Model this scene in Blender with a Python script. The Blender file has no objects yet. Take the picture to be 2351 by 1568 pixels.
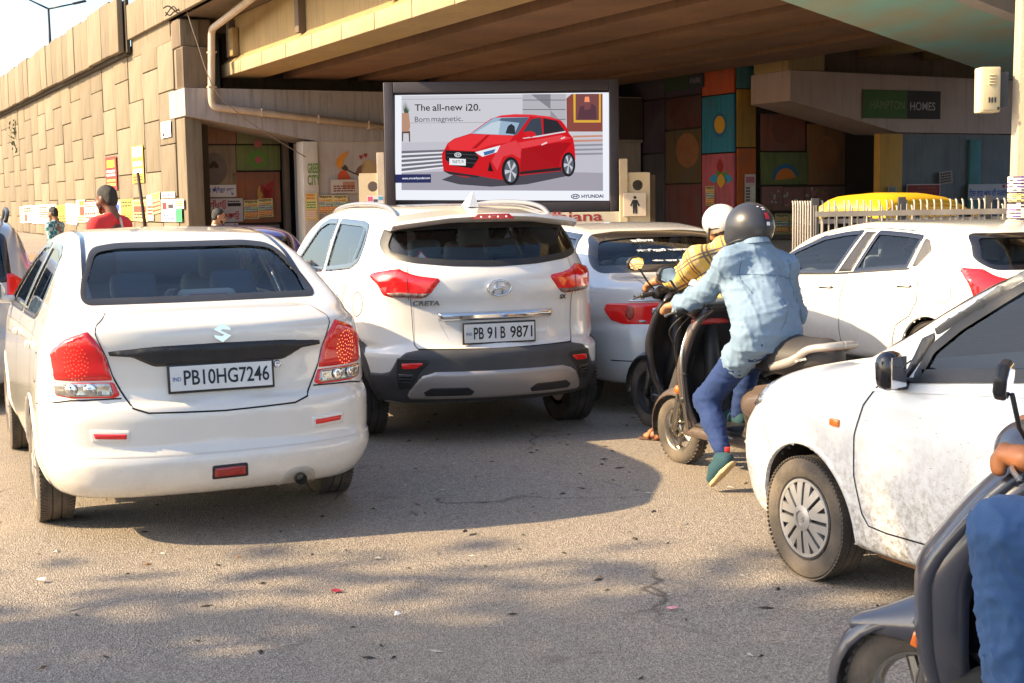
import bpy, bmesh, math, random
import numpy as np
from mathutils import Vector, Matrix
from mathutils.geometry import delaunay_2d_cdt
rnd = random.Random(7)
SC = bpy.context.scene
COL = SC.collection
# ---------------------------------------------------------------- camera
F_PX = 3165.0; CX, CY = 1175.5, 784.0; CAM_H = 1.68      # pixels of a 2351 x 1568 view of the photograph
PITCH = math.atan(334 / F_PX); ROLL = math.radians(0.9)
cam_data = bpy.data.cameras.new('camera'); cam = bpy.data.objects.new('camera', cam_data); COL.objects.link(cam)
cam_data.sensor_width = 36; cam_data.sensor_fit = 'HORIZONTAL'; cam_data.lens = F_PX / 2351 * 36
cam_data.clip_start = 0.1; cam_data.clip_end = 3000
cam.matrix_world = Matrix.Translation((0, 0, CAM_H)) @ Matrix.Rotation(math.pi / 2 - PITCH, 4, 'X') @ Matrix.Rotation(-ROLL, 4, 'Z')
SC.camera = cam
# ---------------------------------------------------------------- sky, sun, exposure
SUN_DIR = Vector((-0.985, -0.17, 0)).normalized()        # horizontal direction towards the sun
SUN_EL = math.radians(33)
world = bpy.data.worlds.new('World'); SC.world = world; world.use_nodes = True
wn = world.node_tree.nodes; wl = world.node_tree.links
for n in list(wn): wn.remove(n)
sky = wn.new('ShaderNodeTexSky'); sky.sky_type = 'NISHITA'; sky.sun_disc = False
sky.sun_elevation = SUN_EL; sky.sun_rotation = math.atan2(SUN_DIR.x, SUN_DIR.y)
sky.altitude = 250; sky.air_density = 1.0; sky.dust_density = 2.6; sky.ozone_density = 1.0
bg = wn.new('ShaderNodeBackground'); bg.inputs['Strength'].default_value = 0.15
wo = wn.new('ShaderNodeOutputWorld')
wl.new(sky.outputs[0], bg.inputs[0]); wl.new(bg.outputs[0], wo.inputs[0])
sun_d = bpy.data.lights.new('sun', 'SUN'); sun = bpy.data.objects.new('sun', sun_d); COL.objects.link(sun)
sun_d.energy = 5.0; sun_d.angle = math.radians(0.6); sun_d.color = (1.0, 0.76, 0.45)
to_sun = Vector((SUN_DIR.x * math.cos(SUN_EL), SUN_DIR.y * math.cos(SUN_EL), math.sin(SUN_EL)))
sun.rotation_euler = to_sun.to_track_quat('Z', 'Y').to_euler(); sun.location = to_sun * 60
SC.view_settings.view_transform = 'Standard'; SC.view_settings.look = 'None'
SC.view_settings.exposure = 1.24; SC.view_settings.gamma = 1.0; SC.view_settings.use_curve_mapping = False
SC.render.engine = 'CYCLES'
SC.cycles.max_bounces = 8; SC.cycles.transparent_max_bounces = 12; SC.cycles.sample_clamp_indirect = 6

# ---------------------------------------------------------------- pixels to places
RM = np.array(cam.matrix_world.to_3x3()); CO = np.array([0, 0, CAM_H])
def ray(x, y): return RM @ np.array([(x - CX) / F_PX, -(y - CY) / F_PX, -1.0])
def gp(x, y, z=0.0):                        # point at height z under a pixel
    d = ray(x, y); return CO + d * ((z - CAM_H) / d[2])
def at(x, y, Y):                            # point at distance Y ahead under a pixel
    d = ray(x, y); return CO + d * (Y / d[1])
PHI = math.radians(26.7)                    # the flyover and the road run along e1
E1 = np.array([-math.sin(PHI), math.cos(PHI), 0]); E2 = np.array([math.cos(PHI), math.sin(PHI), 0])
C0 = at(437, 500, 45.0); C0[2] = 0
def PQ(p, q, z=0.0): return C0 + p * E1 + q * E2 + np.array([0, 0, z])
def onq(x, y, q):
    d = ray(x, y); P = CO + d * ((q - (CO - C0) @ E2) / (d @ E2)); return (P - C0) @ E1, P[2]
def onp(x, y, p):
    d = ray(x, y); P = CO + d * ((p - (CO - C0) @ E1) / (d @ E1)); return (P - C0) @ E2, P[2]
def onz(x, y, z):
    P = gp(x, y, z); return (P - C0) @ E1, (P - C0) @ E2
FLY_M = Matrix.Translation(C0) @ Matrix(((E2[0], E1[0], 0, 0), (E2[1], E1[1], 0, 0), (0, 0, 1, 0), (0, 0, 0, 1)))  # local x=q, y=p

# ---------------------------------------------------------------- materials
MATS = {}
def srgb(h):
    h = h.lstrip('#'); c = [int(h[i:i + 2], 16) / 255 for i in (0, 2, 4)]
    return tuple(v / 12.92 if v <= .04045 else ((v + .055) / 1.055) ** 2.4 for v in c)
def mat(name, col=(.5, .5, .5), rough=.6, metal=0., var=0., vscale=4., vcol=None, bump=0., bscale=60., coat=0., spec=.5,
        emit=None, estr=0., streak=0., alpha=None, dirt=None, stretch=(1, 1, 1), trans=0., sheen=0., dscale=9.):
    """principled material; var mixes towards vcol by noise, streak adds vertical run-off stains, dirt=(colour, z0, z1) splash near the ground"""
    if name in MATS: return MATS[name]
    if isinstance(col, str): col = srgb(col)
    if isinstance(vcol, str): vcol = srgb(vcol)
    m = bpy.data.materials.new(name); m.use_nodes = True; nt = m.node_tree; N = nt.nodes; L = nt.links
    b = N['Principled BSDF']; b.inputs['Roughness'].default_value = rough; b.inputs['Metallic'].default_value = metal
    b.inputs['Base Color'].default_value = (*col, 1); b.inputs['Coat Weight'].default_value = coat; b.inputs['Coat Roughness'].default_value = .04
    b.inputs['Specular IOR Level'].default_value = spec
    if sheen: b.inputs['Sheen Weight'].default_value = sheen
    if trans: b.inputs['Transmission Weight'].default_value = trans
    tc = N.new('ShaderNodeTexCoord'); mp = N.new('ShaderNodeMapping'); mp.inputs['Scale'].default_value = stretch
    L.new(tc.outputs['Object'], mp.inputs[0]); src = None
    def mixc(a, bcol, fac):
        mx = N.new('ShaderNodeMix'); mx.data_type = 'RGBA'
        if a is None: mx.inputs[6].default_value = (*col, 1)
        else: L.new(a, mx.inputs[6])
        mx.inputs[7].default_value = (*bcol, 1); L.new(fac, mx.inputs[0]); return mx.outputs[2]
    def noise(scale, detail=5, vec=None, rg=.55):
        n = N.new('ShaderNodeTexNoise'); n.inputs['Scale'].default_value = scale; n.inputs['Detail'].default_value = detail; n.inputs['Roughness'].default_value = rg
        L.new(vec or mp.outputs[0], n.inputs['Vector']); return n.outputs[0]
    def ramp(f, a, c, lo=0., hi=1.):
        r = N.new('ShaderNodeMapRange'); r.inputs[1].default_value = a; r.inputs[2].default_value = c; r.inputs[3].default_value = lo; r.inputs[4].default_value = hi
        L.new(f, r.inputs[0]); return r.outputs[0]
    if var:
        vc = vcol if vcol else tuple(c * .45 for c in col)
        src = mixc(src, vc, ramp(noise(vscale, 6), .35, .75, 0, var))
    if streak:
        m2 = N.new('ShaderNodeMapping'); m2.inputs['Scale'].default_value = (5, 5, .35); L.new(tc.outputs['Object'], m2.inputs[0])
        src = mixc(src, tuple(c * .28 for c in col), ramp(noise(1.3, 7, m2.outputs[0], .65), .5, .74, 0, streak))
    if dirt:
        dc, z0, z1, amt = dirt
        sx = N.new('ShaderNodeSeparateXYZ'); L.new(tc.outputs['Object'], sx.inputs[0])
        h = ramp(sx.outputs[2], z0, z1, 1, 0)
        sp = ramp(noise(dscale, 8, tc.outputs['Object'], .75), .44, .62)
        mu = N.new('ShaderNodeMath'); mu.operation = 'MULTIPLY'; L.new(h, mu.inputs[0]); L.new(sp, mu.inputs[1])
        mu2 = N.new('ShaderNodeMath'); mu2.operation = 'MULTIPLY'; mu2.inputs[1].default_value = amt; L.new(mu.outputs[0], mu2.inputs[0])
        src = mixc(src, dc, mu2.outputs[0])
        rr = N.new('ShaderNodeMapRange'); rr.inputs[3].default_value = rough; rr.inputs[4].default_value = .8; L.new(mu2.outputs[0], rr.inputs[0]); L.new(rr.outputs[0], b.inputs['Roughness'])
        cw = N.new('ShaderNodeMapRange'); cw.inputs[3].default_value = coat; cw.inputs[4].default_value = 0; L.new(mu2.outputs[0], cw.inputs[0]); L.new(cw.outputs[0], b.inputs['Coat Weight'])
    if src is not None: L.new(src, b.inputs['Base Color'])
    if bump:
        bp = N.new('ShaderNodeBump'); bp.inputs['Strength'].default_value = bump; bp.inputs['Distance'].default_value = .02
        L.new(noise(bscale, 4), bp.inputs['Height']); L.new(bp.outputs[0], b.inputs['Normal'])
    if emit is not None:
        if isinstance(emit, str): emit = srgb(emit)
        b.inputs['Emission Color'].default_value = (*emit, 1); b.inputs['Emission Strength'].default_value = estr
    if alpha is not None: b.inputs['Alpha'].default_value = alpha
    MATS[name] = m; return m
def glass(name, tint=(.75, .85, .83), refl=1.0):
    """thin sheet glass: fresnel reflection over a tinted see-through pane"""
    if name in MATS: return MATS[name]
    m = bpy.data.materials.new(name); m.use_nodes = True; nt = m.node_tree; N = nt.nodes; L = nt.links
    N.remove(N['Principled BSDF']); out = N['Material Output']
    tr = N.new('ShaderNodeBsdfTransparent'); tr.inputs[0].default_value = (*tint, 1)
    gl = N.new('ShaderNodeBsdfGlossy'); gl.inputs['Roughness'].default_value = .01; gl.inputs[0].default_value = (refl, refl, refl, 1)
    lw = N.new('ShaderNodeFresnel'); lw.inputs[0].default_value = 1.5
    mx = N.new('ShaderNodeMixShader'); L.new(lw.outputs[0], mx.inputs[0]); L.new(tr.outputs[0], mx.inputs[1]); L.new(gl.outputs[0], mx.inputs[2])
    L.new(mx.outputs[0], out.inputs[0]); MATS[name] = m; return m

# ---------------------------------------------------------------- objects
def link(o, parent=None):
    COL.objects.link(o)
    if parent is not None: o.parent = parent
    return o
def tag(o, label=None, cat=None, group=None, kind=None):
    if label: o['label'] = label
    if cat: o['category'] = cat
    if group: o['group'] = group
    if kind: o['kind'] = kind
    return o
def thing(name, label, cat, loc=(0, 0, 0), rotz=0., group=None, matrix=None):
    o = bpy.data.objects.new(name, None); o.empty_display_size = .2; COL.objects.link(o)
    if matrix is not None: o.matrix_world = matrix
    else: o.location = loc; o.rotation_euler = (0, 0, rotz)
    return tag(o, label, cat, group)
def add_mesh(name, verts, faces, m, parent=None, smooth=False, fm=None):
    me = bpy.data.meshes.new(name)
    me.from_pydata([tuple(map(float, v)) for v in verts], [], [tuple(map(int, f)) for f in faces])
    for x in (m if isinstance(m, (list, tuple)) else [m]): me.materials.append(x)
    if fm is not None: me.polygons.foreach_set('material_index', np.array(fm, dtype=np.int32))
    if smooth: me.polygons.foreach_set('use_smooth', np.ones(len(me.polygons), dtype=bool))
    me.update(); return link(bpy.data.objects.new(name, me), parent)
class MB:
    """collects shapes, builds ONE mesh object"""
    def __init__(s): s.v = []; s.f = []; s.m = []; s.cm = 0
    def add(s, vs, fs):
        n = len(s.v); s.v += [tuple(map(float, v)) for v in vs]; s.f += [tuple(int(i) + n for i in f) for f in fs]; s.m += [s.cm] * len(fs); return s
    def box(s, c, d, rot=None, bev=0.):
        hx, hy, hz = d[0] / 2, d[1] / 2, d[2] / 2; bev = min(bev, .49 * min(d)) if bev else 0
        if not bev:
            vs = [Vector((x * hx, y * hy, z * hz)) for x in (-1, 1) for y in (-1, 1) for z in (-1, 1)]
            fs = [(0, 1, 3, 2), (4, 6, 7, 5), (0, 4, 5, 1), (2, 3, 7, 6), (0, 2, 6, 4), (1, 5, 7, 3)]
        else:
            bm = bmesh.new(); bmesh.ops.create_cube(bm, size=1)
            for v in bm.verts: v.co = Vector((v.co.x * d[0], v.co.y * d[1], v.co.z * d[2]))
            bmesh.ops.bevel(bm, geom=list(bm.edges), offset=bev, segments=3 if bev > .015 else 2, profile=.5, affect='EDGES')
            bm.verts.index_update(); vs = [v.co.copy() for v in bm.verts]; fs = [[v.index for v in f.verts] for f in bm.faces]; bm.free()
        M = rot if rot is not None else None
        return s.add([(M @ v if M else v) + Vector(c) for v in vs], fs)
    def hexa(s, p8):   # 8 corners, bottom loop then top loop
        return s.add(p8, [(3, 2, 1, 0), (4, 5, 6, 7), (0, 1, 5, 4), (1, 2, 6, 5), (2, 3, 7, 6), (3, 0, 4, 7)])
    def prism(s, poly, o, ax, ay, an, t):  # poly in plane (o,ax,ay) extruded by t along an
        o, ax, ay, an = map(lambda q: np.array(q, float), (o, ax, ay, an)); n = len(poly)
        a = [o + ax * p[0] + ay * p[1] for p in poly]; b = [q + an * t for q in a]
        return s.add(a + b, [tuple(range(n))[::-1], tuple(range(n, 2 * n))] + [(i, (i + 1) % n, (i + 1) % n + n, i + n) for i in range(n)])
    def tube(s, path, r, n=8, caps=True):
        P = [Vector(p) for p in path]; rs = r if isinstance(r, (list, tuple)) else [r] * len(P); vs = []; fs = []; up = None
        for i, p in enumerate(P):
            d = (P[min(i + 1, len(P) - 1)] - P[max(i - 1, 0)]).normalized()
            if up is None: up = d.orthogonal().normalized()
            up = (up - d * up.dot(d)); up = up.normalized() if up.length > 1e-6 else d.orthogonal().normalized(); sd = d.cross(up)
            vs += [p + (up * math.cos(2 * math.pi * k / n) + sd * math.sin(2 * math.pi * k / n)) * rs[i] for k in range(n)]
        for i in range(len(P) - 1):
            fs += [(i * n + k, i * n + (k + 1) % n, (i + 1) * n + (k + 1) % n, (i + 1) * n + k) for k in range(n)]
        if caps: fs += [tuple(range(n))[::-1], tuple(range((len(P) - 1) * n, len(P) * n))]
        return s.add(vs, fs)
    def lathe(s, prof, o=(0, 0, 0), axis='X', n=40, closed=False):  # prof: (radius, along)
        vs = []; fs = []; k = len(prof)
        for i in range(n):
            a = 2 * math.pi * i / n; c, sn = math.cos(a), math.sin(a)
            for r, h in prof:
                v = {'X': (h, r * c, r * sn), 'Y': (r * c, h, r * sn), 'Z': (r * c, r * sn, h)}[axis]
                vs.append((v[0] + o[0], v[1] + o[1], v[2] + o[2]))
        for i in range(n):
            j = (i + 1) % n
            for q in range(k if closed else k - 1): fs.append((i * k + q, j * k + q, j * k + (q + 1) % k, i * k + (q + 1) % k))
        return s.add(vs, fs)
    def build(s, name, m, parent=None, smooth=False):
        o = add_mesh(name, s.v, s.f, m, parent, smooth, s.m if isinstance(m, (list, tuple)) else None)
        if smooth == 'auto': autosmooth(o)
        return o
def autosmooth(o, ang=35):
    me = o.data; bm = bmesh.new(); bm.from_mesh(me)
    bmesh.ops.recalc_face_normals(bm, faces=bm.faces)
    for e in bm.edges:
        if len(e.link_faces) == 2 and e.calc_face_angle(0) > math.radians(ang): e.smooth = False
    for f in bm.faces: f.smooth = True
    bm.to_mesh(me); bm.free(); me.update(); return o
def roundpath(pts, r=.1, n=6):
    """polyline with rounded corners"""
    P = [Vector(p) for p in pts]; out = [P[0]]
    for i in range(1, len(P) - 1):
        a = (P[i - 1] - P[i]); b = (P[i + 1] - P[i]); ra = min(r, a.length * .49, b.length * .49)
        A = P[i] + a.normalized() * ra; B = P[i] + b.normalized() * ra
        for k in range(n + 1):
            t = k / n; out.append(A * (1 - t) ** 2 + P[i] * 2 * t * (1 - t) + B * t * t)
    out.append(P[-1]); return out
def spline(pts, n=8):
    P = [Vector(p) for p in pts]; out = []
    for i in range(len(P) - 1):
        p0 = P[max(i - 1, 0)]; p1 = P[i]; p2 = P[i + 1]; p3 = P[min(i + 2, len(P) - 1)]
        for k in range(n):
            t = k / n; out.append(.5 * ((2 * p1) + (p2 - p0) * t + (2 * p0 - 5 * p1 + 4 * p2 - p3) * t * t + (3 * p1 - p0 - 3 * p2 + p3) * t ** 3))
    out.append(P[-1]); return out
TEXT_CACHE = {}
def text_mesh(s, bold=0., extrude=.01):
    """letters as a flat mesh, baseline at y=0, height of a capital about 0.7"""
    k = (s, bold, extrude)
    if k in TEXT_CACHE: return TEXT_CACHE[k]
    cu = bpy.data.curves.new('t', 'FONT'); cu.body = s; cu.extrude = extrude; cu.offset = bold; cu.resolution_u = 3
    ob = bpy.data.objects.new('t', cu); COL.objects.link(ob)
    dg = bpy.context.evaluated_depsgraph_get(); ev = ob.evaluated_get(dg); me = ev.to_mesh()
    v = np.zeros(len(me.vertices) * 3); me.vertices.foreach_get('co', v); v = v.reshape(-1, 3).copy()
    f = [tuple(p.vertices) for p in me.polygons]; ev.to_mesh_clear()
    bpy.data.objects.remove(ob); bpy.data.curves.remove(cu)
    TEXT_CACHE[k] = (v, f); return v, f
def text_on(mb, s, o, ax, ay, w=None, h=None, bold=0., lift=.002, skew=0., thick=.001):
    """adds lettering to mb: lower-left corner o, along unit ax, up unit ay, fitted to width w and/or height h"""
    v, f = text_mesh(s, bold)
    if not len(v): return mb
    o, ax, ay = (np.array(q, float) for q in (o, ax, ay)); an = np.cross(ax, ay)
    x0, y0 = v[:, 0].min(), v[:, 1].min(); sx = v[:, 0].max() - x0; sy = v[:, 1].max() - y0
    kx = (w / sx) if w else h / sy; ky = (h / sy) if h else kx
    X = (v[:, 0] - x0) * kx; Y = (v[:, 1] - y0) * ky; X = X + skew * Y
    Z = lift + np.where(v[:, 2] > 0, thick, 0.)
    P = o + np.outer(X, ax) + np.outer(Y, ay) + np.outer(Z, an)
    return mb.add(P, f)
M_BLACK = mat('black plastic', (.018, .018, .02), .45, var=.4, vscale=8, vcol=(.05, .047, .045))
M_CLAD = mat('grey bumper cladding', (.05, .051, .056), .55, var=.5, vscale=5, vcol=(.1, .095, .09), bump=.12, bscale=220)
# ================================================================ ground
def ground_material():
    m = bpy.data.materials.new('asphalt'); m.use_nodes = True; N = m.node_tree.nodes; L = m.node_tree.links; b = N['Principled BSDF']
    tc = N.new('ShaderNodeTexCoord'); v = tc.outputs['Object']
    def noise(s, d=4, r=.6):
        n = N.new('ShaderNodeTexNoise'); n.inputs['Scale'].default_value = s; n.inputs['Detail'].default_value = d; n.inputs['Roughness'].default_value = r; L.new(v, n.inputs['Vector']); return n.outputs[0]
    def vor(s):
        n = N.new('ShaderNodeTexVoronoi'); n.inputs['Scale'].default_value = s; L.new(v, n.inputs['Vector']); return n
    def ramp(f, pts):
        r = N.new('ShaderNodeValToRGB'); e = r.color_ramp.elements; e[0].position, e[0].color = pts[0][0], (*pts[0][1], 1); e[1].position, e[1].color = pts[-1][0], (*pts[-1][1], 1)
        for p, c in pts[1:-1]: q = e.new(p); q.color = (*c, 1)
        L.new(f, r.inputs[0]); return r.outputs[0]
    def mix(a, c, f, t='MIX'):
        x = N.new('ShaderNodeMix'); x.data_type = 'RGBA'; x.blend_type = t; L.new(a, x.inputs[6]); L.new(c, x.inputs[7])
        if isinstance(f, float): x.inputs[0].default_value = f
        else: L.new(f, x.inputs[0])
        return x.outputs[2]
    vo = vor(125); base = ramp(vo.outputs['Color'], [(.0, (.125, .11, .097)), (.3, (.26, .228, .197)), (.62, (.39, .34, .288)), (.88, (.52, .455, .385)), (1., (.66, .59, .51))])
    fine = ramp(noise(300, 2), [(.32, (.45, .45, .45)), (.68, (1.2, 1.18, 1.15))]); c = mix(base, fine, .8, 'MULTIPLY')
    pits = ramp(noise(120, 3, .7), [(.30, (.22, .22, .23)), (.42, (1, 1, 1))]); c = mix(c, pits, .8, 'MULTIPLY')
    dusty = ramp(noise(.35, 6, .62), [(.42, (0, 0, 0)), (.7, (1, 1, 1))])
    x = N.new('ShaderNodeMix'); x.data_type = 'RGBA'; x.inputs[7].default_value = (.44, .345, .235, 1); L.new(c, x.inputs[6])
    mm = N.new('ShaderNodeMath'); mm.operation = 'MULTIPLY'; mm.inputs[1].default_value = .42; L.new(dusty, mm.inputs[0]); L.new(mm.outputs[0], x.inputs[0]); c = x.outputs[2]
    stain = ramp(noise(1.6, 5, .6), [(.62, (1, 1, 1)), (.76, (.55, .5, .47))]); c = mix(c, stain, .9, 'MULTIPLY')
    wv = N.new('ShaderNodeTexNoise'); wv.inputs['Scale'].default_value = .9; wv.inputs['Detail'].default_value = 4; L.new(v, wv.inputs['Vector'])
    va = N.new('ShaderNodeMix'); va.data_type = 'RGBA'; va.inputs[0].default_value = .55; L.new(v, va.inputs[6]); L.new(wv.outputs['Color'], va.inputs[7])
    ck = N.new('ShaderNodeTexVoronoi'); ck.feature = 'DISTANCE_TO_EDGE'; ck.inputs['Scale'].default_value = 1.15; L.new(va.outputs[2], ck.inputs['Vector'])
    crack = ramp(ck.outputs['Distance'], [(.0, (.35, .33, .32)), (.012, (1, 1, 1))]); gate = ramp(noise(.5, 3), [(.5, (0, 0, 0)), (.6, (1, 1, 1))]); c = mix(c, crack, gate, 'MULTIPLY')
    spots = ramp(noise(4.2, 3, .5), [(.70, (1, 1, 1)), (.78, (.42, .4, .39))]); c = mix(c, spots, .8, 'MULTIPLY')
    L.new(c, b.inputs['Base Color']); b.inputs['Roughness'].default_value = .88
    h = N.new('ShaderNodeMath'); h.operation = 'ADD'; L.new(vo.outputs['Distance'], h.inputs[0]); L.new(noise(180, 3), h.inputs[1])
    bp = N.new('ShaderNodeBump'); bp.inputs['Strength'].default_value = .75; bp.inputs['Distance'].default_value = .012; L.new(h.outputs[0], bp.inputs['Height']); L.new(bp.outputs[0], b.inputs['Normal'])
    return m
M_ASPH = ground_material()
tag(add_mesh('road', [(-900, -60, 0), (900, -60, 0), (900, 1800, 0), (-900, 1800, 0)], [(0, 1, 2, 3)], M_ASPH), kind='structure')
M_DIRT = mat('ochre dirt', (.36, .20, .09), .95, var=.7, vscale=1.2, vcol=(.22, .15, .09), bump=.6, bscale=12)
_d = MB(); _pts = []
for i in range(60):
    q = -6 + i * .9; _pts.append((q, -4.5 + .7 * math.sin(i * 1.3) + .4 * math.sin(i * 3.1)))
vs = [FLY_M @ Vector((q, p, .004)) for q, p in _pts] + [FLY_M @ Vector((q, 3.2, .004)) for q, p in _pts]
tag(add_mesh('dirt_verge', vs, [(i, i + 1, 60 + i + 1, 60 + i) for i in range(59)], M_DIRT), kind='structure')

# ================================================================ flyover
M_CONC = mat('sunlit wall concrete', (0.207, 0.168, 0.113), .9, var=.5, vscale=.7, vcol=(0.154, 0.118, 0.072), streak=.75, bump=.35, bscale=35)
M_CONC2 = mat('warm wall concrete', (0.182, 0.149, 0.103), .9, var=.55, vscale=.9, vcol=(0.13, 0.099, 0.062), streak=.75, bump=.35, bscale=35)
M_CONC3 = mat('pale wall concrete', (0.235, 0.193, 0.134), .9, var=.5, vscale=.8, vcol=(0.171, 0.137, 0.085), streak=.75, bump=.35, bscale=35)
M_JOINT = mat('dark wall joint', (.05, .038, .025), .95)
M_GREYC = mat('grey painted concrete', (0.357, 0.332, 0.327), .85, var=.45, vscale=.8, vcol=(0.238, 0.204, 0.187), streak=.75, bump=.25, bscale=30)
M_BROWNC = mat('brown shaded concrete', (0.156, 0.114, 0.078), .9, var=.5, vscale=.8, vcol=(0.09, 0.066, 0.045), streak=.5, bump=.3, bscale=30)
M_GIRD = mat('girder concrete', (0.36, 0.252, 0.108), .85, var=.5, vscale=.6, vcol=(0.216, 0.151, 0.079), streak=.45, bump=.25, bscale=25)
M_GIRDS = mat('shade-darkened inner girder concrete', (.19, .10, .05), .9, var=.7, vscale=.5, vcol=(.08, .045, .03), streak=.4)  # darker copy of the girder colour, with the shade under the deck painted in
M_FLANGE = mat('patched girder concrete', (0.375, 0.292, 0.173), .85, var=.6, vscale=1.5, vcol=(0.27, 0.195, 0.105), bump=.3, bscale=20)
M_PVC = mat('weathered white drain pipe', (.55, .46, .36), .5, var=.5, vscale=3, vcol=(.34, .26, .18))
def fly_thing(name, label, cat, q=0., p=0., group=None):
    return thing(name, label, cat, matrix=FLY_M @ Matrix.Translation((q, p, 0)), group=group)
def panel_mesh(w, h, t=.12, bev=.025, r=rnd):
    b = MB(); b.box((0, 0, 0), (t, w, h), bev=bev); return b
# --- ramp wall of staggered precast panels
wall = fly_thing('retaining_wall', 'tall sunlit ramp wall of staggered tan concrete panels on the left', 'wall')
wb = MB(); wb.box((.62, 30.7, 3.62), (1.0, 58, 7.24)); wb.build('backing', M_JOINT, wall)
cols = [1.59, 3.9, 6.35] + [8.8 + 2.62 * i for i in range(20)]
cache = {}
for i in range(len(cols) - 1):
    p0, p1 = cols[i], cols[i + 1]; w = p1 - p0 - .03; off = 4.5 if i % 2 else 5.38
    zs = sorted([0.] + [off + 1.78 * k for k in range(-4, 3) if .02 < off + 1.78 * k < 7.2] + [7.23])
    for z0, z1 in zip(zs[:-1], zs[1:]):
        h = z1 - z0 - .03; key = (round(w, 2), round(h, 2))
        if key not in cache: b = panel_mesh(w, h); cache[key] = b.build('panel', M_CONC, wall, 'auto').data; o = wall.children[-1]; o = [c for c in wall.children if c.data == cache[key]][0]
        else: o = link(bpy.data.objects.new('panel', cache[key]), wall)
        o.location = (.06 + rnd.uniform(-.022, .022), (p0 + p1) / 2, (z0 + z1) / 2); o.rotation_euler = (0, rnd.uniform(-.006, .006), rnd.uniform(-.006, .006))
        k = rnd.random()
        if k < .62:
            o.material_slots[0].link = 'OBJECT'; o.material_slots[0].material = M_CONC2 if k < .34 else M_CONC3
b = MB(); b.box((-.02, 30.5, 7.18), (.34, 45, .12)); b.build('ledge', M_JOINT, wall)
par = fly_thing('parapet_wall', 'upright concrete parapet slabs along the top of the ramp wall', 'parapet', -.34, 8.0)
pw = [1.75, 1.75, 2.9, 1.6, 1.7, 1.6, 1.6, 1.6, 1.65, 1.6]; p = 0; i = 0; pc = {}
while p < 44:
    w = pw[i % len(pw)]; h = 1.98 + (0.03 if i % 3 else -.02)
    k = (w, h)
    if k not in pc: b = MB(); b.box((0, 0, 0), (.22, w - .05, h), bev=.03); o = b.build('slab', M_CONC3, par, 'auto'); pc[k] = o.data
    else: o = link(bpy.data.objects.new('slab', pc[k]), par)
    o.location = (rnd.uniform(-.025, .025), p + w / 2, 7.24 + h / 2 + rnd.uniform(-.03, .03)); o.rotation_euler = (0, rnd.uniform(-.01, .01), 0)
    kk = rnd.random()
    if kk < .5: o.material_slots[0].link = 'OBJECT'; o.material_slots[0].material = M_CONC if kk < .3 else M_CONC2
    p += w; i += 1
b = MB(); b.box((.2, 22, 8.15), (.12, 44.5, 1.9)); b.build('backing', M_JOINT, par)
# --- abutment at the end of the ramp: pillar blocks, bearing shelf wall, cap beam
ab = fly_thing('bridge_abutment', 'left bridge abutment with grey tapering cap beam above painted wall panels', 'abutment')
b = MB(); b.box((.3, .95, 2.2), (.56, 1.2, 4.38), bev=.03); b.build('pillar_block', M_CONC2, ab, 'auto')
b = MB(); b.box((.26, .9, 6.0), (.46, 1.15, 1.3), bev=.03); b.build('pillar_block', M_CONC, ab, 'auto')
b = MB(); b.box((.30, 1.0, 7.1), (.62, 1.25, .86), bev=.03); b.build('pillar_block', M_CONC2, ab, 'auto')
capz = [(-.03, 5.31), (-.03, 4.43), (4.39, 3.62), (17.3, 3.62), (17.3, 5.31)]
b = MB(); b.prism(capz, (0, -.02, 0), (1, 0, 0), (0, 0, 1), (0, 1, 0), 2.2); b.build('cap_beam', M_GREYC, ab)
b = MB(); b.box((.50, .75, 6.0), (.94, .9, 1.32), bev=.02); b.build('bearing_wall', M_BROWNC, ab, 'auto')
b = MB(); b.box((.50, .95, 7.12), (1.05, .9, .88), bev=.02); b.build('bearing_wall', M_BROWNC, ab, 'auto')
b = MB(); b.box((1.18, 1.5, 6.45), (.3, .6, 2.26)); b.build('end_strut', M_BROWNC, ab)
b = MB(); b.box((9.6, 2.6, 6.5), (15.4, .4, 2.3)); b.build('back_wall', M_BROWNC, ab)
b = MB(); b.box((13.2, -.02, 4.5), (8.2, .02, 1.55)); b.build('shade_band', mat('shade-dark cap concrete', (.07, .05, .045), .9, var=.5, vscale=.7), ab)  # dark sheet over the cap face, standing in for shade below the deck
b = MB(); b.box((10.75, 1.1, 1.81), (13.0, 2.1, 3.62)); b.build('pier_wall', mat('faded white wall', (.44, .40, .365), .9, var=.5, vscale=1.2, vcol=(.30, .24, .2), streak=.35), ab)
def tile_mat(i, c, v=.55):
    c = tuple(x * (.85 if i < 100 else (.78 if i not in (104, 105, 106, 107, 108, 109, 110) else .45)) for x in c); return mat('wall paint %d' % i, c, .85, var=.85, vscale=1.1, vcol=tuple(x * .35 + .045 for x in c), streak=.6, bump=.2, bscale=30)  # left mural columns darkened in colour to stand for the shade beneath the deck
PW = 2.5                                        # painted wall of the left abutment stands at p = 2.5
def rect_on_p(root, name, x0, y0, x1, y1, p, m, t=.06, proud=0., dq=0.):
    """panel on a plane p = const whose corners are seen at two pixels"""
    q0, z0 = onp(x0, y1, p); q1, z1 = onp(x1, y0, p); z0 = max(z0, .0)
    b = MB(); b.box(((q0 + q1) / 2 - dq, p + t / 2 - proud, (z0 + z1) / 2), (q1 - q0 - .02, t, z1 - z0 - .02), bev=.012); return b.build(name, m, root, 'auto'), (q0, z0, q1, z1)
b = MB(); b.box((1.9, PW + .35, 2.3), (3.75, .5, 4.6)); b.build('wall_core', M_JOINT, ab)
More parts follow.
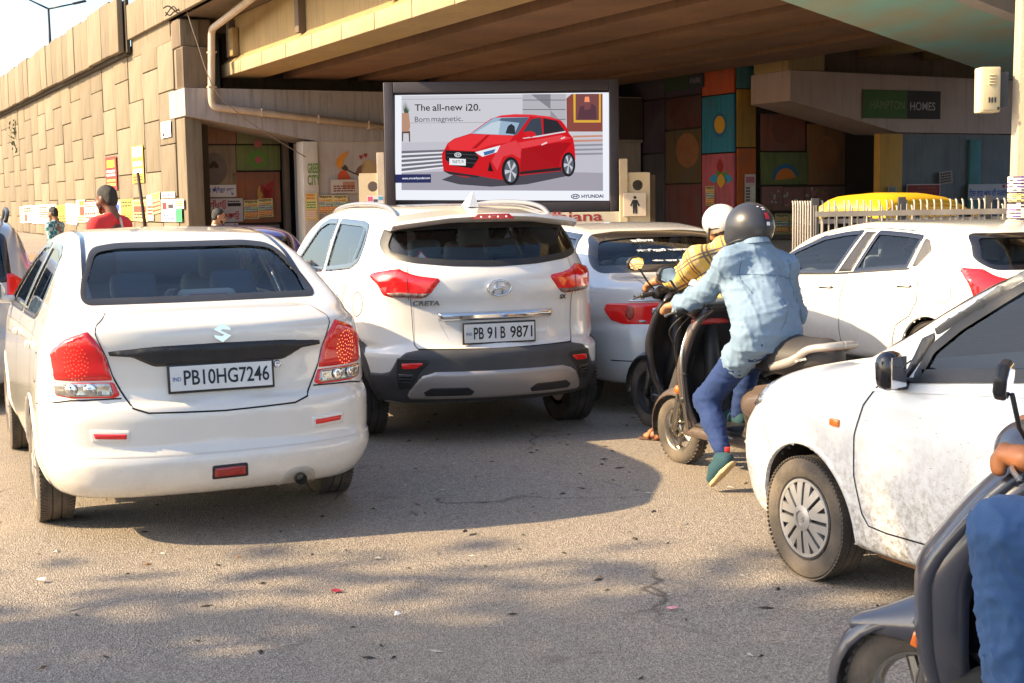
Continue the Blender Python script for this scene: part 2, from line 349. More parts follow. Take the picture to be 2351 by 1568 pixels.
tl = [(441, 258, 540, 331, (.34, .17, .10)), (441, 333, 541, 428, (.36, .28, .18)), (543, 270, 643, 331, (.20, .21, .11)), (543, 333, 643, 392, (.19, .24, .08)), (536, 394, 643, 513, (.36, .13, .055)), (441, 430, 534, 519, (.33, .26, .18)), (536, 515, 643, 590, (.24, .20, .14)), (441, 521, 534, 590, (.30, .25, .17))]
for i, (x0, y0, x1, y1, c) in enumerate(tl): rect_on_p(ab, 'painted_panel', x0, y0, x1, y1, PW, tile_mat(i, c))
b = MB(); q_, z_ = onp(648, 300, PW); b.box((q_ + .06, PW - .05, 2.1), (.2, .3, 4.2), bev=.02); b.build('corner_post', M_BROWNC, ab, 'auto')
b = MB(); b.box((4.6, 6.0, 2.2), (3.4, .3, 4.4)); b.build('recess_wall', mat('dark slate paint', (.05, .06, .08), .9, var=.4), ab)
# murals painted flat on the panels (thin raised paint layers)
def flat_on_p(root, name, pts, p, m, lift=.012):
    poly = [onp(x, y, p - lift) for x, y in pts]; b = MB(); b.prism(poly, (0, p - lift, 0), (1, 0, 0), (0, 0, 1), (0, 1, 0), .004); return b.build(name, m, root)
def ell(cx, cy, rx, ry, n=28, a=0.): return [(cx + rx * math.cos(t) * math.cos(a) - ry * math.sin(t) * math.sin(a), cy + rx * math.cos(t) * math.sin(a) + ry * math.sin(t) * math.cos(a)) for t in np.linspace(0, 2 * math.pi, n, endpoint=False)]
def petal(cx, cy, L, w, a, n=9):
    out = []
    for s in (1, -1):
        for k in range(n): t = k / (n - 1) if s > 0 else 1 - k / (n - 1); out.append((cx + math.cos(a) * L * t - s * math.sin(a) * w * math.sin(math.pi * t), cy + math.sin(a) * L * t + s * math.cos(a) * w * math.sin(math.pi * t)))
    return out
m_em = mat('grey wall emblem', (.16, .135, .125), .9, var=.4, vscale=3)
flat_on_p(ab, 'round_emblem', ell(491, 388, 31, 37), PW, m_em)
flat_on_p(ab, 'emblem_leaf', petal(491, 384, 15, 8, -math.pi / 2), PW, M_JOINT, .017); flat_on_p(ab, 'emblem_leaf', petal(489, 386, 12, 5, -2.4), PW, M_JOINT, .017); flat_on_p(ab, 'emblem_leaf', petal(493, 386, 12, 5, -.74), PW, M_JOINT, .017)
m_petal = mat('mural dark red', (.33, .03, .025), .85, var=.3)
for a, L, w in ((-.95, 50, 9), (-.32, 36, 7), (.35, 34, 7), (1.1, 42, 8), (-1.75, 30, 7)): flat_on_p(ab, 'mural_petal', petal(606, 447, L * .8, w, a), PW, m_petal)
flat_on_p(ab, 'mural_bud', ell(597, 443, 6, 16), PW, mat('mural ochre', (.45, .24, .05), .85))
m_sw = mat('mural green', (.10, .22, .04), .85); m_pk = mat('mural plum', (.35, .1, .1), .85)
flat_on_p(ab, 'mural_swirl', ell(592, 366, 23, 20), PW, m_sw); flat_on_p(ab, 'mural_swirl_core', ell(594, 367, 9, 8), PW, m_pk, .017); flat_on_p(ab, 'mural_dot', ell(592, 330, 9, 9), PW, m_pk, .017)
# figure in a turban on the pier wall
PF = .05
flat_on_p(ab, 'mural_coat', [(775, 418), (776, 400), (782, 392), (793, 390), (801, 402), (806, 412), (822, 412), (836, 408), (838, 418)], PF, mat('mural vermilion', (.55, .08, .025), .85, var=.3))
flat_on_p(ab, 'mural_turban', [(771, 378), (772, 366), (779, 358), (790, 350), (800, 346), (797, 356), (790, 366), (788, 378), (780, 390)], PF, mat('mural turban orange', (.62, .24, .03), .85, var=.3), .014)
flat_on_p(ab, 'mural_beard', [(784, 386), (792, 378), (797, 383), (801, 392), (790, 391)], PF, mat('mural dark brown', (.06, .04, .03), .9), .018)
flat_on_p(ab, 'mural_drum', ell(846, 388, 17, 22), PF, mat('mural drum skin', (.48, .33, .16), .85), .014); flat_on_p(ab, 'mural_drum_body', [(815, 398), (822, 384), (834, 376), (840, 372), (836, 384), (833, 402), (824, 406)], PF, mat('mural drum wood', (.17, .09, .06), .85), .014)
flat_on_p(ab, 'mural_strap', [(799, 393), (801, 391), (826, 402), (825, 404)], PF, M_JOINT, .02)
for hx, hy in ((829, 362), (839, 358)): flat_on_p(ab, 'mural_heart', [(hx - 5, hy - 4), (hx - 2, hy - 6), (hx, hy - 4), (hx + 2, hy - 6), (hx + 5, hy - 4), (hx, hy + 5)], PF, m_petal, .02)
# column with lettering
q0, z0 = onp(702, 575, -.08); q1, z1 = onp(729, 324, -.08); z1 = 3.61
b = MB(); b.box(((q0 + q1) / 2, .28, z1 / 2), (q1 - q0, .7, z1), bev=.02); b.build('column', mat('white column paint', (.60, .55, .47), .85, var=.4, vscale=2, vcol=(.42, .34, .25), streak=.3), ab, 'auto')
b = MB(); m_gr = mat('green wall lettering', (.12, .26, .05), .8, var=.4, vscale=6)
for s, y, h in (('GREEN', 398, .34), ('CITY', 425, .34)):
    q, z = onp(707, y, -.1); text_on(b, s, (q, -.075, z), (1, 0, 0), (0, 0, 1), q1 - q0 - .09, h, bold=.02, lift=.004)
b.build('wall_lettering', m_gr, ab)
# --- deck and girders of the near carriageway
deck = fly_thing('bridge_deck', 'concrete flyover deck carried on long girders over the road', 'bridge')
Zg, Zd = 5.74, 7.64; pe = 1.05; pn = -60.
for i, q in enumerate([1.5, 3.6, 6.3, 9.0, 11.7, 14.4]):
    b = MB(); wf_ = 1.3 if i == 0 else 1.95; sec = [(q, Zg), (q + wf_, Zg), (q + wf_, Zg + .42), (q + wf_ - .25, Zg + .62), (q + wf_ - .25, Zd - .02), (q + .22, Zd - .02), (q + .22, Zg + .62), (q, Zg + .42)]
    n = 1 if i else 1
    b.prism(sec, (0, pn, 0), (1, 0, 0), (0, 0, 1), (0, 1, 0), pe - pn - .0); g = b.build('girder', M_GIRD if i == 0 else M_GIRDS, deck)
    if i == 0:      # cast flange lengths with joints and a thickened end block
        k = 0; p = pe
        while p > -40:
            L = 2.35; fb = MB(); fb.box((q - .004, p - L / 2, Zg + .21), (.05, L - .04, .405), bev=.01); fb.build('flange_length', M_FLANGE, g, 'auto'); p -= L; k += 1
        fb = MB(); fb.box((q + .1, pe - 1.2, Zg + 1.05), (.22, .5, .9), bev=.03); fb.build('end_diaphragm', M_GIRD, g, 'auto')
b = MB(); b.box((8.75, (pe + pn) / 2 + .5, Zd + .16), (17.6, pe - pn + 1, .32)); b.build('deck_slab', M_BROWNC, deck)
k = 0; p = 7.9
while p > -58:
    L = 3.0; b = MB(); b.box((-.02, p - L / 2, Zd + .62), (.3, L - .03, 1.24), bev=.02); b.build('fascia_panel', M_CONC3 if k % 3 else M_CONC, deck, 'auto'); p -= L; k += 1
b = MB(); b.box((.3, 4.9, Zd - .3), (.6, 6.2, .7)); b.build('edge_beam', M_CONC, deck)
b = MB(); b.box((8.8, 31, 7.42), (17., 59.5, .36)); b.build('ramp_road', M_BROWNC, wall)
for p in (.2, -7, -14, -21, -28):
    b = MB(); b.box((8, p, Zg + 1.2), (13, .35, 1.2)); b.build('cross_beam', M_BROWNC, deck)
# drain pipe
b = MB(); PP = -.22
A = onp(487, 246, PP); B = onp(880, 291, PP); T = onp(484, 68, PP)
path = roundpath([(T[0] + .02, -9.5, T[1] + .75), (T[0], PP - .1, T[1]), (A[0] - .01, PP, A[1] + .4), (A[0], PP, A[1]), (B[0], PP, B[1])], .22, 6)
b.tube(path, .115, 12); dp = thing('drain_pipe', 'white plastic drain pipe running down the left abutment', 'pipe', matrix=FLY_M); b.build('pipe_run', M_PVC, dp, True)
for (x, y) in ((486, 120), (486, 200), (600, 259), (730, 274), (845, 287)):
    c = onp(x, y, PP); b = MB(); b.box((c[0], PP, c[1]), (.27, .27, .05) if x < 500 else (.05, .27, .27), bev=.01); b.build('bracket', mat('pipe collar', (.45, .36, .27), .6), dp, 'auto')
# --- far carriageway: painted ramp wall, abutment, cap and girders
PR = -5.75; QW = onp(1691, 300, PR)[0]
ab2 = fly_thing('bridge_abutment', 'right bridge abutment with mural panels and a sunlit orange and blue corner', 'abutment')
b = MB(); b.box((QW + 3.2, PR + 8, 3.3), (6.2, 15.6, 6.6)); b.build('wall_core', M_JOINT, ab2)
def tile_q(x0, yt, x1, yb, c, i, root=ab2):
    """panel on the plane q = QW, its right edge at pixel x1 with top and bottom pixels there"""
    p1, zt = onq(x1, yt, QW); _, zb = onq(x1, yb, QW); p0, _ = onq(x0, yt, QW); zb = max(zb, 0)
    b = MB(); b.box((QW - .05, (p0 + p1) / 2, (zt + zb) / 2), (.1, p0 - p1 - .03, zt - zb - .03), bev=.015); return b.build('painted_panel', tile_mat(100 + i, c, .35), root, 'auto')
ti = [(1616, 103, 1690, 213, (.62, .10, .02)), (1616, 214, 1690, 349, (.02, .26, .42)), (1616, 350, 1690, 492, (.62, .12, .16)), (1616, 494, 1690, 600, (.25, .07, .05)),
      (1532, 118, 1615, 215, (.08, .045, .11)), (1532, 217, 1615, 292, (.17, .035, .03)), (1532, 294, 1615, 420, (.22, .13, .04)), (1532, 422, 1615, 560, (.3, .07, .05)),
      (1420, 128, 1531, 225, (.08, .06, .10)), (1420, 227, 1531, 350, (.08, .04, .09)), (1420, 352, 1531, 560, (.10, .085, .10))]
for i, (x0, y0, x1, y1, c) in enumerate(ti): tile_q(x0, y0, x1, y1, c, i)
def flat_on_q(root, name, pts, m, lift=.012):
    poly = [onq(x, y, QW - .1 - lift) for x, y in pts]; b = MB(); b.prism(poly, (QW - .1 - lift, 0, 0), (0, 1, 0), (0, 0, 1), (1, 0, 0), .004); return b.build(name, m, root)
flat_on_q(ab2, 'mural_spot', ell(1652, 287, 16, 28), mat('mural spot rim', (.02, .11, .24), .85)); flat_on_q(ab2, 'mural_spot_core', ell(1652, 286, 12, 20), mat('mural mustard', (.55, .30, .02), .85), .018)
flat_on_q(ab2, 'mural_bud', petal(1653, 400, 37, 8, -math.pi / 2), m_petal, .014); m_bl = mat('mural blue', (.03, .25, .42), .85)
flat_on_q(ab2, 'mural_petal', petal(1650, 410, 22, 10, math.pi), m_bl, .014); flat_on_q(ab2, 'mural_petal', petal(1660, 410, 22, 10, 0), m_bl, .014); flat_on_q(ab2, 'mural_core', petal(1655, 398, 34, 9, math.pi / 2), mat('mural mustard', (.55, .30, .02), .85), .018)
for a in (-.75, -2.3, .7): flat_on_q(ab2, 'mural_leaf', petal(1656, 405, 18, 5, a), m_sw, .014)
flat_on_q(ab2, 'mural_smudge', ell(1578, 345, 26, 40), mat('mural soft red', (.20, .07, .03), .85, var=.7, vscale=2., vcol=(.24, .12, .04))); 
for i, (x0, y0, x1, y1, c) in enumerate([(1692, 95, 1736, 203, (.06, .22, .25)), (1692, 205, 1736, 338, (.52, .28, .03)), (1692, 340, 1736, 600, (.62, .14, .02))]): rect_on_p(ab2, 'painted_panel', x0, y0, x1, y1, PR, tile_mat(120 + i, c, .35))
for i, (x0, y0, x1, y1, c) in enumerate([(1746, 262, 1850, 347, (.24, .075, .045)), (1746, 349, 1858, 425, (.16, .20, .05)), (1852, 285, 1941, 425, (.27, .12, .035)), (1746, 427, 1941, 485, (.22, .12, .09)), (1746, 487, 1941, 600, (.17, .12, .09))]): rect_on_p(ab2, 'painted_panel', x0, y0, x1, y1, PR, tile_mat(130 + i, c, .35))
flat_on_p(ab2, 'mural_halo', ell(1804, 412, 30, 36)[14:] , PR, mat('mural spot rim', (.02, .11, .24), .85)); flat_on_p(ab2, 'mural_sun', ell(1804, 414, 24, 28)[14:], PR, mat('mural sun', (.5, .15, .02), .85), .018)
flat_on_p(ab2, 'mural_glow', ell(1895, 352, 30, 40), PR, mat('mural soft red', (.20, .07, .03), .85, var=.7, vscale=2., vcol=(.24, .12, .04))); flat_on_p(ab2, 'crest', ell(1798, 300, 25, 30), PR, mat('crest shade', (.15, .05, .035), .9))
cap2 = [(18.0, 5.65), (18.0, 4.66), (22.6, 3.66), (36, 3.6), (36, 5.45)]; PC2 = -8.0
b = MB(); b.prism(cap2, (0, PC2, 0), (1, 0, 0), (0, 0, 1), (0, 1, 0), 2.15); b.build('cap_beam', mat('pinkish cap concrete', (.42, .32, .29), .85, var=.45, vscale=.8, vcol=(.28, .2, .17), streak=.4), ab2)
b = MB(); b.box((18.75, PC2 + 1.05, 6.18), (1.5, 1.9, 1.04), bev=.02); b.build('pedestal', M_GIRD, ab2, 'auto'); b = MB(); b.box((27.6, PC2 + 1.6, 6.4), (16, .5, 1.5)); b.build('bearing_wall', M_BROWNC, ab2)
q0, _ = onp(2020, 400, PC2); q1, zt = onp(2074, 318, PC2)
b = MB(); b.box(((q0 + q1) / 2, PC2 + .17, 1.81), (q1 - q0, .3, 3.6), bev=.02); b.build('column', mat('yellow column paint', (.50, .27, .05), .8, var=.6, vscale=1.3, vcol=(.34, .2, .07), streak=.35), ab2, 'auto')
b = MB(); b.box((q1 + 5.95, PC2 + .35, 1.8), (12, .5, 3.6)); b.build('pier_wall', mat('blue grey wall', (.15, .17, .19), .9, var=.5, vscale=1.1, vcol=(.09, .08, .09), streak=.4), ab2)
x_, _ = onp(2238, 400, PC2); b = MB(); b.box((x_, PC2 + .08, 1.72), (.55, .2, 3.4), bev=.02); b.build('wall_pilaster', mat('teal wall paint', (.07, .20, .22), .85, var=.5, vscale=1.5), ab2, 'auto')
b = MB(); b.box((21.6, PR + 2.6, 1.9), (3.4, .3, 3.8)); b.build('recess_wall', mat('dark slate paint', (.05, .06, .08), .9, var=.4), ab2)
b = MB()
for s, y in (('GREEN', 445), ('CITY', 470)): q, z = onp(2026, y, PC2 - .02); text_on(b, s, (q, PC2 + .03, z), (1, 0, 0), (0, 0, 1), q1 - q0 - .2, .32, bold=.02, lift=.004)
b.build('wall_lettering', mat('olive wall lettering', (.16, .19, .03), .8), ab2)
deck2 = fly_thing('bridge_deck', 'dark far bridge deck behind the teal slab, resting on the right abutment', 'bridge')
for q in (19.0, 22.0, 25.0, 28.0, 31.0):
    b = MB(); b.prism([(q, 6.3), (q + .7, 6.3), (q + .7, 6.7), (q + .5, 6.9), (q + .5, 8.3), (q + .2, 8.3), (q + .2, 6.9), (q, 6.7)], (0, -40, 0), (1, 0, 0), (0, 0, 1), (0, 1, 0), 33.5); b.build('girder', M_GIRD, deck2)
b = MB(); b.box((26, -17, 8.5), (18, 48, .35)); b.build('deck_slab', M_BROWNC, deck2)
# --- teal slip-road slab overhead on the right
ZS = 5.15
E_in = [gp(1792, 0, ZS), gp(2248, 159, ZS)]; E_out = [gp(2189, 0, ZS), gp(2320, 49, ZS)]
def ext(a, b, t): return a + (b - a) * t
sl = thing('slip_road_slab', 'teal-stained concrete slab with pale fascia overhead at the top right', 'bridge')
b = MB(); i0, i1 = ext(*E_in, -.22), ext(*E_in, 1.25); o0, o1 = ext(*E_out, -.9), ext(*E_out, 5.2); up = np.array([0, 0, .3])
b.hexa([i0, o0, o1, i1, i0 + up, o0 + up, o1 + up, i1 + up]); b.build('slab', mat('teal stained concrete', (.26, .56, .58), .8, var=.95, vscale=.8, vcol=(.46, .36, .24), stretch=(1, .3, 1)), sl)
b = MB(); d = (E_out[1] - E_out[0]); d = d / np.linalg.norm(d); nrm = np.array([d[1], -d[0], 0]) * .35
b.hexa([o0, o0 + nrm, o1 + nrm, o1, o0 + up * 5, o0 + nrm + up * 5, o1 + nrm + up * 5, o1 + up * 5]); fa = b.build('fascia', mat('pale fascia paint', (.52, .5, .52), .8, var=.35, vscale=1.), sl)
b = MB(); lp = gp(2305, 8, ZS); lp = ext(*E_out, .78) - nrm * .02
leaf = [(0, .5), (.25, .35), (.35, .55), (.6, .45), (.75, .75), (1., .9), (.8, 1.1), (.45, 1.05), (.2, .85)]
b.prism([(x * .9, z * .9 + .05) for x, z in leaf], lp, d, (0, 0, 1), -nrm / .35, .01); b.build('painted_leaf', mat('leaf green paint', (.10, .36, .04), .7), sl)
# ================================================================ street lamp, utility pole, fence
def street_lamp():
    base = at(116, 118, 78.); base[2] -= 1.5; r = thing('street_lamp', 'black twin-arm street lamp standing on the flyover against the sky', 'street lamp', base); m = mat('dark lamp steel', (.03, .035, .045), .5, metal=.5)
    top = at(116, 18, base[1]); h = top[2] - base[2]; b = MB(); b.tube([(0, 0, 0), (0, 0, h)], [.10, .06], 10); b.build('pole', m, r, True)
    for sg in (-1, 1):
        e = at(116 + sg * 56, 18 - (22 if sg < 0 else 10), base[1]) - base; b = MB(); b.tube([(0, 0, h - .05), tuple(e)], [.055, .04], 8); a = b.build('arm', m, r, True)
        b = MB(); b.box(tuple(e + np.array([sg * .25, 0, .06])), (.75, .3, .1), Matrix.Rotation(-sg * .2, 3, 'Y'), bev=.03); b.build('lamp_head', m, r, 'auto')
street_lamp()
def utility_pole():
    Y = 14.; c = at(2343, 500, Y); r = thing('utility_pole', 'concrete utility pole plastered with torn paper bills at the right edge', 'pole', (c[0], Y, 0))
    b = MB(); vs = []; n = 8
    b.tube([(0, 0, -.05), (.02, 0, 3.0), (.06, 0, 9.)], [.135, .125, .10], 8); b.build('shaft', mat('weathered pole concrete', (.46, .38, .27), .9, var=.5, vscale=2, vcol=(.3, .24, .17), streak=.4, bump=.3, bscale=40), r)
    mb_ = mat('cream meter box', (.66, .55, .34), .6, var=.3, vscale=3, vcol=(.48, .38, .22))
    bx = thing('meter_box', 'cream metal meter box with louvres fixed to the utility pole', 'meter box', (0, 0, 0)); p0 = at(2250, 258, Y - .1); p1 = at(2298, 153, Y - .1); w = p1[0] - p0[0]; h = p1[2] - p0[2]; cc = (p0 + p1) / 2
    bx.location = (cc[0], cc[1], p0[2]); b = MB(); b.box((0, .09, h / 2), (w, .2, h), bev=.012); b.build('case', mb_, bx, 'auto')
    b = MB(); b.box((.0, -.018, h / 2), (w * .86, .012, h * .9), bev=.008); dr = b.build('door', mb_, bx, 'auto'); 
    for k in range(4): b = MB(); b.box((.005, -.03, h * .62 + k * h * .065), (w * .34, .016, h * .03), Matrix.Rotation(.5, 3, 'X'), bev=.003); b.build('louvre', mb_, dr, 'auto')
    for k in range(3): b = MB(); b.box((.01 + (k - 1) * .03, -.03, h * .27), (.014, .012, h * .12), bev=.004); b.build('slot', M_BLACK, dr, 'auto')
    b = MB(); b.box((w * .36, -.03, h * .08), (.02, .02, .03), bev=.004); b.build('latch', M_BLACK, dr, 'auto')
    b = MB(); b.box((w / 2 + .04, .12, h / 2), (.12, .12, h * .8)); b.build('bracket', M_CLAD, bx)
    return r, c
POLE, POLE_C = utility_pole()
def fence():
    Y = 17.6; a = at(1872, 470, Y); c = at(2320, 470, Y); zt = at(2100, 459, Y)[2]; zr = at(2100, 488, Y)[2]
    r = thing('picket_fence', 'white steel picket fence with hooked tops behind the white hatchback', 'fence', (a[0], Y, 0)); m = mat('white fence steel', (.36, .33, .29), .5, var=.6, vscale=4, vcol=(.2, .16, .12)); L = c[0] - a[0] + .5
    b = MB(); b.tube([(0, 0, 0), (0, 0, zt - .05), (0, .02, zt - .01), (0, .05, zt)], (.013), 6); proto = b.build('picket', m, r, True)
    n = int(L / .09)
    for i in range(n):
        o = proto if i == 0 else link(bpy.data.objects.new('picket', proto.data), r); o.location = (i * .09, 0, 0); o.rotation_euler = (0, rnd.uniform(-.012, .012), 0)
    for i in range(n // 2):
        o = link(bpy.data.objects.new('picket', proto.data), r); o.location = (.04 + i * .2, .7, -.08)
    for i in range(9): o = link(bpy.data.objects.new('picket', proto.data), r); o.location = (-.02 - .012 * i, .1 * i, 0)
    for z, h in ((zr, .07), (.35, .06)): b = MB(); b.box((L / 2, -.03, z), (L, .03, h)); b.build('rail', m, r)
    b = MB(); b.box((L / 2, .73, zr - .11), (L, .03, .06)); b.build('rail', m, r)
    for x in (0, L * .37, L * .74): b = MB(); b.box((x, .02, zr / 2 + .1), (.09, .06, zr + .2)); b.build('post', M_CLAD, r)
fence()
# ================================================================ roadside tree left of the view (its shade falls across the near road)
def leaf_tree(name, label, loc, H, crown, n, seed, trunk_r=.22):
    r = random.Random(seed); t = thing(name, label, 'tree', loc); bark = mat('bark', (.10, .07, .045), .95, var=.5, vscale=6, bump=.5, bscale=20); b = MB()
    b.tube(spline([(0, 0, -.1), (.1, .05, H * .3), (-.1, .1, H * .55), (.05, 0, H * .8)], 5), [trunk_r * (1 - .75 * i / 15) for i in range(16)], 9)
    cl = []
    for i in range(15):
        a = r.uniform(0, 6.28); z0 = H * r.uniform(.35, .75); L = crown * r.uniform(.5, 1.); e = Vector((math.cos(a) * L, math.sin(a) * L, z0 + H * r.uniform(.05, .3))); b.tube([(0, 0, z0), (e.x * .5, e.y * .5, z0 + (e.z - z0) * .6), e], [.08, .05, .02], 6); cl += [e, e * .75 + Vector((0, 0, H * .2))]
    b.build('trunk', bark, t, True); lm = mat('leaf green', (.06, .10, .025), .6, var=.6, vscale=2, vcol=(.11, .14, .03)); vs = []; fs = []
    for i in range(n):
        c = r.choice(cl); s = crown * .34; p = Vector((r.gauss(c.x, s), r.gauss(c.y, s), r.gauss(c.z, s * .8))); a = Vector((r.gauss(0, 1), r.gauss(0, 1), r.gauss(0, .6))).normalized(); q = a.orthogonal().normalized(); l = r.uniform(.13, .22); w = l * .45; k = len(vs)
        vs += [p - a * l, p + q * w, p + a * l, p - q * w]; fs.append((k, k + 1, k + 2, k + 3))
    add_mesh('crown', vs, fs, lm, t)
leaf_tree('roadside_tree', 'leafy roadside tree left of the camera, outside the picture', (-12.0, .1, 0), 8.6, 2.6, 15000, 5)
# ================================================================ vehicle bodies
def pchip(pts):
    P = sorted(pts); x = np.array([p[0] for p in P], float); y = np.array([p[1] for p in P], float)
    h = np.diff(x); d = np.diff(y) / h; m = np.zeros_like(y); m[0], m[-1] = d[0], d[-1]
    for i in range(1, len(x) - 1):
        if d[i - 1] * d[i] > 0:
            w1, w2 = 2 * h[i] + h[i - 1], h[i] + 2 * h[i - 1]; m[i] = (w1 + w2) / (w1 / d[i - 1] + w2 / d[i])
    def fn(q):
        q = np.asarray(q, float); qc = np.clip(q, x[0], x[-1]); i = np.clip(np.searchsorted(x, qc) - 1, 0, len(x) - 2)
        t = (qc - x[i]) / h[i]; t2 = t * t; t3 = t2 * t
        r = (2 * t3 - 3 * t2 + 1) * y[i] + (t3 - 2 * t2 + t) * h[i] * m[i] + (-2 * t3 + 3 * t2) * y[i + 1] + (t3 - t2) * h[i] * m[i + 1]
        return r + np.where(q < x[0], (q - x[0]) * m[0], 0) + np.where(q > x[-1], (q - x[-1]) * m[-1], 0)
    tx = np.linspace(x[0] - 1.2, x[-1] + 1.2, 3000); ty = fn(tx)
    return lambda q: np.interp(q, tx, ty)
def smax(a, b, k):
    h = np.maximum(k - np.abs(a - b), 0); return np.maximum(a, b) + h * h / (4 * k)
def smin(a, b, k): return -smax(-a, -b, k)
def inpoly(px, py, poly):
    poly = np.asarray(poly); r = np.zeros(len(px), bool); n = len(poly); j = n - 1
    for i in range(n):
        xi, yi = poly[i]; xj, yj = poly[j]
        if yi != yj: r ^= ((yi > py) != (yj > py)) & (px < (xj - xi) * (py - yi) / (yj - yi) + xi)
        j = i
    return r
def polydist(px, py, poly):
    poly = np.asarray(poly); d = np.full(len(px), 1e9)
    for a, b in zip(poly, np.roll(poly, -1, 0)):
        e = b - a; t = np.clip(((px - a[0]) * e[0] + (py - a[1]) * e[1]) / max(e @ e, 1e-12), 0, 1)
        d = np.minimum(d, np.hypot(px - a[0] - t * e[0], py - a[1] - t * e[1]))
    return d
def rpoly(pts, r=.03, n=5):
    P = [np.array(p, float) for p in pts]; out = []; N = len(P)
    for i in range(N):
        a = P[i - 1] - P[i]; b = P[(i + 1) % N] - P[i]; la, lb = np.linalg.norm(a), np.linalg.norm(b); q = min(r, la * .45, lb * .45)
        A = P[i] + a / la * q; B = P[i] + b / lb * q
        for k in range(n + 1):
            t = k / n; out.append(A * (1 - t) ** 2 + P[i] * 2 * t * (1 - t) + B * t * t)
    return np.array(out)
def resample(poly, h, closed=True):
    P = np.asarray(poly, float); out = []; n = len(P)
    for i in range(n if closed else n - 1):
        a, b = P[i], P[(i + 1) % n]; L = np.linalg.norm(b - a)
        if L < 1e-7: continue
        k = max(1, int(math.ceil(L / h))); out += [a + (b - a) * j / k for j in range(k)]
    if not closed: out.append(P[-1])
    return np.array(out)
def inset(poly, d):
    P = resample(poly, .012); t = np.roll(P, -1, 0) - np.roll(P, 1, 0); t /= np.maximum(np.linalg.norm(t, axis=1, keepdims=True), 1e-9)
    nrm = np.stack([-t[:, 1], t[:, 0]], 1); A = .5 * np.sum(P[:, 0] * np.roll(P[:, 1], -1) - np.roll(P[:, 0], -1) * P[:, 1])
    return P + nrm * d * (1 if A > 0 else -1)
def mirror(poly): return [(-p[0], p[1]) for p in poly][::-1]
def tri2d(poly, h, holes=(), loop=0.):
    B = resample(poly, h); verts = [Vector((float(p[0]), float(p[1]))) for p in B]; edges = [(i, (i + 1) % len(B)) for i in range(len(B))]
    for ho in holes:
        n0 = len(verts); Hh = resample(ho, h); verts += [Vector((float(p[0]), float(p[1]))) for p in Hh]; edges += [(n0 + i, n0 + (i + 1) % len(Hh)) for i in range(len(Hh))]
    mn, mx = B.min(0), B.max(0)
    gx, gy = np.meshgrid(np.arange(mn[0] + h / 2, mx[0], h), np.arange(mn[1] + h / 2, mx[1], h)); gx, gy = gx.ravel(), gy.ravel()
    if len(gx):
        ok = inpoly(gx, gy, B) & (polydist(gx, gy, B) > h * .45)
        for ho in holes: ok &= ~inpoly(gx, gy, ho) & (polydist(gx, gy, resample(ho, h)) > h * .45)
        verts += [Vector((float(a), float(b))) for a, b in zip(gx[ok], gy[ok])]
    if loop:
        for pl, sg in [(B, 1)] + [(resample(ho, h), -1) for ho in holes]:
            q = inset(pl, sg * loop); q = q[::max(1, int(h / .012 * .8))]; ok = inpoly(q[:, 0], q[:, 1], B) & (polydist(q[:, 0], q[:, 1], B) > loop * .7)
            for ho in holes: ok &= ~inpoly(q[:, 0], q[:, 1], ho) & (polydist(q[:, 0], q[:, 1], resample(ho, h)) > loop * .7)
            verts += [Vector((float(a), float(b))) for a, b in q[ok]]
    r = delaunay_2d_cdt(verts, edges, [], 0, 1e-6); V = np.array([tuple(v) for v in r[0]]); T = np.array([f for f in r[2] if len(f) == 3])
    c = V[T].mean(1); ok = inpoly(c[:, 0], c[:, 1], B)
    for ho in holes: ok &= ~inpoly(c[:, 0], c[:, 1], ho)
    return V, T[ok], B
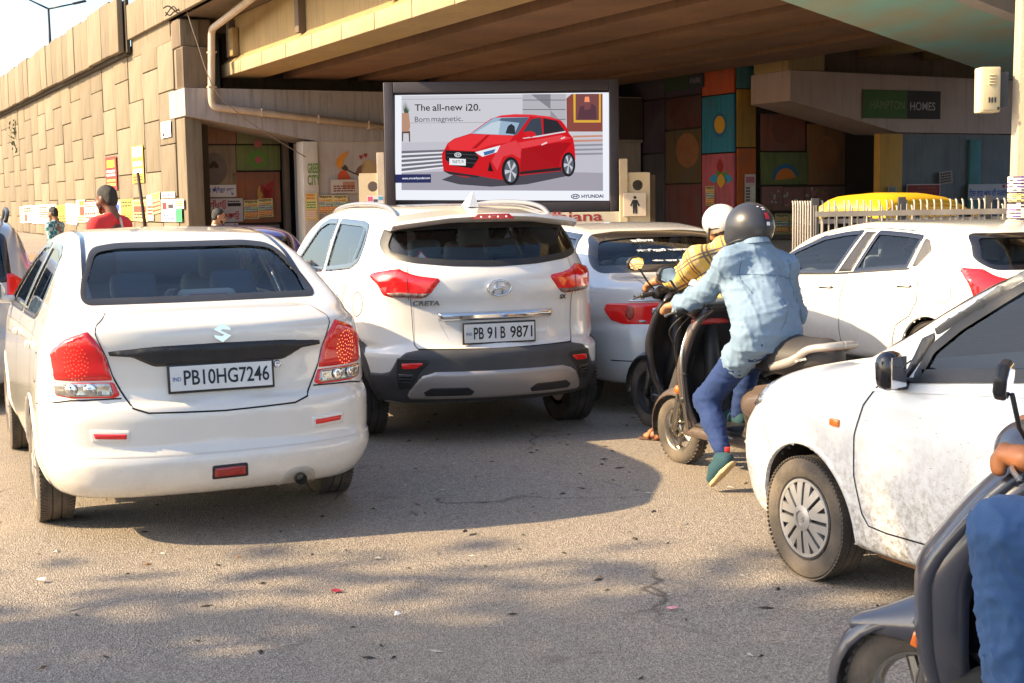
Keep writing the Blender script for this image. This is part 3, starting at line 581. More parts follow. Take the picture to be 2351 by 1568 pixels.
class Car:
    """a body given by its long profile (top), end profiles (rear, front) and half width; local x right, y forward from the rear end, z up"""
    def __init__(s, L, top, rear, front, wz, ws, zb=.2, krear=.22, kfront=.5, crown=.05, ktop=.13, kend=.2, zc=.62, extra=None, bowp=2.6):
        s.L = L; s.T = pchip(top); s.R = pchip(rear); s.Fr = pchip(front); s.Wz = pchip(wz); s.Ws = pchip(ws)
        s.zb, s.krear, s.kfront, s.crown, s.ktop, s.kend, s.zc, s.extra, s.bowp = zb, krear, kfront, crown, ktop, kend, zc, extra, bowp
        s.wmax = max(p[1] for p in wz); s.x0 = s.wmax - .34; s.pv = .36
    def f(s, X):
        x = np.abs(X[:, 0]); y = X[:, 1]; z = X[:, 2]; e = .01
        tp = s.T(y); sl = (s.T(y + e) - s.T(y - e)) / (2 * e); top = (z - tp + s.crown * x * x) / np.sqrt(1 + sl * sl)
        side = x - s.Wz(z) * s.Ws(y)
        rs = (s.R(z + e) - s.R(z - e)) / (2 * e); rear = (s.R(z) + s.krear * (x / s.wmax) ** s.bowp - y) / np.sqrt(1 + rs * rs)
        fs = (s.Fr(z + e) - s.Fr(z - e)) / (2 * e); front = (y - s.Fr(z) + s.kfront * (x / s.wmax) ** 2.2) / np.sqrt(1 + fs * fs)
        r = smax(side, rear, s.kend); r = smax(r, front, s.kend * 1.2); r = smax(r, top, s.ktop); r = smax(r, s.zb - z, .06)
        return r if s.extra is None else s.extra(r, x, y, z, X[:, 0])
    def normal(s, P):
        e = .004; g = np.stack([s.f(P + d) - s.f(P - d) for d in np.eye(3) * e], 1); return g / np.maximum(np.linalg.norm(g, axis=1, keepdims=True), 1e-9)
    def hit(s, O, D, tmax, level=0., step=.03, outside=False):
        n = int(tmax / step); sg = -1 if outside else 1; lo = np.zeros(len(O)); hi = np.full(len(O), tmax); done = np.zeros(len(O), bool)
        for i in range(1, n + 1):
            idx = np.where(~done)[0]
            if not len(idx): break
            v = sg * (s.f(O[idx] + D[idx] * (i * step)) - level); c = v > 0
            lo[idx[c]] = (i - 1) * step; hi[idx[c]] = i * step; done[idx[c]] = True
        for _ in range(14):
            mid = (lo + hi) / 2; c = sg * (s.f(O + D * mid[:, None]) - level) > 0; hi = np.where(c, mid, hi); lo = np.where(c, lo, mid)
        return O + D * ((lo + hi) / 2)[:, None]
    def grid(s, ny=150, nphi=180, nd=26, level=0.):
        m = .62; ph = np.linspace(0, 2 * math.pi, nphi, endpoint=False); rows = []
        for r in np.linspace(.03, 1, nd)[:-1]: rows.append((m, -.66, r))
        for y in np.linspace(-.04, s.L + .04, ny): o = min(max(y, m), s.L - m); rows.append((o, y - o, 1.))
        for r in np.linspace(1, .03, nd)[1:]: rows.append((s.L - m, .66, r))
        O = []; D = []
        for o, dy, r in rows:
            d = np.stack([r * np.cos(ph), np.full(nphi, dy), r * np.sin(ph)], 1); D.append(d / np.linalg.norm(d, axis=1, keepdims=True))
            O.append(np.tile([0, o, s.zc], (nphi, 1)))
        O = np.concatenate(O); D = np.concatenate(D); V = s.hit(O, D, 2.2, level, .06); nr = len(rows)
        i, k = np.meshgrid(np.arange(nr - 1), np.arange(nphi), indexing='ij'); k2 = (k + 1) % nphi
        Q = np.stack([i * nphi + k, i * nphi + k2, (i + 1) * nphi + k2, (i + 1) * nphi + k], -1).reshape(-1, 4)
        caps = [tuple(range(nphi)), tuple(range((nr - 1) * nphi, nr * nphi))]
        return V, Q, caps
    def map(s, view, uv, sgn=1, level=0.):
        u, v = uv[:, 0], uv[:, 1]; N = len(u); Z = np.zeros(N); I = np.ones(N)
        if view == 'wrap':
            a = np.abs(u); sg = np.sign(u); rho = .34; th = np.clip((a - s.x0) / rho, 0, math.pi / 2); ex = np.maximum(a - s.x0 - rho * math.pi / 2, 0)
            O = np.stack([sg * np.minimum(a, s.x0), s.pv + ex, v], 1); D = np.stack([sg * np.sin(th), -np.cos(th), Z], 1)
            return s.hit(O, D, 1.2, level)
        if view == 'side': return s.hit(np.stack([Z, u, v], 1), np.stack([sgn * I, Z, Z], 1), 1.2, level)
        if view == 'rear': return s.hit(np.stack([u, Z - .3, v], 1), np.stack([Z, I, Z], 1), 2.6, level, outside=True)
        if view == 'front': return s.hit(np.stack([u, Z + s.L + .3, v], 1), np.stack([Z, -I, Z], 1), 2.9, level, outside=True)
        if view == 'top': return s.hit(np.stack([u, v, Z + 2.0], 1), np.stack([Z, Z, -I], 1), 2.0, level, outside=True)
    def patch(s, name, poly, view, m, parent, off=.006, bev=.012, h=.025, sgn=1, holes=(), base=-.004, smooth=True, field=None):
        V, T, B = tri2d(poly, h, holes, bev); P = s.map(view, V, sgn); Nn = s.normal(P)
        d = polydist(V[:, 0], V[:, 1], B)
        for ho in holes: d = np.minimum(d, polydist(V[:, 0], V[:, 1], resample(ho, h)))
        t = np.clip(d / max(bev * .9, 1e-6), 0, 1); o = base + (off - base) * (1 - (1 - t) ** 2)
        if field is not None: o = o + field(V[:, 0], V[:, 1])
        ob = add_mesh(name, P + Nn * o[:, None], T, m, parent, smooth)
        bm = bmesh.new(); bm.from_mesh(ob.data); bmesh.ops.recalc_face_normals(bm, faces=bm.faces)
        fs = list(bm.faces); c = sum((f.normal.dot(Vector(Nn[f.verts[0].index])) for f in fs[:40]), 0.)
        if c < 0: bmesh.ops.reverse_faces(bm, faces=fs)
        bm.to_mesh(ob.data); bm.free(); return ob
    def seam(s, paths, view, m, parent, w=.006, off=.0012, sgn=1, name='panel_gap', h=.03):
        for path in paths:      # every joint is a strip of its own
            P = resample(np.array(path, float), h, closed=False); t = np.gradient(P, axis=0); t /= np.linalg.norm(t, axis=1, keepdims=True); nr = np.stack([-t[:, 1], t[:, 0]], 1)
            A = s.map(view, P + nr * w / 2, sgn); B = s.map(view, P - nr * w / 2, sgn); A = A + s.normal(A) * off; B = B + s.normal(B) * off
            k = len(P); o = add_mesh(name, list(A) + list(B), [(i, i + 1, k + i + 1, k + i) for i in range(k - 1)], m, parent)
        return o
    def pt(s, view, u, v, sgn=1, off=0.):
        P = s.map(view, np.array([[u, v]], float), sgn); n = s.normal(P); return P[0] + n[0] * off, n[0]

M_TYRE = mat('tyre rubber', (.022, .021, .02), .85, var=.6, vscale=6, vcol=(.11, .09, .07), bump=.3, bscale=90)
M_TYRE_DUST = mat('dusty tyre rubber', (.06, .052, .044), .9, var=.9, vscale=5, vcol=(.2, .16, .12), bump=.3, bscale=80)
M_GLOSSB = mat('gloss black trim', (.012, .012, .016), .2, coat=.6)
M_GAP = mat('panel gap', (.01, .01, .01), .9)
M_CHROME = mat('chrome', (.75, .76, .78), .08, metal=1.)
M_ALLOY = mat('silver wheel paint', (.5, .5, .5), .35, metal=.6, var=.5, vscale=7, vcol=(.22, .19, .15))
M_RED = mat('red lamp lens', (.62, .012, .014), .12, coat=1., emit=(.8, .02, .015), estr=.06, var=.35, vscale=18, vcol=(.28, .004, .006))
M_REDDARK = mat('dark red lamp lens', (.3, .01, .012), .15, coat=1., var=.5, vscale=25, vcol=(.55, .03, .02))
M_CLEAR = mat('clear lamp lens', (.55, .54, .52), .12, metal=.75, coat=1., var=.8, vscale=30, vcol=(.16, .14, .13))
M_SMOKE = mat('smoked lamp lens', (.1, .05, .045), .12, coat=1., var=.7, vscale=30, vcol=(.4, .3, .25))
M_AMBER = mat('amber lamp lens', (.75, .16, .015), .15, coat=1., emit=(.9, .2, .02), estr=.05)
M_GLASS = glass('window glass', (.86, .92, .92))
M_GLASS_D = glass('tinted window glass', (.5, .56, .58))
M_GLASS_M = glass('mid tinted window glass', (.72, .80, .81))
M_TRIM = mat('dark cabin trim', (.07, .075, .08), .8, var=.3, vscale=5)
M_LINER = mat('pale headliner', (.55, .52, .46), .9)
M_SEAT = mat('dark seat fabric', (.13, .15, .18), .75, bump=.2, bscale=120)
M_PLATE = mat('number plate white', (.74, .74, .72), .4, var=.25, vscale=12, vcol=(.5, .49, .46))
M_INK = mat('plate lettering', (.012, .013, .02), .5)
M_BLUE = mat('plate blue mark', (.05, .09, .3), .5)
DUST = (.34, .27, .18)
def paint(name, c, dz=(.2, .62), amt=.5):
    return mat(name, c, .22, coat=1., var=.12, vscale=1.6, vcol=tuple(v * .86 for v in c), dirt=(DUST, dz[0], dz[1], amt))
def cup(fn): return fn
def tyre_profile(R, w, rim):
    h = w / 2; s = (R - rim)
    return [(rim, -h * .8), (rim + s * .25, -h * .98), (rim + s * .55, -h * 1.04), (R - s * .12, -h * .9), (R - s * .03, -h * .74), (R, -h * .55), (R, -h * .3), (R - .008, -h * .28), (R - .008, -h * .22), (R, -h * .2), (R, h * .2),
            (R - .008, h * .22), (R - .008, h * .28), (R, h * .3), (R, h * .55), (R - s * .03, h * .74), (R - s * .12, h * .9), (R - s * .55 * .8, h * 1.04), (rim + s * .25, h * .98), (rim, h * .8)]
def wheel(parent, x, y, R, w, sgn, style='cover', dusty=False, steer=0., name='wheel', nsp=8, treads=True):
    """wheel > tyre, rim, hub cover; outer face towards sgn*x"""
    hub = bpy.data.objects.new(name, None); hub.empty_display_size = .1; link(hub, parent); hub.location = (x, y, R); hub.rotation_euler = (0, 0, steer)
    rim = R * (.66 if style != 'steel_small' else .6)
    mb = MB(); mb.lathe(tyre_profile(R, w, rim), n=56)
    if treads:
        n = 84
        for i in range(n):
            a = 2 * math.pi * i / n
            for sd in (-1, 1):
                c = (sd * w * .37, (R - .001) * math.cos(a + sd * .02), (R - .001) * math.sin(a + sd * .02))
                mb.box(c, (w * .2, 2 * math.pi * R / n * .68, .0065), Matrix.Rotation(a - math.pi / 2, 3, 'X') @ Matrix.Rotation(sd * .35, 3, 'Z'))
    mb.build('tyre', M_TYRE_DUST if dusty else M_TYRE, hub, 'auto')
    o = sgn * w * .40
    rb = MB(); rb.lathe([(rim + .004, sgn * w * .47), (rim - .012, sgn * w * .44), (rim - .02, sgn * w * .2), (rim - .03, -sgn * w * .4), (.02, -sgn * w * .35)], n=48); rb.build('rim', M_ALLOY if style == 'alloy' else M_BLACK, hub, 'auto')
    cb = MB(); rr = rim - .006
    if style == 'cover':       # plastic cover with slotted spokes
        dish = lambda r: sgn * w * (.43 + .09 * (1 - (r / rr) ** 2))
        n = nsp * 2
        for i in range(nsp):
            a0 = 2 * math.pi * i / nsp
            for sd in (-1, 1):
                half = math.pi / nsp; am = a0 + sd * half * .5; ring = []
                rad = [rr * .26, rr * .45, rr * .7, rr * .97]; wd = [.030, .030, .035, .040]
                for (r, ww) in zip(rad, wd):
                    ang = a0 + sd * (ww / r * .56 + .006 / r); k = ww / r * .5 * (rr / .17)
                    ring.append((r, ang - k, ang + k))
                vs = []; fs = []
                for r, b0, b1 in ring:
                    for b, hh in ((b0, -.012), (b0, 0), (b1, 0), (b1, -.012)): vs.append((dish(r) + sgn * hh, r * math.cos(b), r * math.sin(b)))
                for q in range(3):
                    for e in range(3): fs.append((q * 4 + e, q * 4 + e + 1, (q + 1) * 4 + e + 1, (q + 1) * 4 + e))
                cb.add(vs, fs)
        cb.lathe([(rr + .004, sgn * w * .41), (rr, sgn * w * .46), (rr * .93, sgn * w * .455), (rr * .92, sgn * w * .43)], n=48)
        cb.lathe([(rr * .34, dish(rr * .34) - sgn * .01), (rr * .33, dish(rr * .33) + sgn * .002), (rr * .2, dish(.2 * rr) + sgn * .006), (rr * .19, dish(.2 * rr) - sgn * .001), (.001, dish(0))], n=32)
        cov = cb.build('wheel_cover', M_ALLOY, hub, 'auto')
        db = MB(); db.lathe([(rr * .95, sgn * w * .36), (.02, sgn * w * .38)], n=40); db.build('brake_disc', M_BLACK, hub)
        return hub, dish(0)
    n = 5 if style == 'alloy' else 0
    for i in range(n):
        a = 2 * math.pi * i / n
        for da in (-.16, .16):
            p = [(rr * .2, a + da * .6), (rr * .97, a + da * 1.1)]
            cb.tube([(o, r * math.cos(t), r * math.sin(t)) for r, t in p], [.018, .014], 6)
    cb.lathe([(.05, o - sgn * .01), (.045, o + sgn * .012), (.001, o + sgn * .016)], n=20)
    if style == 'steel': cb.lathe([(rr, sgn * w * .3), (rr * .7, sgn * w * .22), (rr * .4, sgn * w * .34), (.04, sgn * w * .34)], n=40)
    cb.build('spokes' if n else 'wheel_disc', M_ALLOY if n else M_BLACK, hub, 'auto'); return hub, o
def seats(parent, L, rows, zf=.5, hw=.36, m=None, xw=.25, head=True, tall=.62):
    m = m or M_SEAT
    for y, bench in rows:
        if bench:
            b = MB(); b.box((0, y + .28, zf - .02), (2 * xw + .55, .5, .16), bev=.05); b.box((0, y, zf + .28), (2 * xw + .55, .14, .56), Matrix.Rotation(.25, 3, 'X'), bev=.06); b.build('rear_seat', m, parent, 'auto')
            if head:
                for x in (-xw - .02, xw + .02):
                    b = MB(); b.box((x, y - .1, zf + .62), (.25, .09, .15), bev=.045); b.build('headrest', m, parent, 'auto')
        else:
            for x in (-xw - .12, xw + .12):
                b = MB(); b.box((x, y + .28, zf - .02), (.46, .5, .16), bev=.05); b.box((x, y - .02, zf + .3), (.47, .13, tall), Matrix.Rotation(.22, 3, 'X'), bev=.06); b.box((x, y - .13, zf + .3 + tall * .56), (.26, .1, .2), bev=.05); b.build('front_seat', m, parent, 'auto')
def car_shell(car, root, m_paint, holes, arches, Ra, res=(150, 180, 26), liner=True, m_liner=None, arch_m=None, flare=.004, arch_w=.03):
    """body panels with window and wheel openings, wheel wells, arch lips and cabin lining"""
    V, Q, caps = car.grid(*res); c = V[Q].mean(1); keep = np.ones(len(Q), bool)
    def cut(cc, sh):
        k = np.zeros(len(cc), bool)
        for view, poly, lim in holes:
            P = np.asarray(poly)
            if view == 'side': u, v, cond = cc[:, 1], cc[:, 2], (np.abs(cc[:, 0]) > .42)
            elif view == 'rear': u, v, cond = cc[:, 0], cc[:, 2], (cc[:, 1] < lim)
            else: u, v, cond = cc[:, 0], cc[:, 2], (cc[:, 1] > lim)
            i = np.where(cond)[0]; i = i[inpoly(u[i], v[i], P)]; i = i[polydist(u[i], v[i], P) > sh]; k[i] = True
        for ya, za in arches: k |= (np.hypot(cc[:, 1] - ya, cc[:, 2] - za) < Ra) & (np.abs(cc[:, 0]) > .45)
        return k
    keep = ~cut(c, .006); used = np.where(keep)[0]; nz = car.normal(c[used])[:, 2]
    nphi = res[1]; cv = [V[:nphi].mean(0), V[-nphi:].mean(0)]; n0 = len(V); V = np.concatenate([V, cv])
    tri = [(k, (k + 1) % nphi, n0) for k in range(nphi)] + [(n0 - nphi + (k + 1) % nphi, n0 - nphi + k, n0 + 1) for k in range(nphi)]
    ob = add_mesh('body', V, [tuple(q) for q in Q[used]] + tri, [m_paint, M_BLACK], root, True, fm=list((nz < -.985).astype(int)) + [0] * len(tri))
    clean(ob)
    if liner:
        V2, Q2, _ = car.grid(90, 120, 18, level=-.035); c2 = V2[Q2].mean(1); k2 = ~cut(c2, -.0) & (c2[:, 2] > .3)
        lo = add_mesh('cabin_lining', V2, Q2[np.where(k2)[0]], [m_liner or M_LINER, M_TRIM], root, True, fm=(c2[k2][:, 2] < 1.0).astype(int)); clean(lo)
    for ya, za in arches:
        for sg in (-1, 1):
            n = 40; ang = np.linspace(-.35, math.pi + .35, n); vs = []; fs = []
            prof = [(Ra - .004, -.012), (Ra - .002, flare + .004), (Ra + arch_w * .5, flare + .003), (Ra + arch_w, -.003)]
            for r, of in prof:
                P = car.map('side', np.stack([ya + r * np.cos(ang), np.maximum(za + r * np.sin(ang), car.zb + .03)], 1), sg); vs.append(P + car.normal(P) * of)
            vs = np.concatenate(vs); k = len(prof)
            for j in range(k - 1): fs += [(j * n + i, j * n + i + 1, (j + 1) * n + i + 1, (j + 1) * n + i) for i in range(n - 1)]
            add_mesh('wheel_arch', vs, fs, arch_m or m_paint, root, True)
            wv = []; wf = []
            for j, xx in enumerate((-.02, -.32)):
                P = car.map('side', np.stack([ya + Ra * np.cos(ang), np.maximum(za + Ra * np.sin(ang), car.zb)], 1), sg).copy(); P[:, 0] += sg * xx; wv.append(P)
            wv = list(np.concatenate(wv)) + [np.array([sg * (car.wmax - .36), ya, za])]
            wf = [(i, i + 1, n + i + 1, n + i) for i in range(n - 1)] + [(n + i, n + i + 1, 2 * n) for i in range(n - 1)]
            add_mesh('wheel_well', wv, wf, M_BLACK, root)
    return ob
def clean(ob):
    bm = bmesh.new(); bm.from_mesh(ob.data); bmesh.ops.delete(bm, geom=[v for v in bm.verts if not v.link_faces], context='VERTS')
    bmesh.ops.recalc_face_normals(bm, faces=bm.faces); bm.to_mesh(ob.data); bm.free()
def window(car, root, poly, view, m=None, sgn=1, border=.035, name='window', trim=None, h=.04, tw=.012):
    """window > pane, surround"""
    poly = np.array(poly)
    pane = car.patch(name, inset(poly, .004), view, m or M_GLASS, root, off=-.006, base=-.006, bev=.01, h=h, sgn=sgn)
    if border: car.patch('surround', inset(poly, -tw), view, trim or M_GLOSSB, pane, off=.004, base=.0025, bev=.008, h=.03, sgn=sgn, holes=[inset(poly, border)])
    return pane
def plate_on(parent, c, nx, up, w, h, text, parts, frame=.012):
    """number plate > lettering; c centre, nx unit along, up unit up"""
    c, nx, up = (np.array(q, float) for q in (c, nx, up)); nn = np.cross(nx, up); M = Matrix((nx, nn * -1, up)).transposed()
    fr = MB(); fr.box(c, (w + 2 * frame, .016, h + 2 * frame), M, bev=.005); f = fr.build('plate_frame', M_BLACK, parent, 'auto')
    pb = MB(); pb.box(c + nn * .008, (w, .006, h), M); pl = pb.build('number_plate', M_PLATE, f)
    tb = MB(); o = c + nn * .0115
    for s, x0, x1, z0, z1 in parts: text_on(tb, s, o + nx * x0 + up * z0, nx, up, x1 - x0, z1 - z0, bold=.012, lift=.0005)
    tb.build('lettering', M_INK, pl)
    bb = MB(); text_on(bb, 'IND', o - nx * (w / 2 - .012) - up * .012, nx, up, .04, .02, lift=.0006); bb.build('country_mark', M_BLUE, pl)
    sb = MB()
    for x in (-.23, .2): sb.lathe([(.009, 0), (.007, .003), (.001, .004)], n=10)
    return f
# ================================================================ cars
def heading_root(name, label, loc, deg, group='cars waiting in the traffic'):
    return thing(name, label, 'car', (loc[0], loc[1], 0), math.radians(deg), group)
def steering(parent, x, y, z, r=.18):
    b = MB(); n = 28; tilt = Matrix.Rotation(-.5, 3, 'X')
    ring = [Vector((x, y, z)) + tilt @ Vector((r * math.cos(2 * math.pi * i / n), 0, r * math.sin(2 * math.pi * i / n))) for i in range(n + 1)]
    b.tube(ring, .016, 8, False)
    for a in (0, math.pi, -math.pi / 2): b.tube([(x, y, z), Vector((x, y, z)) + tilt @ Vector((r * math.cos(a), 0, r * math.sin(a)))], .018, 6)
    b.lathe([(.05, -.02), (.05, .02), (.001, .03)], (x, y, z), 'Y', 16); return b.build('steering_wheel', M_TRIM, parent, 'auto')
def dashboard(parent, y, z, w, m=None):
    b = MB(); b.box((0, y, z - .16), (w, .42, .32), bev=.09); b.box((w * .27, y - .1, z + .0), (.36, .2, .14), bev=.06); return b.build('dashboard', m or M_TRIM, parent, 'auto')
def mirror_shell(parent, x, y, z, sg, m, w=.19, h=.13):
    b = MB(); b.box((x + sg * w * .5, y, z + .05), (w, .1, h), Matrix.Rotation(-sg * .25, 3, 'Z'), bev=.045); b.box((x, y, z), (.12, .05, .05), bev=.015); o = b.build('wing_mirror', m, parent, 'auto')
    g = MB(); g.box((x + sg * w * .52, y - .052, z + .05), (w * .8, .004, h * .75), Matrix.Rotation(-sg * .25, 3, 'Z')); g.build('mirror_glass', mat('mirror glass', (.8, .82, .85), .03, metal=1.), o)
def emblem_S(parent, c, nx, up, s, m=None):
    """angular S badge"""
    c, nx, up = (np.array(q, float) for q in (c, nx, up)); nn = np.cross(nx, up)
    top = [(.5, .28), (.05, .56), (-.48, .22), (-.42, -.02), (.02, -.12), (.22, -.02), (-.1, .14), (.05, .28), (.3, .16)]
    b = MB(); A = [(.42, .3), (0, .56), (-.5, .2), (.1, -.13), (-.02, -.2), (-.5, -.12), (-.42, -.3), (0, -.56), (.5, -.2), (-.1, .13), (.02, .2), (.5, .12)]
    b.prism([(p[0] * s, p[1] * s) for p in A], c, nx, up, nn, .008); return b.build('badge', m or M_CHROME, parent)
def emblem_H(parent, c, nx, up, w, h, m=None):
    """slanted H in an oval ring"""
    c, nx, up = (np.array(q, float) for q in (c, nx, up)); nn = np.cross(nx, up); b = MB(); n = 40
    b.tube([c + nn * .008 + nx * (w / 2 * math.cos(2 * math.pi * i / n)) + up * (h / 2 * math.sin(2 * math.pi * i / n)) for i in range(n + 1)], .0075, 6, False)
    for x in (-.2, .2): b.tube([c + nn * .008 + nx * (x * w - .10 * w) - up * h * .40, c + nn * .008 + nx * (x * w + .10 * w) + up * h * .40], .0085, 6)
    b.tube([c + nn * .008 + nx * (-.26 * w) - up * h * .06, c + nn * .01 + nx * (.26 * w) + up * h * .06], .0085, 6)
    return b.build('badge', m or M_CHROME, parent, True)
def antenna_fin(parent, y, z, m, s=1.):
    b = MB(); b.add([(-.03 * s, y - .08 * s, z), (.03 * s, y - .08 * s, z), (.02 * s, y + .12 * s, z), (-.02 * s, y + .12 * s, z), (-.004, y - .07 * s, z + .085 * s), (.004, y - .07 * s, z + .085 * s), (.003, y - .03 * s, z + .08 * s), (-.003, y - .03 * s, z + .08 * s)],
        [(0, 1, 5, 4), (1, 2, 6, 5), (2, 3, 7, 6), (3, 0, 4, 7), (4, 5, 6, 7), (3, 2, 1, 0)]); return b.build('antenna_fin', m, parent)
def side_windows(car, root, wins, m, border=.03, h=.05):
    for sg in (-1, 1):
        for w in wins: window(car, root, w, 'side', m, sg, border, h=h)
def handle(car, root, y, z, sg, m, L=.16):
    p, n = car.pt('side', y, z, sg, .012); b = MB(); b.box(p, (.03, L, .035), bev=.012); return b.build('door_handle', m, root, 'auto')

# ---------------------------------------------------------------- white saloon in front on the left
def white_saloon():
    root = heading_root('saloon_car', 'white saloon with black boot-lid strip and number plate PB10HG7246, nearest on the left', (-1.40, 6.66), 23.0)
    mp = paint('pearl white paint', (.78, .745, .68), (.22, .5), .35)
    car = Car(4.16, [(-.1, 1.08), (.12, 1.125), (.40, 1.16), (.55, 1.215), (1.0, 1.43), (1.35, 1.505), (1.9, 1.53), (2.35, 1.50), (2.7, 1.40), (3.3, 1.03), (3.55, .98), (4.0, .84), (4.25, .62)],
        [(.15, .16), (.26, .07), (.33, .02), (.42, .0), (.46, .012), (.50, .035), (.62, .035), (.69, .05), (.715, .085), (.8, .10), (.9, .10), (1.0, .085), (1.06, .09), (1.12, .15), (1.3, .3)],
        [(.2, 4.08), (.4, 4.16), (.6, 4.15), (.8, 4.05), (1., 3.9)],
        [(.15, .74), (.25, .785), (.42, .845), (.6, .848), (.78, .84), (.95, .82), (1.05, .79), (1.15, .75), (1.45, .60), (1.55, .54), (1.65, .45)],
        [(-.1, .95), (.25, .985), (.8, 1.0), (3.1, 1.), (3.7, .96), (4.2, .86)], zb=.235, krear=.24, ktop=.065, kend=.20, crown=.06)
    rw = rpoly([(-.60, 1.175), (.60, 1.175), (.575, 1.27), (.49, 1.43), (.35, 1.45), (-.35, 1.45), (-.49, 1.43), (-.575, 1.27)], .05)
    ws = rpoly([(-.66, 1.06), (.66, 1.06), (.52, 1.42), (-.52, 1.42)], .06)
    wr = rpoly([(1.02, 1.11), (1.05, 1.25), (1.17, 1.39), (1.40, 1.435), (1.86, 1.44), (1.93, 1.05), (1.15, 1.07)], .05)
    wf = rpoly([(2.02, 1.05), (1.97, 1.44), (2.3, 1.43), (2.62, 1.33), (3.02, 1.07), (3.0, 1.03)], .05)
    car_shell(car, root, mp, [('rear', rw, 1.7), ('front', ws, 2.4), ('side', wr, 0), ('side', wf, 0)], [(.96, .31), (3.35, .31)], .355, (170, 220, 30))
    window(car, root, rw, 'rear', M_GLASS, 1, .02, 'rear_window', trim=M_BLACK, tw=.008)
    window(car, root, ws, 'front', M_GLASS, 1, .05, 'windscreen')
    side_windows(car, root, [wr, wf], M_GLASS_M, .022)
    for sg in (-1, 1): car.seam([[(1.28, 1.08), (1.20, 1.25), (1.17, 1.40)]], 'side', M_GLOSSB, root, .03, .005, sg, 'window_divider')
    # boot lid outline, strip, lamps, bumper
    lid = [(-.56, 1.135), (-.64, 1.09), (-.635, 1.05), (-.55, .93), (-.475, .77), (-.43, .69), (-.36, .665), (0, .655), (.36, .665), (.43, .69), (.475, .77), (.55, .93), (.635, 1.05), (.64, 1.09), (.56, 1.135)]
    car.seam([lid], 'wrap', M_GAP, root, .008, .002)
    strip = rpoly([(-.575, .965), (-.3, .985), (0, .99), (.3, .985), (.575, .965), (.56, .945), (.42, .93), (.32, .88), (-.32, .88), (-.42, .93), (-.56, .945)], .015)
    car.patch('boot_strip', strip, 'wrap', M_BLACK, root, .02, .02, .02)
    for sg in (-1, 1):
        pts = [(-.70, 1.07), (-.60, 1.0), (-.545, .915), (-.475, .745), (-.52, .735), (-.86, .735), (-.99, .745), (-1.02, .90), (-1.04, .965), (-.90, 1.03)]
        red = [p for p in pts if p[1] > .8]; low = [(-.478, .815), (-.475, .745), (-.52, .735), (-.86, .735), (-.985, .745), (-1.0, .815)]
        up = [(-.70, 1.07), (-.60, 1.0), (-.545, .915), (-.505, .82), (-1.005, .82), (-1.02, .90), (-1.04, .965), (-.90, 1.03)]
        low = [(-.503, .818), (-.475, .75), (-.50, .735), (-.86, .735), (-.985, .745), (-1.005, .818)]
        if sg > 0: up, low = mirror(up), mirror(low)
        tl = car.patch('tail_lamp', rpoly(up, .02), 'wrap', M_RED, root, .016, .03, .02)
        rim_ = car.patch('lamp_edge', rpoly(low, .015), 'wrap', M_RED, tl, .009, .012, .02)
        cl = [(-.528, .811), (-.505, .755), (-.53, .746), (-.86, .746), (-.97, .754), (-.99, .811)]
        car.patch('reversing_lens', rpoly(cl if sg < 0 else mirror(cl), .012), 'wrap', M_CLEAR, tl, .014, .006, .02, base=.0095)
        for xx in (-.70, -.845):
            p, n = car.pt('wrap', xx * -sg if sg > 0 else xx, .782, 1, .019); q = Vector(n).to_track_quat('Z', 'Y').to_matrix()
            b = MB(); b.lathe([(.03, 0), (.03, .006), (.02, .002), (.008, .008), (.001, .01)], axis='Z', n=20); b.v = [tuple(q @ Vector(v) + Vector(p)) for v in b.v]; b.build('bulb_reflector', M_CHROME, tl, True)
        db = MB()
        for rr_, nn_ in ((.02, 6), (.042, 12), (.064, 17), (.086, 22)):
            for q in range(nn_):
                t = 2 * math.pi * q / nn_ + rr_ * 30; p, n = car.pt('wrap', sg * (.80 + rr_ * math.cos(t) * 1.1), .915 + rr_ * math.sin(t), 1, .0165); b_ = Vector(n); e1_ = b_.orthogonal().normalized() * .0042; e2_ = b_.cross(e1_); P_ = Vector(p)
                db.add([P_ + e1_, P_ + e2_, P_ - e1_, P_ - e2_], [(0, 1, 2, 3)])
        dd = db.build('lamp_diode', mat('lit brake diode' if sg > 0 else 'brake diode', (.8, .12, .05), .3, emit=(1., .25, .08), estr=.9 if sg > 0 else .12), tl); dd['kind'] = 'stuff'
        rf = [(-.66, .578), (-.46, .572), (-.462, .54), (-.65, .546)]; rc = [(-.69, .60), (-.44, .592), (-.445, .52), (-.68, .525)]
        if sg > 0: rf, rc = mirror(rf), mirror(rc)
        car.patch('reflector_recess', rpoly(rc, .02), 'wrap', mp, root, .006, .012, .015)
        car.patch('bumper_reflector', rpoly(rf, .008), 'wrap', M_RED, root, .012, .006, .015)
        car.seam([[(-.475 * -sg, .735), (-.86 * -sg, .728), (-1.12 * -sg, .70), (-1.2 * -sg, .69)]], 'wrap', M_GAP, root, .007, .002)
    car.seam([[(-1.25, .455), (-.9, .462), (-.4, .458), (0, .456), (.4, .458), (.9, .462), (1.25, .455)]], 'wrap', mat('bumper crease shade', (.62, .59, .53), .4), root, .006, .001, name='bumper_crease')
    car.patch('fog_lamp', rpoly([(-.07, .385), (.09, .388), (.095, .33), (-.07, .327)], .015), 'wrap', M_REDDARK, root, .010, .01, .015)
    car.patch('lamp_surround', rpoly([(-.08, .395), (.10, .398), (.105, .32), (-.08, .317)], .015), 'wrap', M_BLACK, root, .004, .006, .015)
    p, n = car.pt('wrap', 0, .82, 1, .012); up = np.array([0, .12, 1.]); up /= np.linalg.norm(up)
    plate_on(root, p, (1, 0, 0), up, .50, .12, '', [('PB10HG7246', -.185, .235, -.035, .04)])
    p, n = car.pt('wrap', .01, 1.035, 1, .004); u = np.cross(n, (1, 0, 0)); emblem_S(root, p, (1, 0, 0), (0, .1, .99), .085)
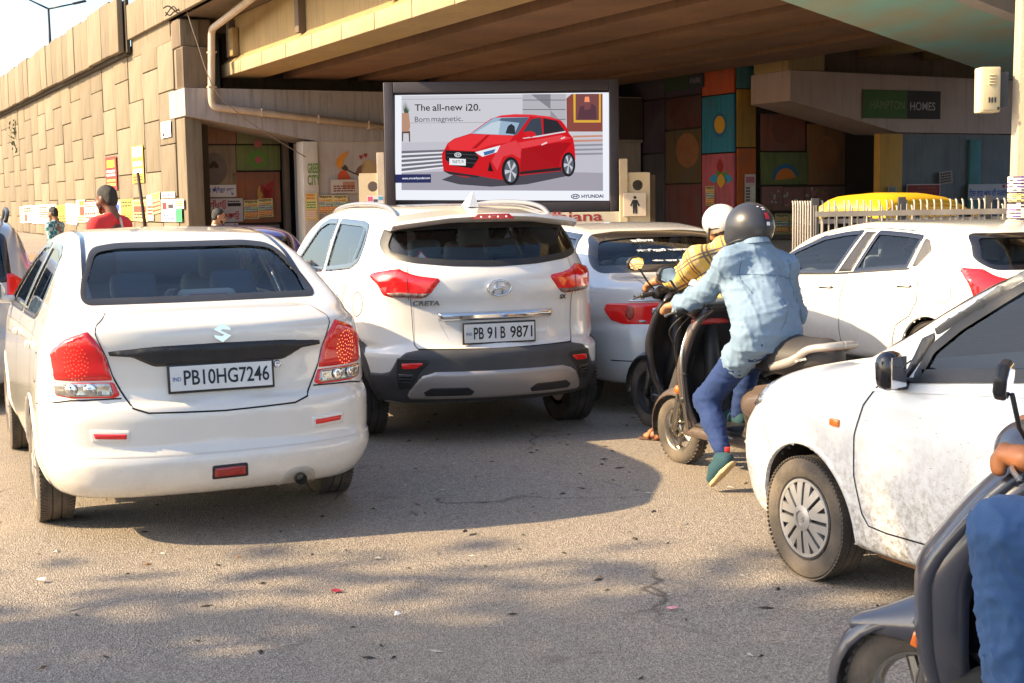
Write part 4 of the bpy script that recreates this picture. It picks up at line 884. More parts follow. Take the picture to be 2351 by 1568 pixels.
    p, n = car.pt('wrap', .285, .86, 1, .004); b = MB(); b.lathe([(.02, 0), (.018, -.008), (.008, -.01), (.006, -.002), (.001, -.002)], p, 'Y', 18); b.build('boot_lock', M_CHROME, root, True)
    b = MB(); b.tube([(.36, .5, .30), (.37, .12, .285), (.37, .03, .28)], .03, 14, False); b.tube([(.37, .034, .28), (.37, .3, .284)], .024, 14, False); b.build('exhaust_pipe', mat('sooty exhaust steel', (.16, .13, .11), .5, metal=.7), root, True)
    car.patch('exhaust_notch', rpoly([(.26, .225), (.285, .315), (.33, .345), (.41, .345), (.455, .315), (.48, .225)], .03), 'wrap', mat('bumper notch lining', (.45, .42, .37), .6), root, .005, .008, .02)
    for x in (-.75, .75):
        sg = 1 if x > 0 else -1
        wheel(root, x, .96, .305, .185, sg, 'cover', True); wheel(root, x, 3.35, .305, .185, sg, 'cover', True)
    for sg in (-1, 1):
        handle(car, root, 1.12, .93, sg, mp); handle(car, root, 2.15, .92, sg, mp); mirror_shell(root, sg * .84, 2.92, 1.06, sg, mp)
        car.seam([[(1.06, 1.06), (.98, .95), (.92, .75), (1.25, .45), (1.35, .3)], [(2.0, 1.04), (2.03, .6), (2.03, .3)], [(3.0, 1.03), (3.1, .7), (3.05, .3)], [(1.3, .3), (3.05, .29)]], 'side', M_GAP, root, .007, .002, sg)
    car.seam([[(-.56, .55), (-.56, .75), (-.53, 1.05), (-.50, 1.4), (-.49, 2.2)], [(.56, .55), (.56, .75), (.53, 1.05), (.50, 1.4), (.49, 2.2)]], 'top', M_GLOSSB, root, .022, .003, name='roof_gutter')
    p, n = car.pt('side', .62, .88, -1, .002); 
    th = np.linspace(0, 2 * math.pi, 24, endpoint=True); car.seam([[(.62 + .075 * math.cos(t), .86 + .075 * math.sin(t)) for t in th]], 'side', M_GAP, root, .005, .002, -1, 'fuel_lid_gap')
    seats(root, 4, [(1.18, True), (2.05, False)], .60, tall=.70); dashboard(root, 2.95, 1.02, 1.3); steering(root, .36, 2.62, .98)
    b = MB(); b.box((0, .78, 1.12), (1.2, .5, .03), bev=.01); b.build('parcel_shelf', M_TRIM, root)
    b = MB(); b.box((.05, .66, 1.175), (.30, .1, .085), bev=.03); hb = b.build('brake_lamp_housing', M_LINER, root, 'auto'); b = MB(); b.box((.05, .607, 1.175), (.2, .01, .04), bev=.004); b.build('high_brake_lamp', M_REDDARK, hb)
    return root, car
# ---------------------------------------------------------------- white SUV in the middle
def white_suv():
    root = heading_root('suv_car', 'white SUV with grey bumper cladding, chrome tailgate bar and number plate PB91B9871', (-.06, 9.27), 19.0)
    mp = paint('suv white paint', (.78, .76, .72), (.25, .6), .3)
    car = Car(4.27, [(-.1, 1.50), (.15, 1.55), (.5, 1.60), (1.2, 1.63), (2.0, 1.625), (2.6, 1.58), (2.95, 1.49), (3.5, 1.12), (3.7, 1.05), (4.1, .95), (4.35, .7)],
        [(.2, .2), (.29, .12), (.38, .04), (.48, .0), (.62, .0), (.655, .03), (.68, .07), (.8, .095), (.95, .09), (1.03, .07), (1.12, .075), (1.2, .12), (1.5, .36), (1.56, .44), (1.62, .6)],
        [(.2, 4.1), (.5, 4.27), (.8, 4.24), (1., 4.1)],
        [(.2, .80), (.32, .86), (.5, .89), (.7, .892), (.9, .885), (1.05, .865), (1.14, .835), (1.5, .695), (1.6, .635), (1.72, .5)],
        [(-.1, .93), (.3, .965), (.9, 1.), (3.2, 1.), (3.8, .96), (4.3, .88)], zb=.27, krear=.34, ktop=.08, kend=.24, crown=.05, bowp=2.3)
    rw = rpoly([(-.64, 1.475), (-.3, 1.49), (.3, 1.49), (.64, 1.475), (.70, 1.36), (.685, 1.285), (.55, 1.25), (.3, 1.225), (0, 1.215), (-.3, 1.225), (-.55, 1.25), (-.685, 1.285), (-.70, 1.36)], .04)
    ws = rpoly([(-.70, 1.14), (.70, 1.14), (.60, 1.50), (-.60, 1.50)], .06)
    wr = rpoly([(.80, 1.24), (.78, 1.36), (.86, 1.485), (1.05, 1.505), (1.86, 1.515), (1.80, 1.13), (1.0, 1.185)], .04)
    wf = rpoly([(1.90, 1.125), (1.96, 1.515), (2.3, 1.51), (2.55, 1.46), (3.15, 1.09), (3.1, 1.07)], .04)
    car_shell(car, root, mp, [('rear', rw, 1.2), ('front', ws, 2.4), ('side', wr, 0), ('side', wf, 0)], [(.82, .345), (3.41, .345)], .40, (160, 210, 28), arch_m=M_CLAD, arch_w=.07, flare=.008, m_liner=M_TRIM)
    window(car, root, rw, 'rear', M_GLASS_M, 1, .03, 'rear_window', trim=M_BLACK); window(car, root, ws, 'front', M_GLASS, 1, .05, 'windscreen'); side_windows(car, root, [wr, wf], M_GLASS_M, .03)
    for sg in (-1, 1): car.seam([[(.98, 1.19), (.93, 1.35), (.96, 1.495)]], 'side', M_GLOSSB, root, .025, .004, sg, 'window_divider')
    b = MB(); pr = [(.50, 1.60), (.17, 1.57), (.155, 1.55), (.22, 1.515), (.5, 1.53)]
    xs = [-.67, -.6, -.3, 0, .3, .6, .67]; vs = []; fs = []
    for x in xs:
        bow = .14 * (abs(x) / .64) ** 2; dz = -.055 * (abs(x) / .64) ** 2
        vs += [(x, y + bow, z + dz) for y, z in pr]
    k = len(pr)
    for i in range(len(xs) - 1): fs += [(i * k + j, i * k + (j + 1) % k, (i + 1) * k + (j + 1) % k, (i + 1) * k + j) for j in range(k)]
    fs += [tuple(range(k)), tuple(range((len(xs) - 1) * k, len(xs) * k))[::-1]]
    b.add(vs, fs); sp = b.build('roof_spoiler', mp, root, 'auto')
    b = MB(); b.prism([(-.15, 0), (.15, 0), (.11, .034), (-.11, .034)], (0, .178, 1.528), (1, 0, 0), (0, -.06, 1), (0, -1, 0), .02); hb = b.build('high_brake_lamp', M_RED, root)
    b = MB()
    for x in (-.09, -.03, .03, .09): b.lathe([(.006, 0), (.001, -.003)], (x, .157, 1.543), 'Y', 8)
    b.build('lamp_diode', mat('lit lamp diode', (.9, .5, .45), .3, emit=(1, .45, .4), estr=1.5), hb)
    # lamps
    for sg in (-1, 1):
        tl = [(-.38, 1.135), (-.62, 1.175), (-.85, 1.205), (-1.05, 1.20), (-1.26, 1.165), (-1.12, 1.10), (-1.03, 1.02), (-.92, 1.005), (-.50, 1.0), (-.46, 1.03)]
        lo = [(-.45, 1.045), (-.49, 1.005), (-.88, 1.01), (-.95, 1.022), (-.965, 1.05), (-.75, 1.055)]
        if sg > 0: tl, lo = mirror(tl), mirror(lo)
        t = car.patch('tail_lamp', rpoly(tl, .02), 'wrap', M_RED, root, .022, .03, .02); car.patch('smoked_lens', rpoly(lo, .012), 'wrap', M_SMOKE, t, .026, .012, .02)
        car.seam([[(sg * .66, 1.18), (sg * .64, 1.0)]], 'wrap', M_GAP, t, .008, .0235, name='lens_joint')
        fg = rpoly([(-.735, .575), (-.53, .58), (-.53, .56), (-.58, .53), (-.73, .528)], .012); po = rpoly([(-.80, .61), (-.50, .61), (-.48, .58), (-.64, .40), (-.80, .38)], .03)
        vt = rpoly([(-.77, .505), (-.605, .50), (-.66, .435), (-.765, .435)], .012)
        if sg > 0: fg, po, vt = mirror(fg), mirror(po), mirror(vt)
        car.patch('fog_lamp_pocket', po, 'wrap', M_BLACK, root, .014, .01, .02); car.patch('fog_lamp', fg, 'wrap', M_RED, root, .022, .008, .015); v = car.patch('bumper_vent', vt, 'wrap', M_GLOSSB, root, .018, .006, .015)
        car.seam([[(sg * .76, z), (sg * .63, z - .002)] for z in (.488, .47, .452)], 'wrap', M_CLAD, v, .006, .021, name='vent_bar')
    clad = [(-1.75, .50), (-1.30, .50), (-1.02, .505), (-.90, .515), (-.80, .60), (-.70, .645), (-.55, .662), (0, .66), (.55, .662), (.70, .645), (.80, .60), (.90, .515), (1.02, .505), (1.30, .50), (1.75, .50), (1.75, .36), (1.35, .29), (.8, .285), (0, .285), (-.8, .285), (-1.35, .29), (-1.75, .36)]
    clad = [(-1.12, .50), (-.98, .50), (-.88, .515), (-.80, .59), (-.70, .645), (-.55, .662), (0, .66), (.55, .662), (.70, .645), (.80, .59), (.88, .515), (.98, .50), (1.12, .50), (1.12, .30), (.8, .283), (0, .28), (-.8, .283), (-1.12, .30)]
    car.patch('bumper_cladding', rpoly(clad, .02), 'wrap', M_CLAD, root, .010, .012, .03)
    skid = rpoly([(-.47, .52), (.47, .52), (.55, .49), (.70, .36), (.68, .32), (-.68, .32), (-.70, .36), (-.55, .49)], .03)
    car.patch('skid_plate', skid, 'wrap', mat('satin silver skid plate', (.42, .39, .37), .42, metal=.5), root, .026, .025, .025)
    for x in (-.36, .36): car.patch('skid_slot', rpoly([(x - .17, .385), (x - .12, .42), (x + .12, .42), (x + .17, .385), (x + .15, .355), (x - .15, .355)], .012), 'wrap', M_BLACK, root, .029, .006, .02)
    car.seam([[(-.70, 1.27), (-.645, 1.16), (-.62, 1.0), (-.60, .85), (-.585, .69), (-.55, .66), (0, .652), (.55, .66), (.585, .69), (.60, .85), (.62, 1.0), (.645, 1.16), (.70, 1.27)]], 'wrap', M_GAP, root, .009, .003)
    car.patch('plate_recess', rpoly([(-.42, .875), (.42, .875), (.33, .685), (-.33, .685)], .03), 'wrap', mp, root, -.012, .03, .025, base=.001)
    ch = rpoly([(-.415, .905), (.415, .905), (.395, .845), (-.395, .845)], .012); car.patch('chrome_bar', ch, 'wrap', M_CHROME, root, .032, .02, .012, base=.004)
    p, n = car.pt('wrap', 0, .757, 1, .014); up = np.array([0, 0, 1.])
    plate_on(root, p, (1, 0, 0), up, .5, .125, '', [('PB', -.185, -.115, -.04, .04), ('91', -.09, -.025, -.04, .04), ('B', .005, .04, -.04, .04), ('9871', .075, .235, -.04, .04)])
    p, n = car.pt('wrap', 0, 1.062, 1, .004); u = np.array([0, -n[2], -n[1]]); u = np.array([0, n[2] * -1 if False else .02, 1.]); emblem_H(root, p, (1, 0, 0), u / np.linalg.norm(u), .165, .10)
    b = MB(); p, n = car.pt('wrap', -.59, .955, 1, .004); ax = np.array([-n[1], n[0], 0]); ax = ax / np.linalg.norm(ax); ax = ax if ax[0] > 0 else -ax
    text_on(b, 'CRETA', p, ax, (0, 0, 1), .185, .032, bold=.02, lift=.003, thick=.006, skew=.2)
    p, n = car.pt('wrap', .47, .965, 1, .004); ax = np.array([-n[1], n[0], 0]); ax = ax / np.linalg.norm(ax); ax = ax if ax[0] > 0 else -ax
    text_on(b, 'SX', p, ax, (0, 0, 1), .055, .03, bold=.02, lift=.003, thick=.006, skew=.2); b.build('name_badge', mat('dark chrome', (.2, .2, .21), .2, metal=1.), root)
    b = MB(); b.tube([(.02, .245, 1.265), (.10, .215, 1.27), (.36, .235, 1.255)], [.02, .012, .006], 6); b.lathe([(.022, 0), (.02, .03)], (0.02, .245, 1.255), 'Y', 12); b.build('rear_wiper', M_BLACK, root, True)
    b = MB(); b.prism([(-.055, 0), (.055, 0), (0, .095)], (-.47, .30, 1.245), (1, -.2, 0), (0, .55, .83), (0, -.83, .55), .002); st = b.build('warning_sticker', mat('sticker red', (.6, .05, .05), .5), root)
    b = MB(); b.prism([(-.035, .012), (.035, .012), (0, .072)], (-.47, .2975, 1.247), (1, -.2, 0), (0, .55, .83), (0, -.83, .55), .002); b.build('sticker_face', mat('sticker white', (.8, .78, .76), .5), st)
    for sg in (-1, 1):
        wheel(root, sg * .78, .82, .345, .215, sg, 'alloy'); wheel(root, sg * .78, 3.41, .345, .215, sg, 'alloy')
        b = MB(); pts = []
        for y in (.55, .75, 1.2, 1.9, 2.5, 2.75):
            q, nn_ = car.pt('top', sg * .565, y, 1, .0); pts.append((q[0], q[1], q[2] + (.024 if .6 < y < 2.7 else .0)))
        b.tube(spline(pts, 5), .017, 8); b.build('roof_rail', mat('roof rail', (.3, .3, .31), .4, metal=.6), root, True)
        handle(car, root, 1.18, .97, sg, M_CHROME); handle(car, root, 2.2, .955, sg, M_CHROME); mirror_shell(root, sg * .88, 3.0, 1.12, sg, mp)
        car.seam([[(.92, 1.18), (1.0, .95), (1.28, .55), (1.3, .35)], [(1.85, 1.1), (1.95, .6), (1.95, .35)], [(3.1, 1.05), (3.15, .7), (3.05, .35)]], 'side', M_GAP, root, .008, .002, sg)
        sd = rpoly([(1.26, .30), (1.22, .47), (2.98, .47), (2.95, .30)], .02); car.patch('sill_cladding', sd, 'side', M_CLAD, root, .01, .01, .05, sgn=sg)
    th = np.linspace(0, 2 * math.pi, 24); car.seam([[(.60 + .085 * math.cos(t), .95 + .085 * math.sin(t)) for t in th]], 'side', M_GAP, root, .006, .002, -1, 'fuel_lid_gap')
    antenna_fin(root, .70, 1.607, mp, 1.25)
    seats(root, 4, [(1.0, True), (2.0, False)], .68, xw=.27, tall=.7); dashboard(root, 3.0, 1.1, 1.35); steering(root, .37, 2.65, 1.08)
    return root, car
# ---------------------------------------------------------------- silver-white saloon behind the SUV
def pale_saloon():
    root = heading_root('saloon_car', 'pale silver saloon with wide red tail lamps, half hidden behind the SUV', (1.55, 10.45), 17)
    mp = paint('pale silver paint', (.70, .70, .68), (.2, .5), .3)
    car = Car(4.31, [(-.1, .99), (.1, 1.03), (.5, 1.055), (.6, 1.075), (1.05, 1.31), (1.45, 1.40), (2.0, 1.435), (2.4, 1.41), (2.8, 1.31), (3.4, .98), (4.1, .82), (4.4, .6)],
        [(.15, .14), (.24, .05), (.4, .0), (.6, .01), (.68, .03), (.72, .06), (.9, .06), (.98, .05), (1.03, .1), (1.2, .3)], [(.2, 4.2), (.5, 4.31), (.8, 4.2), (1, 4.)],
        [(.15, .76), (.3, .82), (.5, .845), (.75, .845), (.95, .80), (1.05, .76), (1.4, .60), (1.5, .54), (1.6, .46)], [(-.1, .95), (.3, .98), (.8, 1.), (3.2, 1), (4.3, .86)], zb=.23, krear=.22, ktop=.1, kend=.3)
    rw = rpoly([(-.71, 1.075), (.71, 1.075), (.67, 1.2), (.57, 1.335), (.3, 1.36), (-.3, 1.36), (-.57, 1.335), (-.67, 1.2)], .06)
    ws = rpoly([(-.68, 1.02), (.68, 1.02), (.54, 1.37), (-.54, 1.37)], .06)
    wr = rpoly([(1.1, 1.04), (1.3, 1.34), (1.95, 1.37), (2.0, 1.0)], .04); wf = rpoly([(2.07, 1.0), (2.03, 1.37), (2.5, 1.34), (3.1, 1.0)], .04)
    car_shell(car, root, mp, [('rear', rw, 1.8), ('front', ws, 2.4), ('side', wr, 0), ('side', wf, 0)], [(.95, .30), (3.4, .30)], .345, (110, 150, 22))
    window(car, root, rw, 'rear', M_GLASS, 1, .04, 'rear_window'); window(car, root, ws, 'front', M_GLASS, 1, .05, 'windscreen'); side_windows(car, root, [wr, wf], M_GLASS_M, .03)
    for sg in (-1, 1):
        t = [(-.36, .865), (-.70, .862), (-1.0, .855), (-1.02, .80), (-.93, .72), (-.80, .695), (-.36, .695)]
        tl = car.patch('tail_lamp', rpoly(t if sg < 0 else mirror(t), .02), 'wrap', M_RED, root, .014, .02, .02)
        for xx, mm in ((-.70, M_REDDARK), (-.44, M_CLEAR)):
            th = np.linspace(0, 2 * math.pi, 22, endpoint=False); rr = .062 if xx < -.6 else .05
            car.patch('lamp_ring', [(sg * -1 * (xx + rr * math.cos(q)) * 1.0, .785 + rr * math.sin(q)) for q in th][::(1 if sg < 0 else -1)], 'wrap', mm, tl, .024, .015, .015)
        car.patch('reversing_lens', rpoly([(sg * .60, .735), (sg * .53, .735), (sg * .50, .70), (sg * .62, .70)], .01), 'wrap', M_CLEAR, tl, .018, .008, .015)
        g = rpoly([(sg * .37, .885), (sg * .72, .885), (sg * .72, .868), (sg * .37, .868)], .004); car.patch('lamp_strip', g, 'wrap', M_CHROME, root, .012, .005, .015)
        wheel(root, sg * .74, .95, .30, .185, sg, 'cover'); wheel(root, sg * .74, 3.4, .30, .185, sg, 'cover')
        car.seam([[(1.0, 1.03), (1.15, .6), (1.3, .3)], [(2.03, .98), (2.05, .3)], [(3.1, .98), (3.05, .3)]], 'side', M_GAP, root, .008, .002, sg)
    car.seam([[(-.60, 1.06), (-.50, .99), (-.42, .88), (-.37, .70), (-.33, .66), (.33, .66), (.37, .70), (.42, .88), (.50, .99), (.60, 1.06)]], 'wrap', M_GAP, root, .008, .002)
    car.seam([[(-.9, .42), (0, .42), (.9, .42)]], 'wrap', M_GAP, root, .008, .001, name='bumper_joint')
    b = MB(); p, n = car.pt('wrap', -.66, .895, 1, .004); text_on(b, 'HONDA', p, (1, -.05, 0), (0, 0, 1), .16, .026, bold=.02, thick=.004); b.build('name_badge', M_CHROME, root)
    p, n = car.pt('wrap', 0, .78, 1, .012); plate_on(root, p, (1, 0, 0), (0, 0, 1), .5, .12, '', [])
    # stickers on the rear glass
    b = MB(); wm = mat('white sticker', (.8, .8, .78), .5)
    q0 = car.map('rear', np.array([[-.30, 1.30], [-.30, 1.22]]))[0]; up = np.array([0, .88, .47]); 
    def stick(x, z, s, w, h):
        q = car.map('rear', np.array([[x, z]]))[0] + np.array([0, -.004, .004]); text_on(b, s, q, (1, 0, 0), up, w, h, bold=.03)
    
    for sx_, sz_, ss_, sw_, sh_ in ((-.28, 1.285, 'ਵਿਕਾਸ', .20, .045), (-.28, 1.205, 'ਸਤਿ ਸ਼੍ਰੀ ਅਕਾਲ', .46, .05), (-.20, 1.13, 'ਧੰਨ ਗੁਰੂ ਨਾਨਕ ਦੇਵ', .5, .035)):
        b = MB(); stick(sx_, sz_, ss_, sw_, sh_); b.build('window_lettering', wm, root)
    seats(root, 4, [(1.15, True), (2.05, False)], .47, m=mat('grey seat cloth', (.16, .17, .18), .8)); dashboard(root, 3.0, .98, 1.3); steering(root, .36, 2.65, .95)
    b = MB(); b.box((0, .8, 1.03), (1.2, .5, .03)); b.build('parcel_shelf', M_TRIM, root)
    return root, car
# ---------------------------------------------------------------- white hatchbacks seen from their left side
def local_side(loc, deg, x_side):
    """pixel -> (y, z) on the plane of a car's left side"""
    a = math.radians(deg); r = np.array([math.cos(a), math.sin(a), 0]); f = np.array([-math.sin(a), math.cos(a), 0]); o = np.array([loc[0], loc[1], 0])
    def fn(x, y):
        d = ray(x, y); t = (x_side - (CO - o) @ r) / (d @ r); P = CO + d * t - o; return (P @ f, P[2])
    return fn
def hatchback(name, label, loc, deg, col, L=3.9, H=1.5, W=.86, scale_res=(90, 120, 18), detail=True, gls=None, sill=1.0, lampz=(.85, 1.12), tag_='', rails=False, plate=True):
    """generic small hatchback used for cars far back in the queue"""
    root = heading_root(name, label, loc, deg); mp = paint(tag_ + ' paint', col, (.2, .5), .3); k = H / 1.5
    car = Car(L, [(-.1, 1.36 * k), (.2, 1.43 * k), (.6, 1.475 * k), (1.3, H), (1.9, H * .99), (2.4, 1.40 * k), (L - .85, 1.0 * k), (L - .5, .93 * k), (L, .72 * k)],
        [(.15, .15), (.25, .06), (.45, .0), (.6, .01), (.68, .05), (.9, .07), (1.02 * k, .12), (1.42 * k, .36), (1.5 * k, .5)], [(.2, L - .1), (.5, L), (.8, L - .1), (1., L - .3)],
        [(.15, W - .09), (.3, W - .03), (.5, W), (.75, W), (.95, W - .02), (1.05, W - .06), (1.4 * k, W - .21), (1.5 * k, W - .27), (1.6 * k, W - .34)], [(-.1, .94), (.3, .98), (.8, 1.), (L - 1, 1), (L, .87)], zb=.21, krear=.24, ktop=.11, kend=.3)
    rw = rpoly([(-.56, sill * k), (.56, sill * k), (.53, 1.36 * k), (-.53, 1.36 * k)], .06); ws = rpoly([(-.62, 1.03 * k), (.62, 1.03 * k), (.54, 1.38 * k), (-.54, 1.38 * k)], .06)
    wr = rpoly([(.85, 1.08 * k), (.95, 1.36 * k), (1.75, 1.4 * k), (1.75, 1.0 * k), (1.0, 1.04 * k)], .04); wf = rpoly([(1.82, 1.0 * k), (1.82, 1.4 * k), (2.2, 1.37 * k), (L - .95, 1.0 * k)], .04)
    car_shell(car, root, mp, [('rear', rw, 1.2), ('front', ws, 2.2), ('side', wr, 0), ('side', wf, 0)], [(.65, .30), (L - .72, .30)], .34, scale_res)
    window(car, root, rw, 'rear', gls or M_GLASS_M, 1, .04, 'rear_window'); window(car, root, ws, 'front', M_GLASS, 1, .05, 'windscreen'); side_windows(car, root, [wr, wf], M_GLASS_M, .03)
    for sg in (-1, 1):
        t = [(-.56, lampz[1]), (-.72, lampz[1]), (-.90, lampz[1] - .06), (-.93, lampz[0] + .04), (-.60, lampz[0]), (-.54, lampz[0] + .05)]
        car.patch('tail_lamp', rpoly(t if sg < 0 else mirror(t), .03), 'wrap', M_RED, root, .014, .02, .03)
        wheel(root, sg * (W - .1), .65, .295, .175, sg, 'cover', treads=False); wheel(root, sg * (W - .1), L - .72, .295, .175, sg, 'cover', treads=False)
        handle(car, root, 1.0, .92, sg, mp); handle(car, root, 2.0, .9, sg, mp); mirror_shell(root, sg * W, L - 1.05, 1.04, sg, mp)
        if rails:
            b = MB(); b.tube(spline([(sg * .55, .35, 1.46 * k), (sg * .57, .55, 1.53 * k), (sg * .57, 1.6, 1.55 * k), (sg * .56, 2.1, 1.46 * k)], 5), .018, 8); b.build('roof_rail', M_BLACK, root, True)
    if plate: p, n = car.pt('wrap', 0, .76, 1, .012); plate_on(root, p, (1, 0, 0), (0, 0, 1), .5, .12, '', [])
    seats(root, 4, [(.95, True), (1.85, False)], .5 * k); dashboard(root, L - 1.1, .98 * k, 1.25); return root, car
def side_hatch():
    loc, deg = (4.47, 10.86), 23
    root = heading_root('hatchback_car', 'white hatchback with shark-fin aerial beyond the riders, seen from its left side', loc, deg)
    mp = paint('bright white paint', (.78, .77, .74), (.2, .55), .45); ls = local_side(loc, deg, -.83); L = 3.99
    lg = local_side(loc, deg, -.74)
    car = Car(L, [(-.1, 1.27), (.15, 1.335), (.6, 1.38), (1.3, 1.415), (1.8, 1.415), (2.3, 1.36), (2.6, 1.29), (3.15, 1.02), (3.5, .95), (3.9, .8), (4.1, .6)],
        [(.15, .15), (.25, .06), (.45, .0), (.6, .0), (.7, .05), (.85, .08), (.95, .09), (1.05, .16), (1.32, .40), (1.40, .55)], [(.2, L - .1), (.5, L), (.8, L - .1), (1., L - .3)],
        [(.15, .77), (.3, .83), (.5, .868), (.75, .868), (.92, .855), (1.02, .82), (1.38, .655), (1.46, .60), (1.6, .5)], [(-.1, .93), (.3, .97), (.8, 1.), (3.0, 1), (3.9, .87)], zb=.21, krear=.26, ktop=.12, kend=.32)
    wf = rpoly([lg(1800, 598), lg(1838, 573), lg(1890, 545), lg(1935, 535), lg(1972, 531), lg(1938, 624), lg(1845, 624)], .03)
    wr = rpoly([lg(2008, 532), lg(2070, 537), lg(2112, 543), lg(2098, 613), lg(2040, 617), lg(1981, 622)], .025)
    wq = rpoly([lg(2118, 545), lg(2130, 550), lg(2144, 575), lg(2120, 612), lg(2108, 613)], .02)
    rw = rpoly([(-.60, 1.05), (.60, 1.05), (.66, 1.12), (.58, 1.31), (-.58, 1.31), (-.66, 1.12)], .06); ws = rpoly([(-.66, 1.05), (.66, 1.05), (.56, 1.33), (-.56, 1.33)], .06)
    ry = .72; fy = 3.2
    car_shell(car, root, mp, [('rear', rw, 1.2), ('front', ws, 2.2), ('side', wr, 0), ('side', wf, 0)], [(ry, .305), (fy, .305)], .345, (130, 180, 24), m_liner=M_LINER)
    window(car, root, rw, 'rear', M_GLASS_M, 1, .026, 'rear_window'); window(car, root, ws, 'front', M_GLASS, 1, .05, 'windscreen')
    for sg in (-1, 1):
        window(car, root, wr, 'side', M_GLASS, sg, .025); window(car, root, wf, 'side', M_GLASS, sg, .025); car.patch('quarter_trim', wq, 'side', M_CLAD, root, .004, .008, .03, sgn=sg)
        yb, zb_ = lg(1975, 580)
        car.patch('door_pillar', rpoly([(lg(1978, 531)[0], lg(1978, 531)[1]), lg(2002, 532), lg(1976, 622), lg(1944, 624)], .01), 'side', M_BLACK, root, .003, .006, .03, sgn=sg)
        car.seam([[lg(1790, 603), lg(1840, 627), lg(1940, 627), lg(2105, 616)]], 'side', M_BLACK, root, .018, .004, sg, 'belt_strip')
        car.seam([[lg(1850, 560), lg(1895, 538), lg(1940, 527), lg(2010, 524), lg(2085, 530)]], 'side', M_GAP, root, .007, .002, sg, 'roof_joint')
        car.seam([[ls(1950, 627), ls(1935, 690), ls(1933, 800)], [ls(2112, 618), ls(2113, 690), ls(2095, 725), ls(2065, 745), ls(2050, 800)]], 'side', M_GAP, root, .008, .002, sg)
        handle(car, root, ls(1905, 655)[0], ls(1905, 655)[1], sg, mp); handle(car, root, ls(2083, 653)[0], ls(2083, 653)[1], sg, mp)
        car.seam([[(ls(1888, 659)[0], ls(1888, 659)[1]), ls(1922, 660)], [ls(2066, 658), ls(2100, 657)]], 'side', M_GAP, root, .012, .004, sg, 'handle_recess')
        t = [(-.50, .97), (-.72, 1.0), (-.98, 1.05), (-1.22, 1.06), (-1.08, .94), (-1.0, .80), (-.80, .80), (-.55, .88)]
        tl = car.patch('tail_lamp', rpoly(t if sg < 0 else mirror(t), .02), 'wrap', M_RED, root, .016, .02, .025)
        wheel(root, sg * .76, ry, .305, .185, sg, 'cover'); wheel(root, sg * .76, fy, .305, .185, sg, 'cover'); mirror_shell(root, sg * .82, 2.86, .98, sg, mp)
    x, z = ls(2165, 668); car.seam([rpoly([(x - .09, z - .09), (x + .09, z - .09), (x + .09, z + .09), (x - .09, z + .09)], .05).tolist() + [[x - .09, z - .05]]], 'side', M_GAP, root, .005, .002, -1, 'fuel_lid_gap')
    antenna_fin(root, .42, 1.36, mp, 1.35); seats(root, 4, [(1.0, True), (1.95, False)], .5); dashboard(root, 2.85, .98, 1.3); steering(root, .36, 2.5, .95)
    b = MB(); b.box((0, 2.35, 1.33), (.22, .03, .07), bev=.01); b.build('rear_view_mirror', M_BLACK, root, 'auto')
    p, n = car.pt('wrap', 0, .76, 1, .012); plate_on(root, p, (1, 0, 0), (0, 0, 1), .5, .12, '', [])
    return root, car
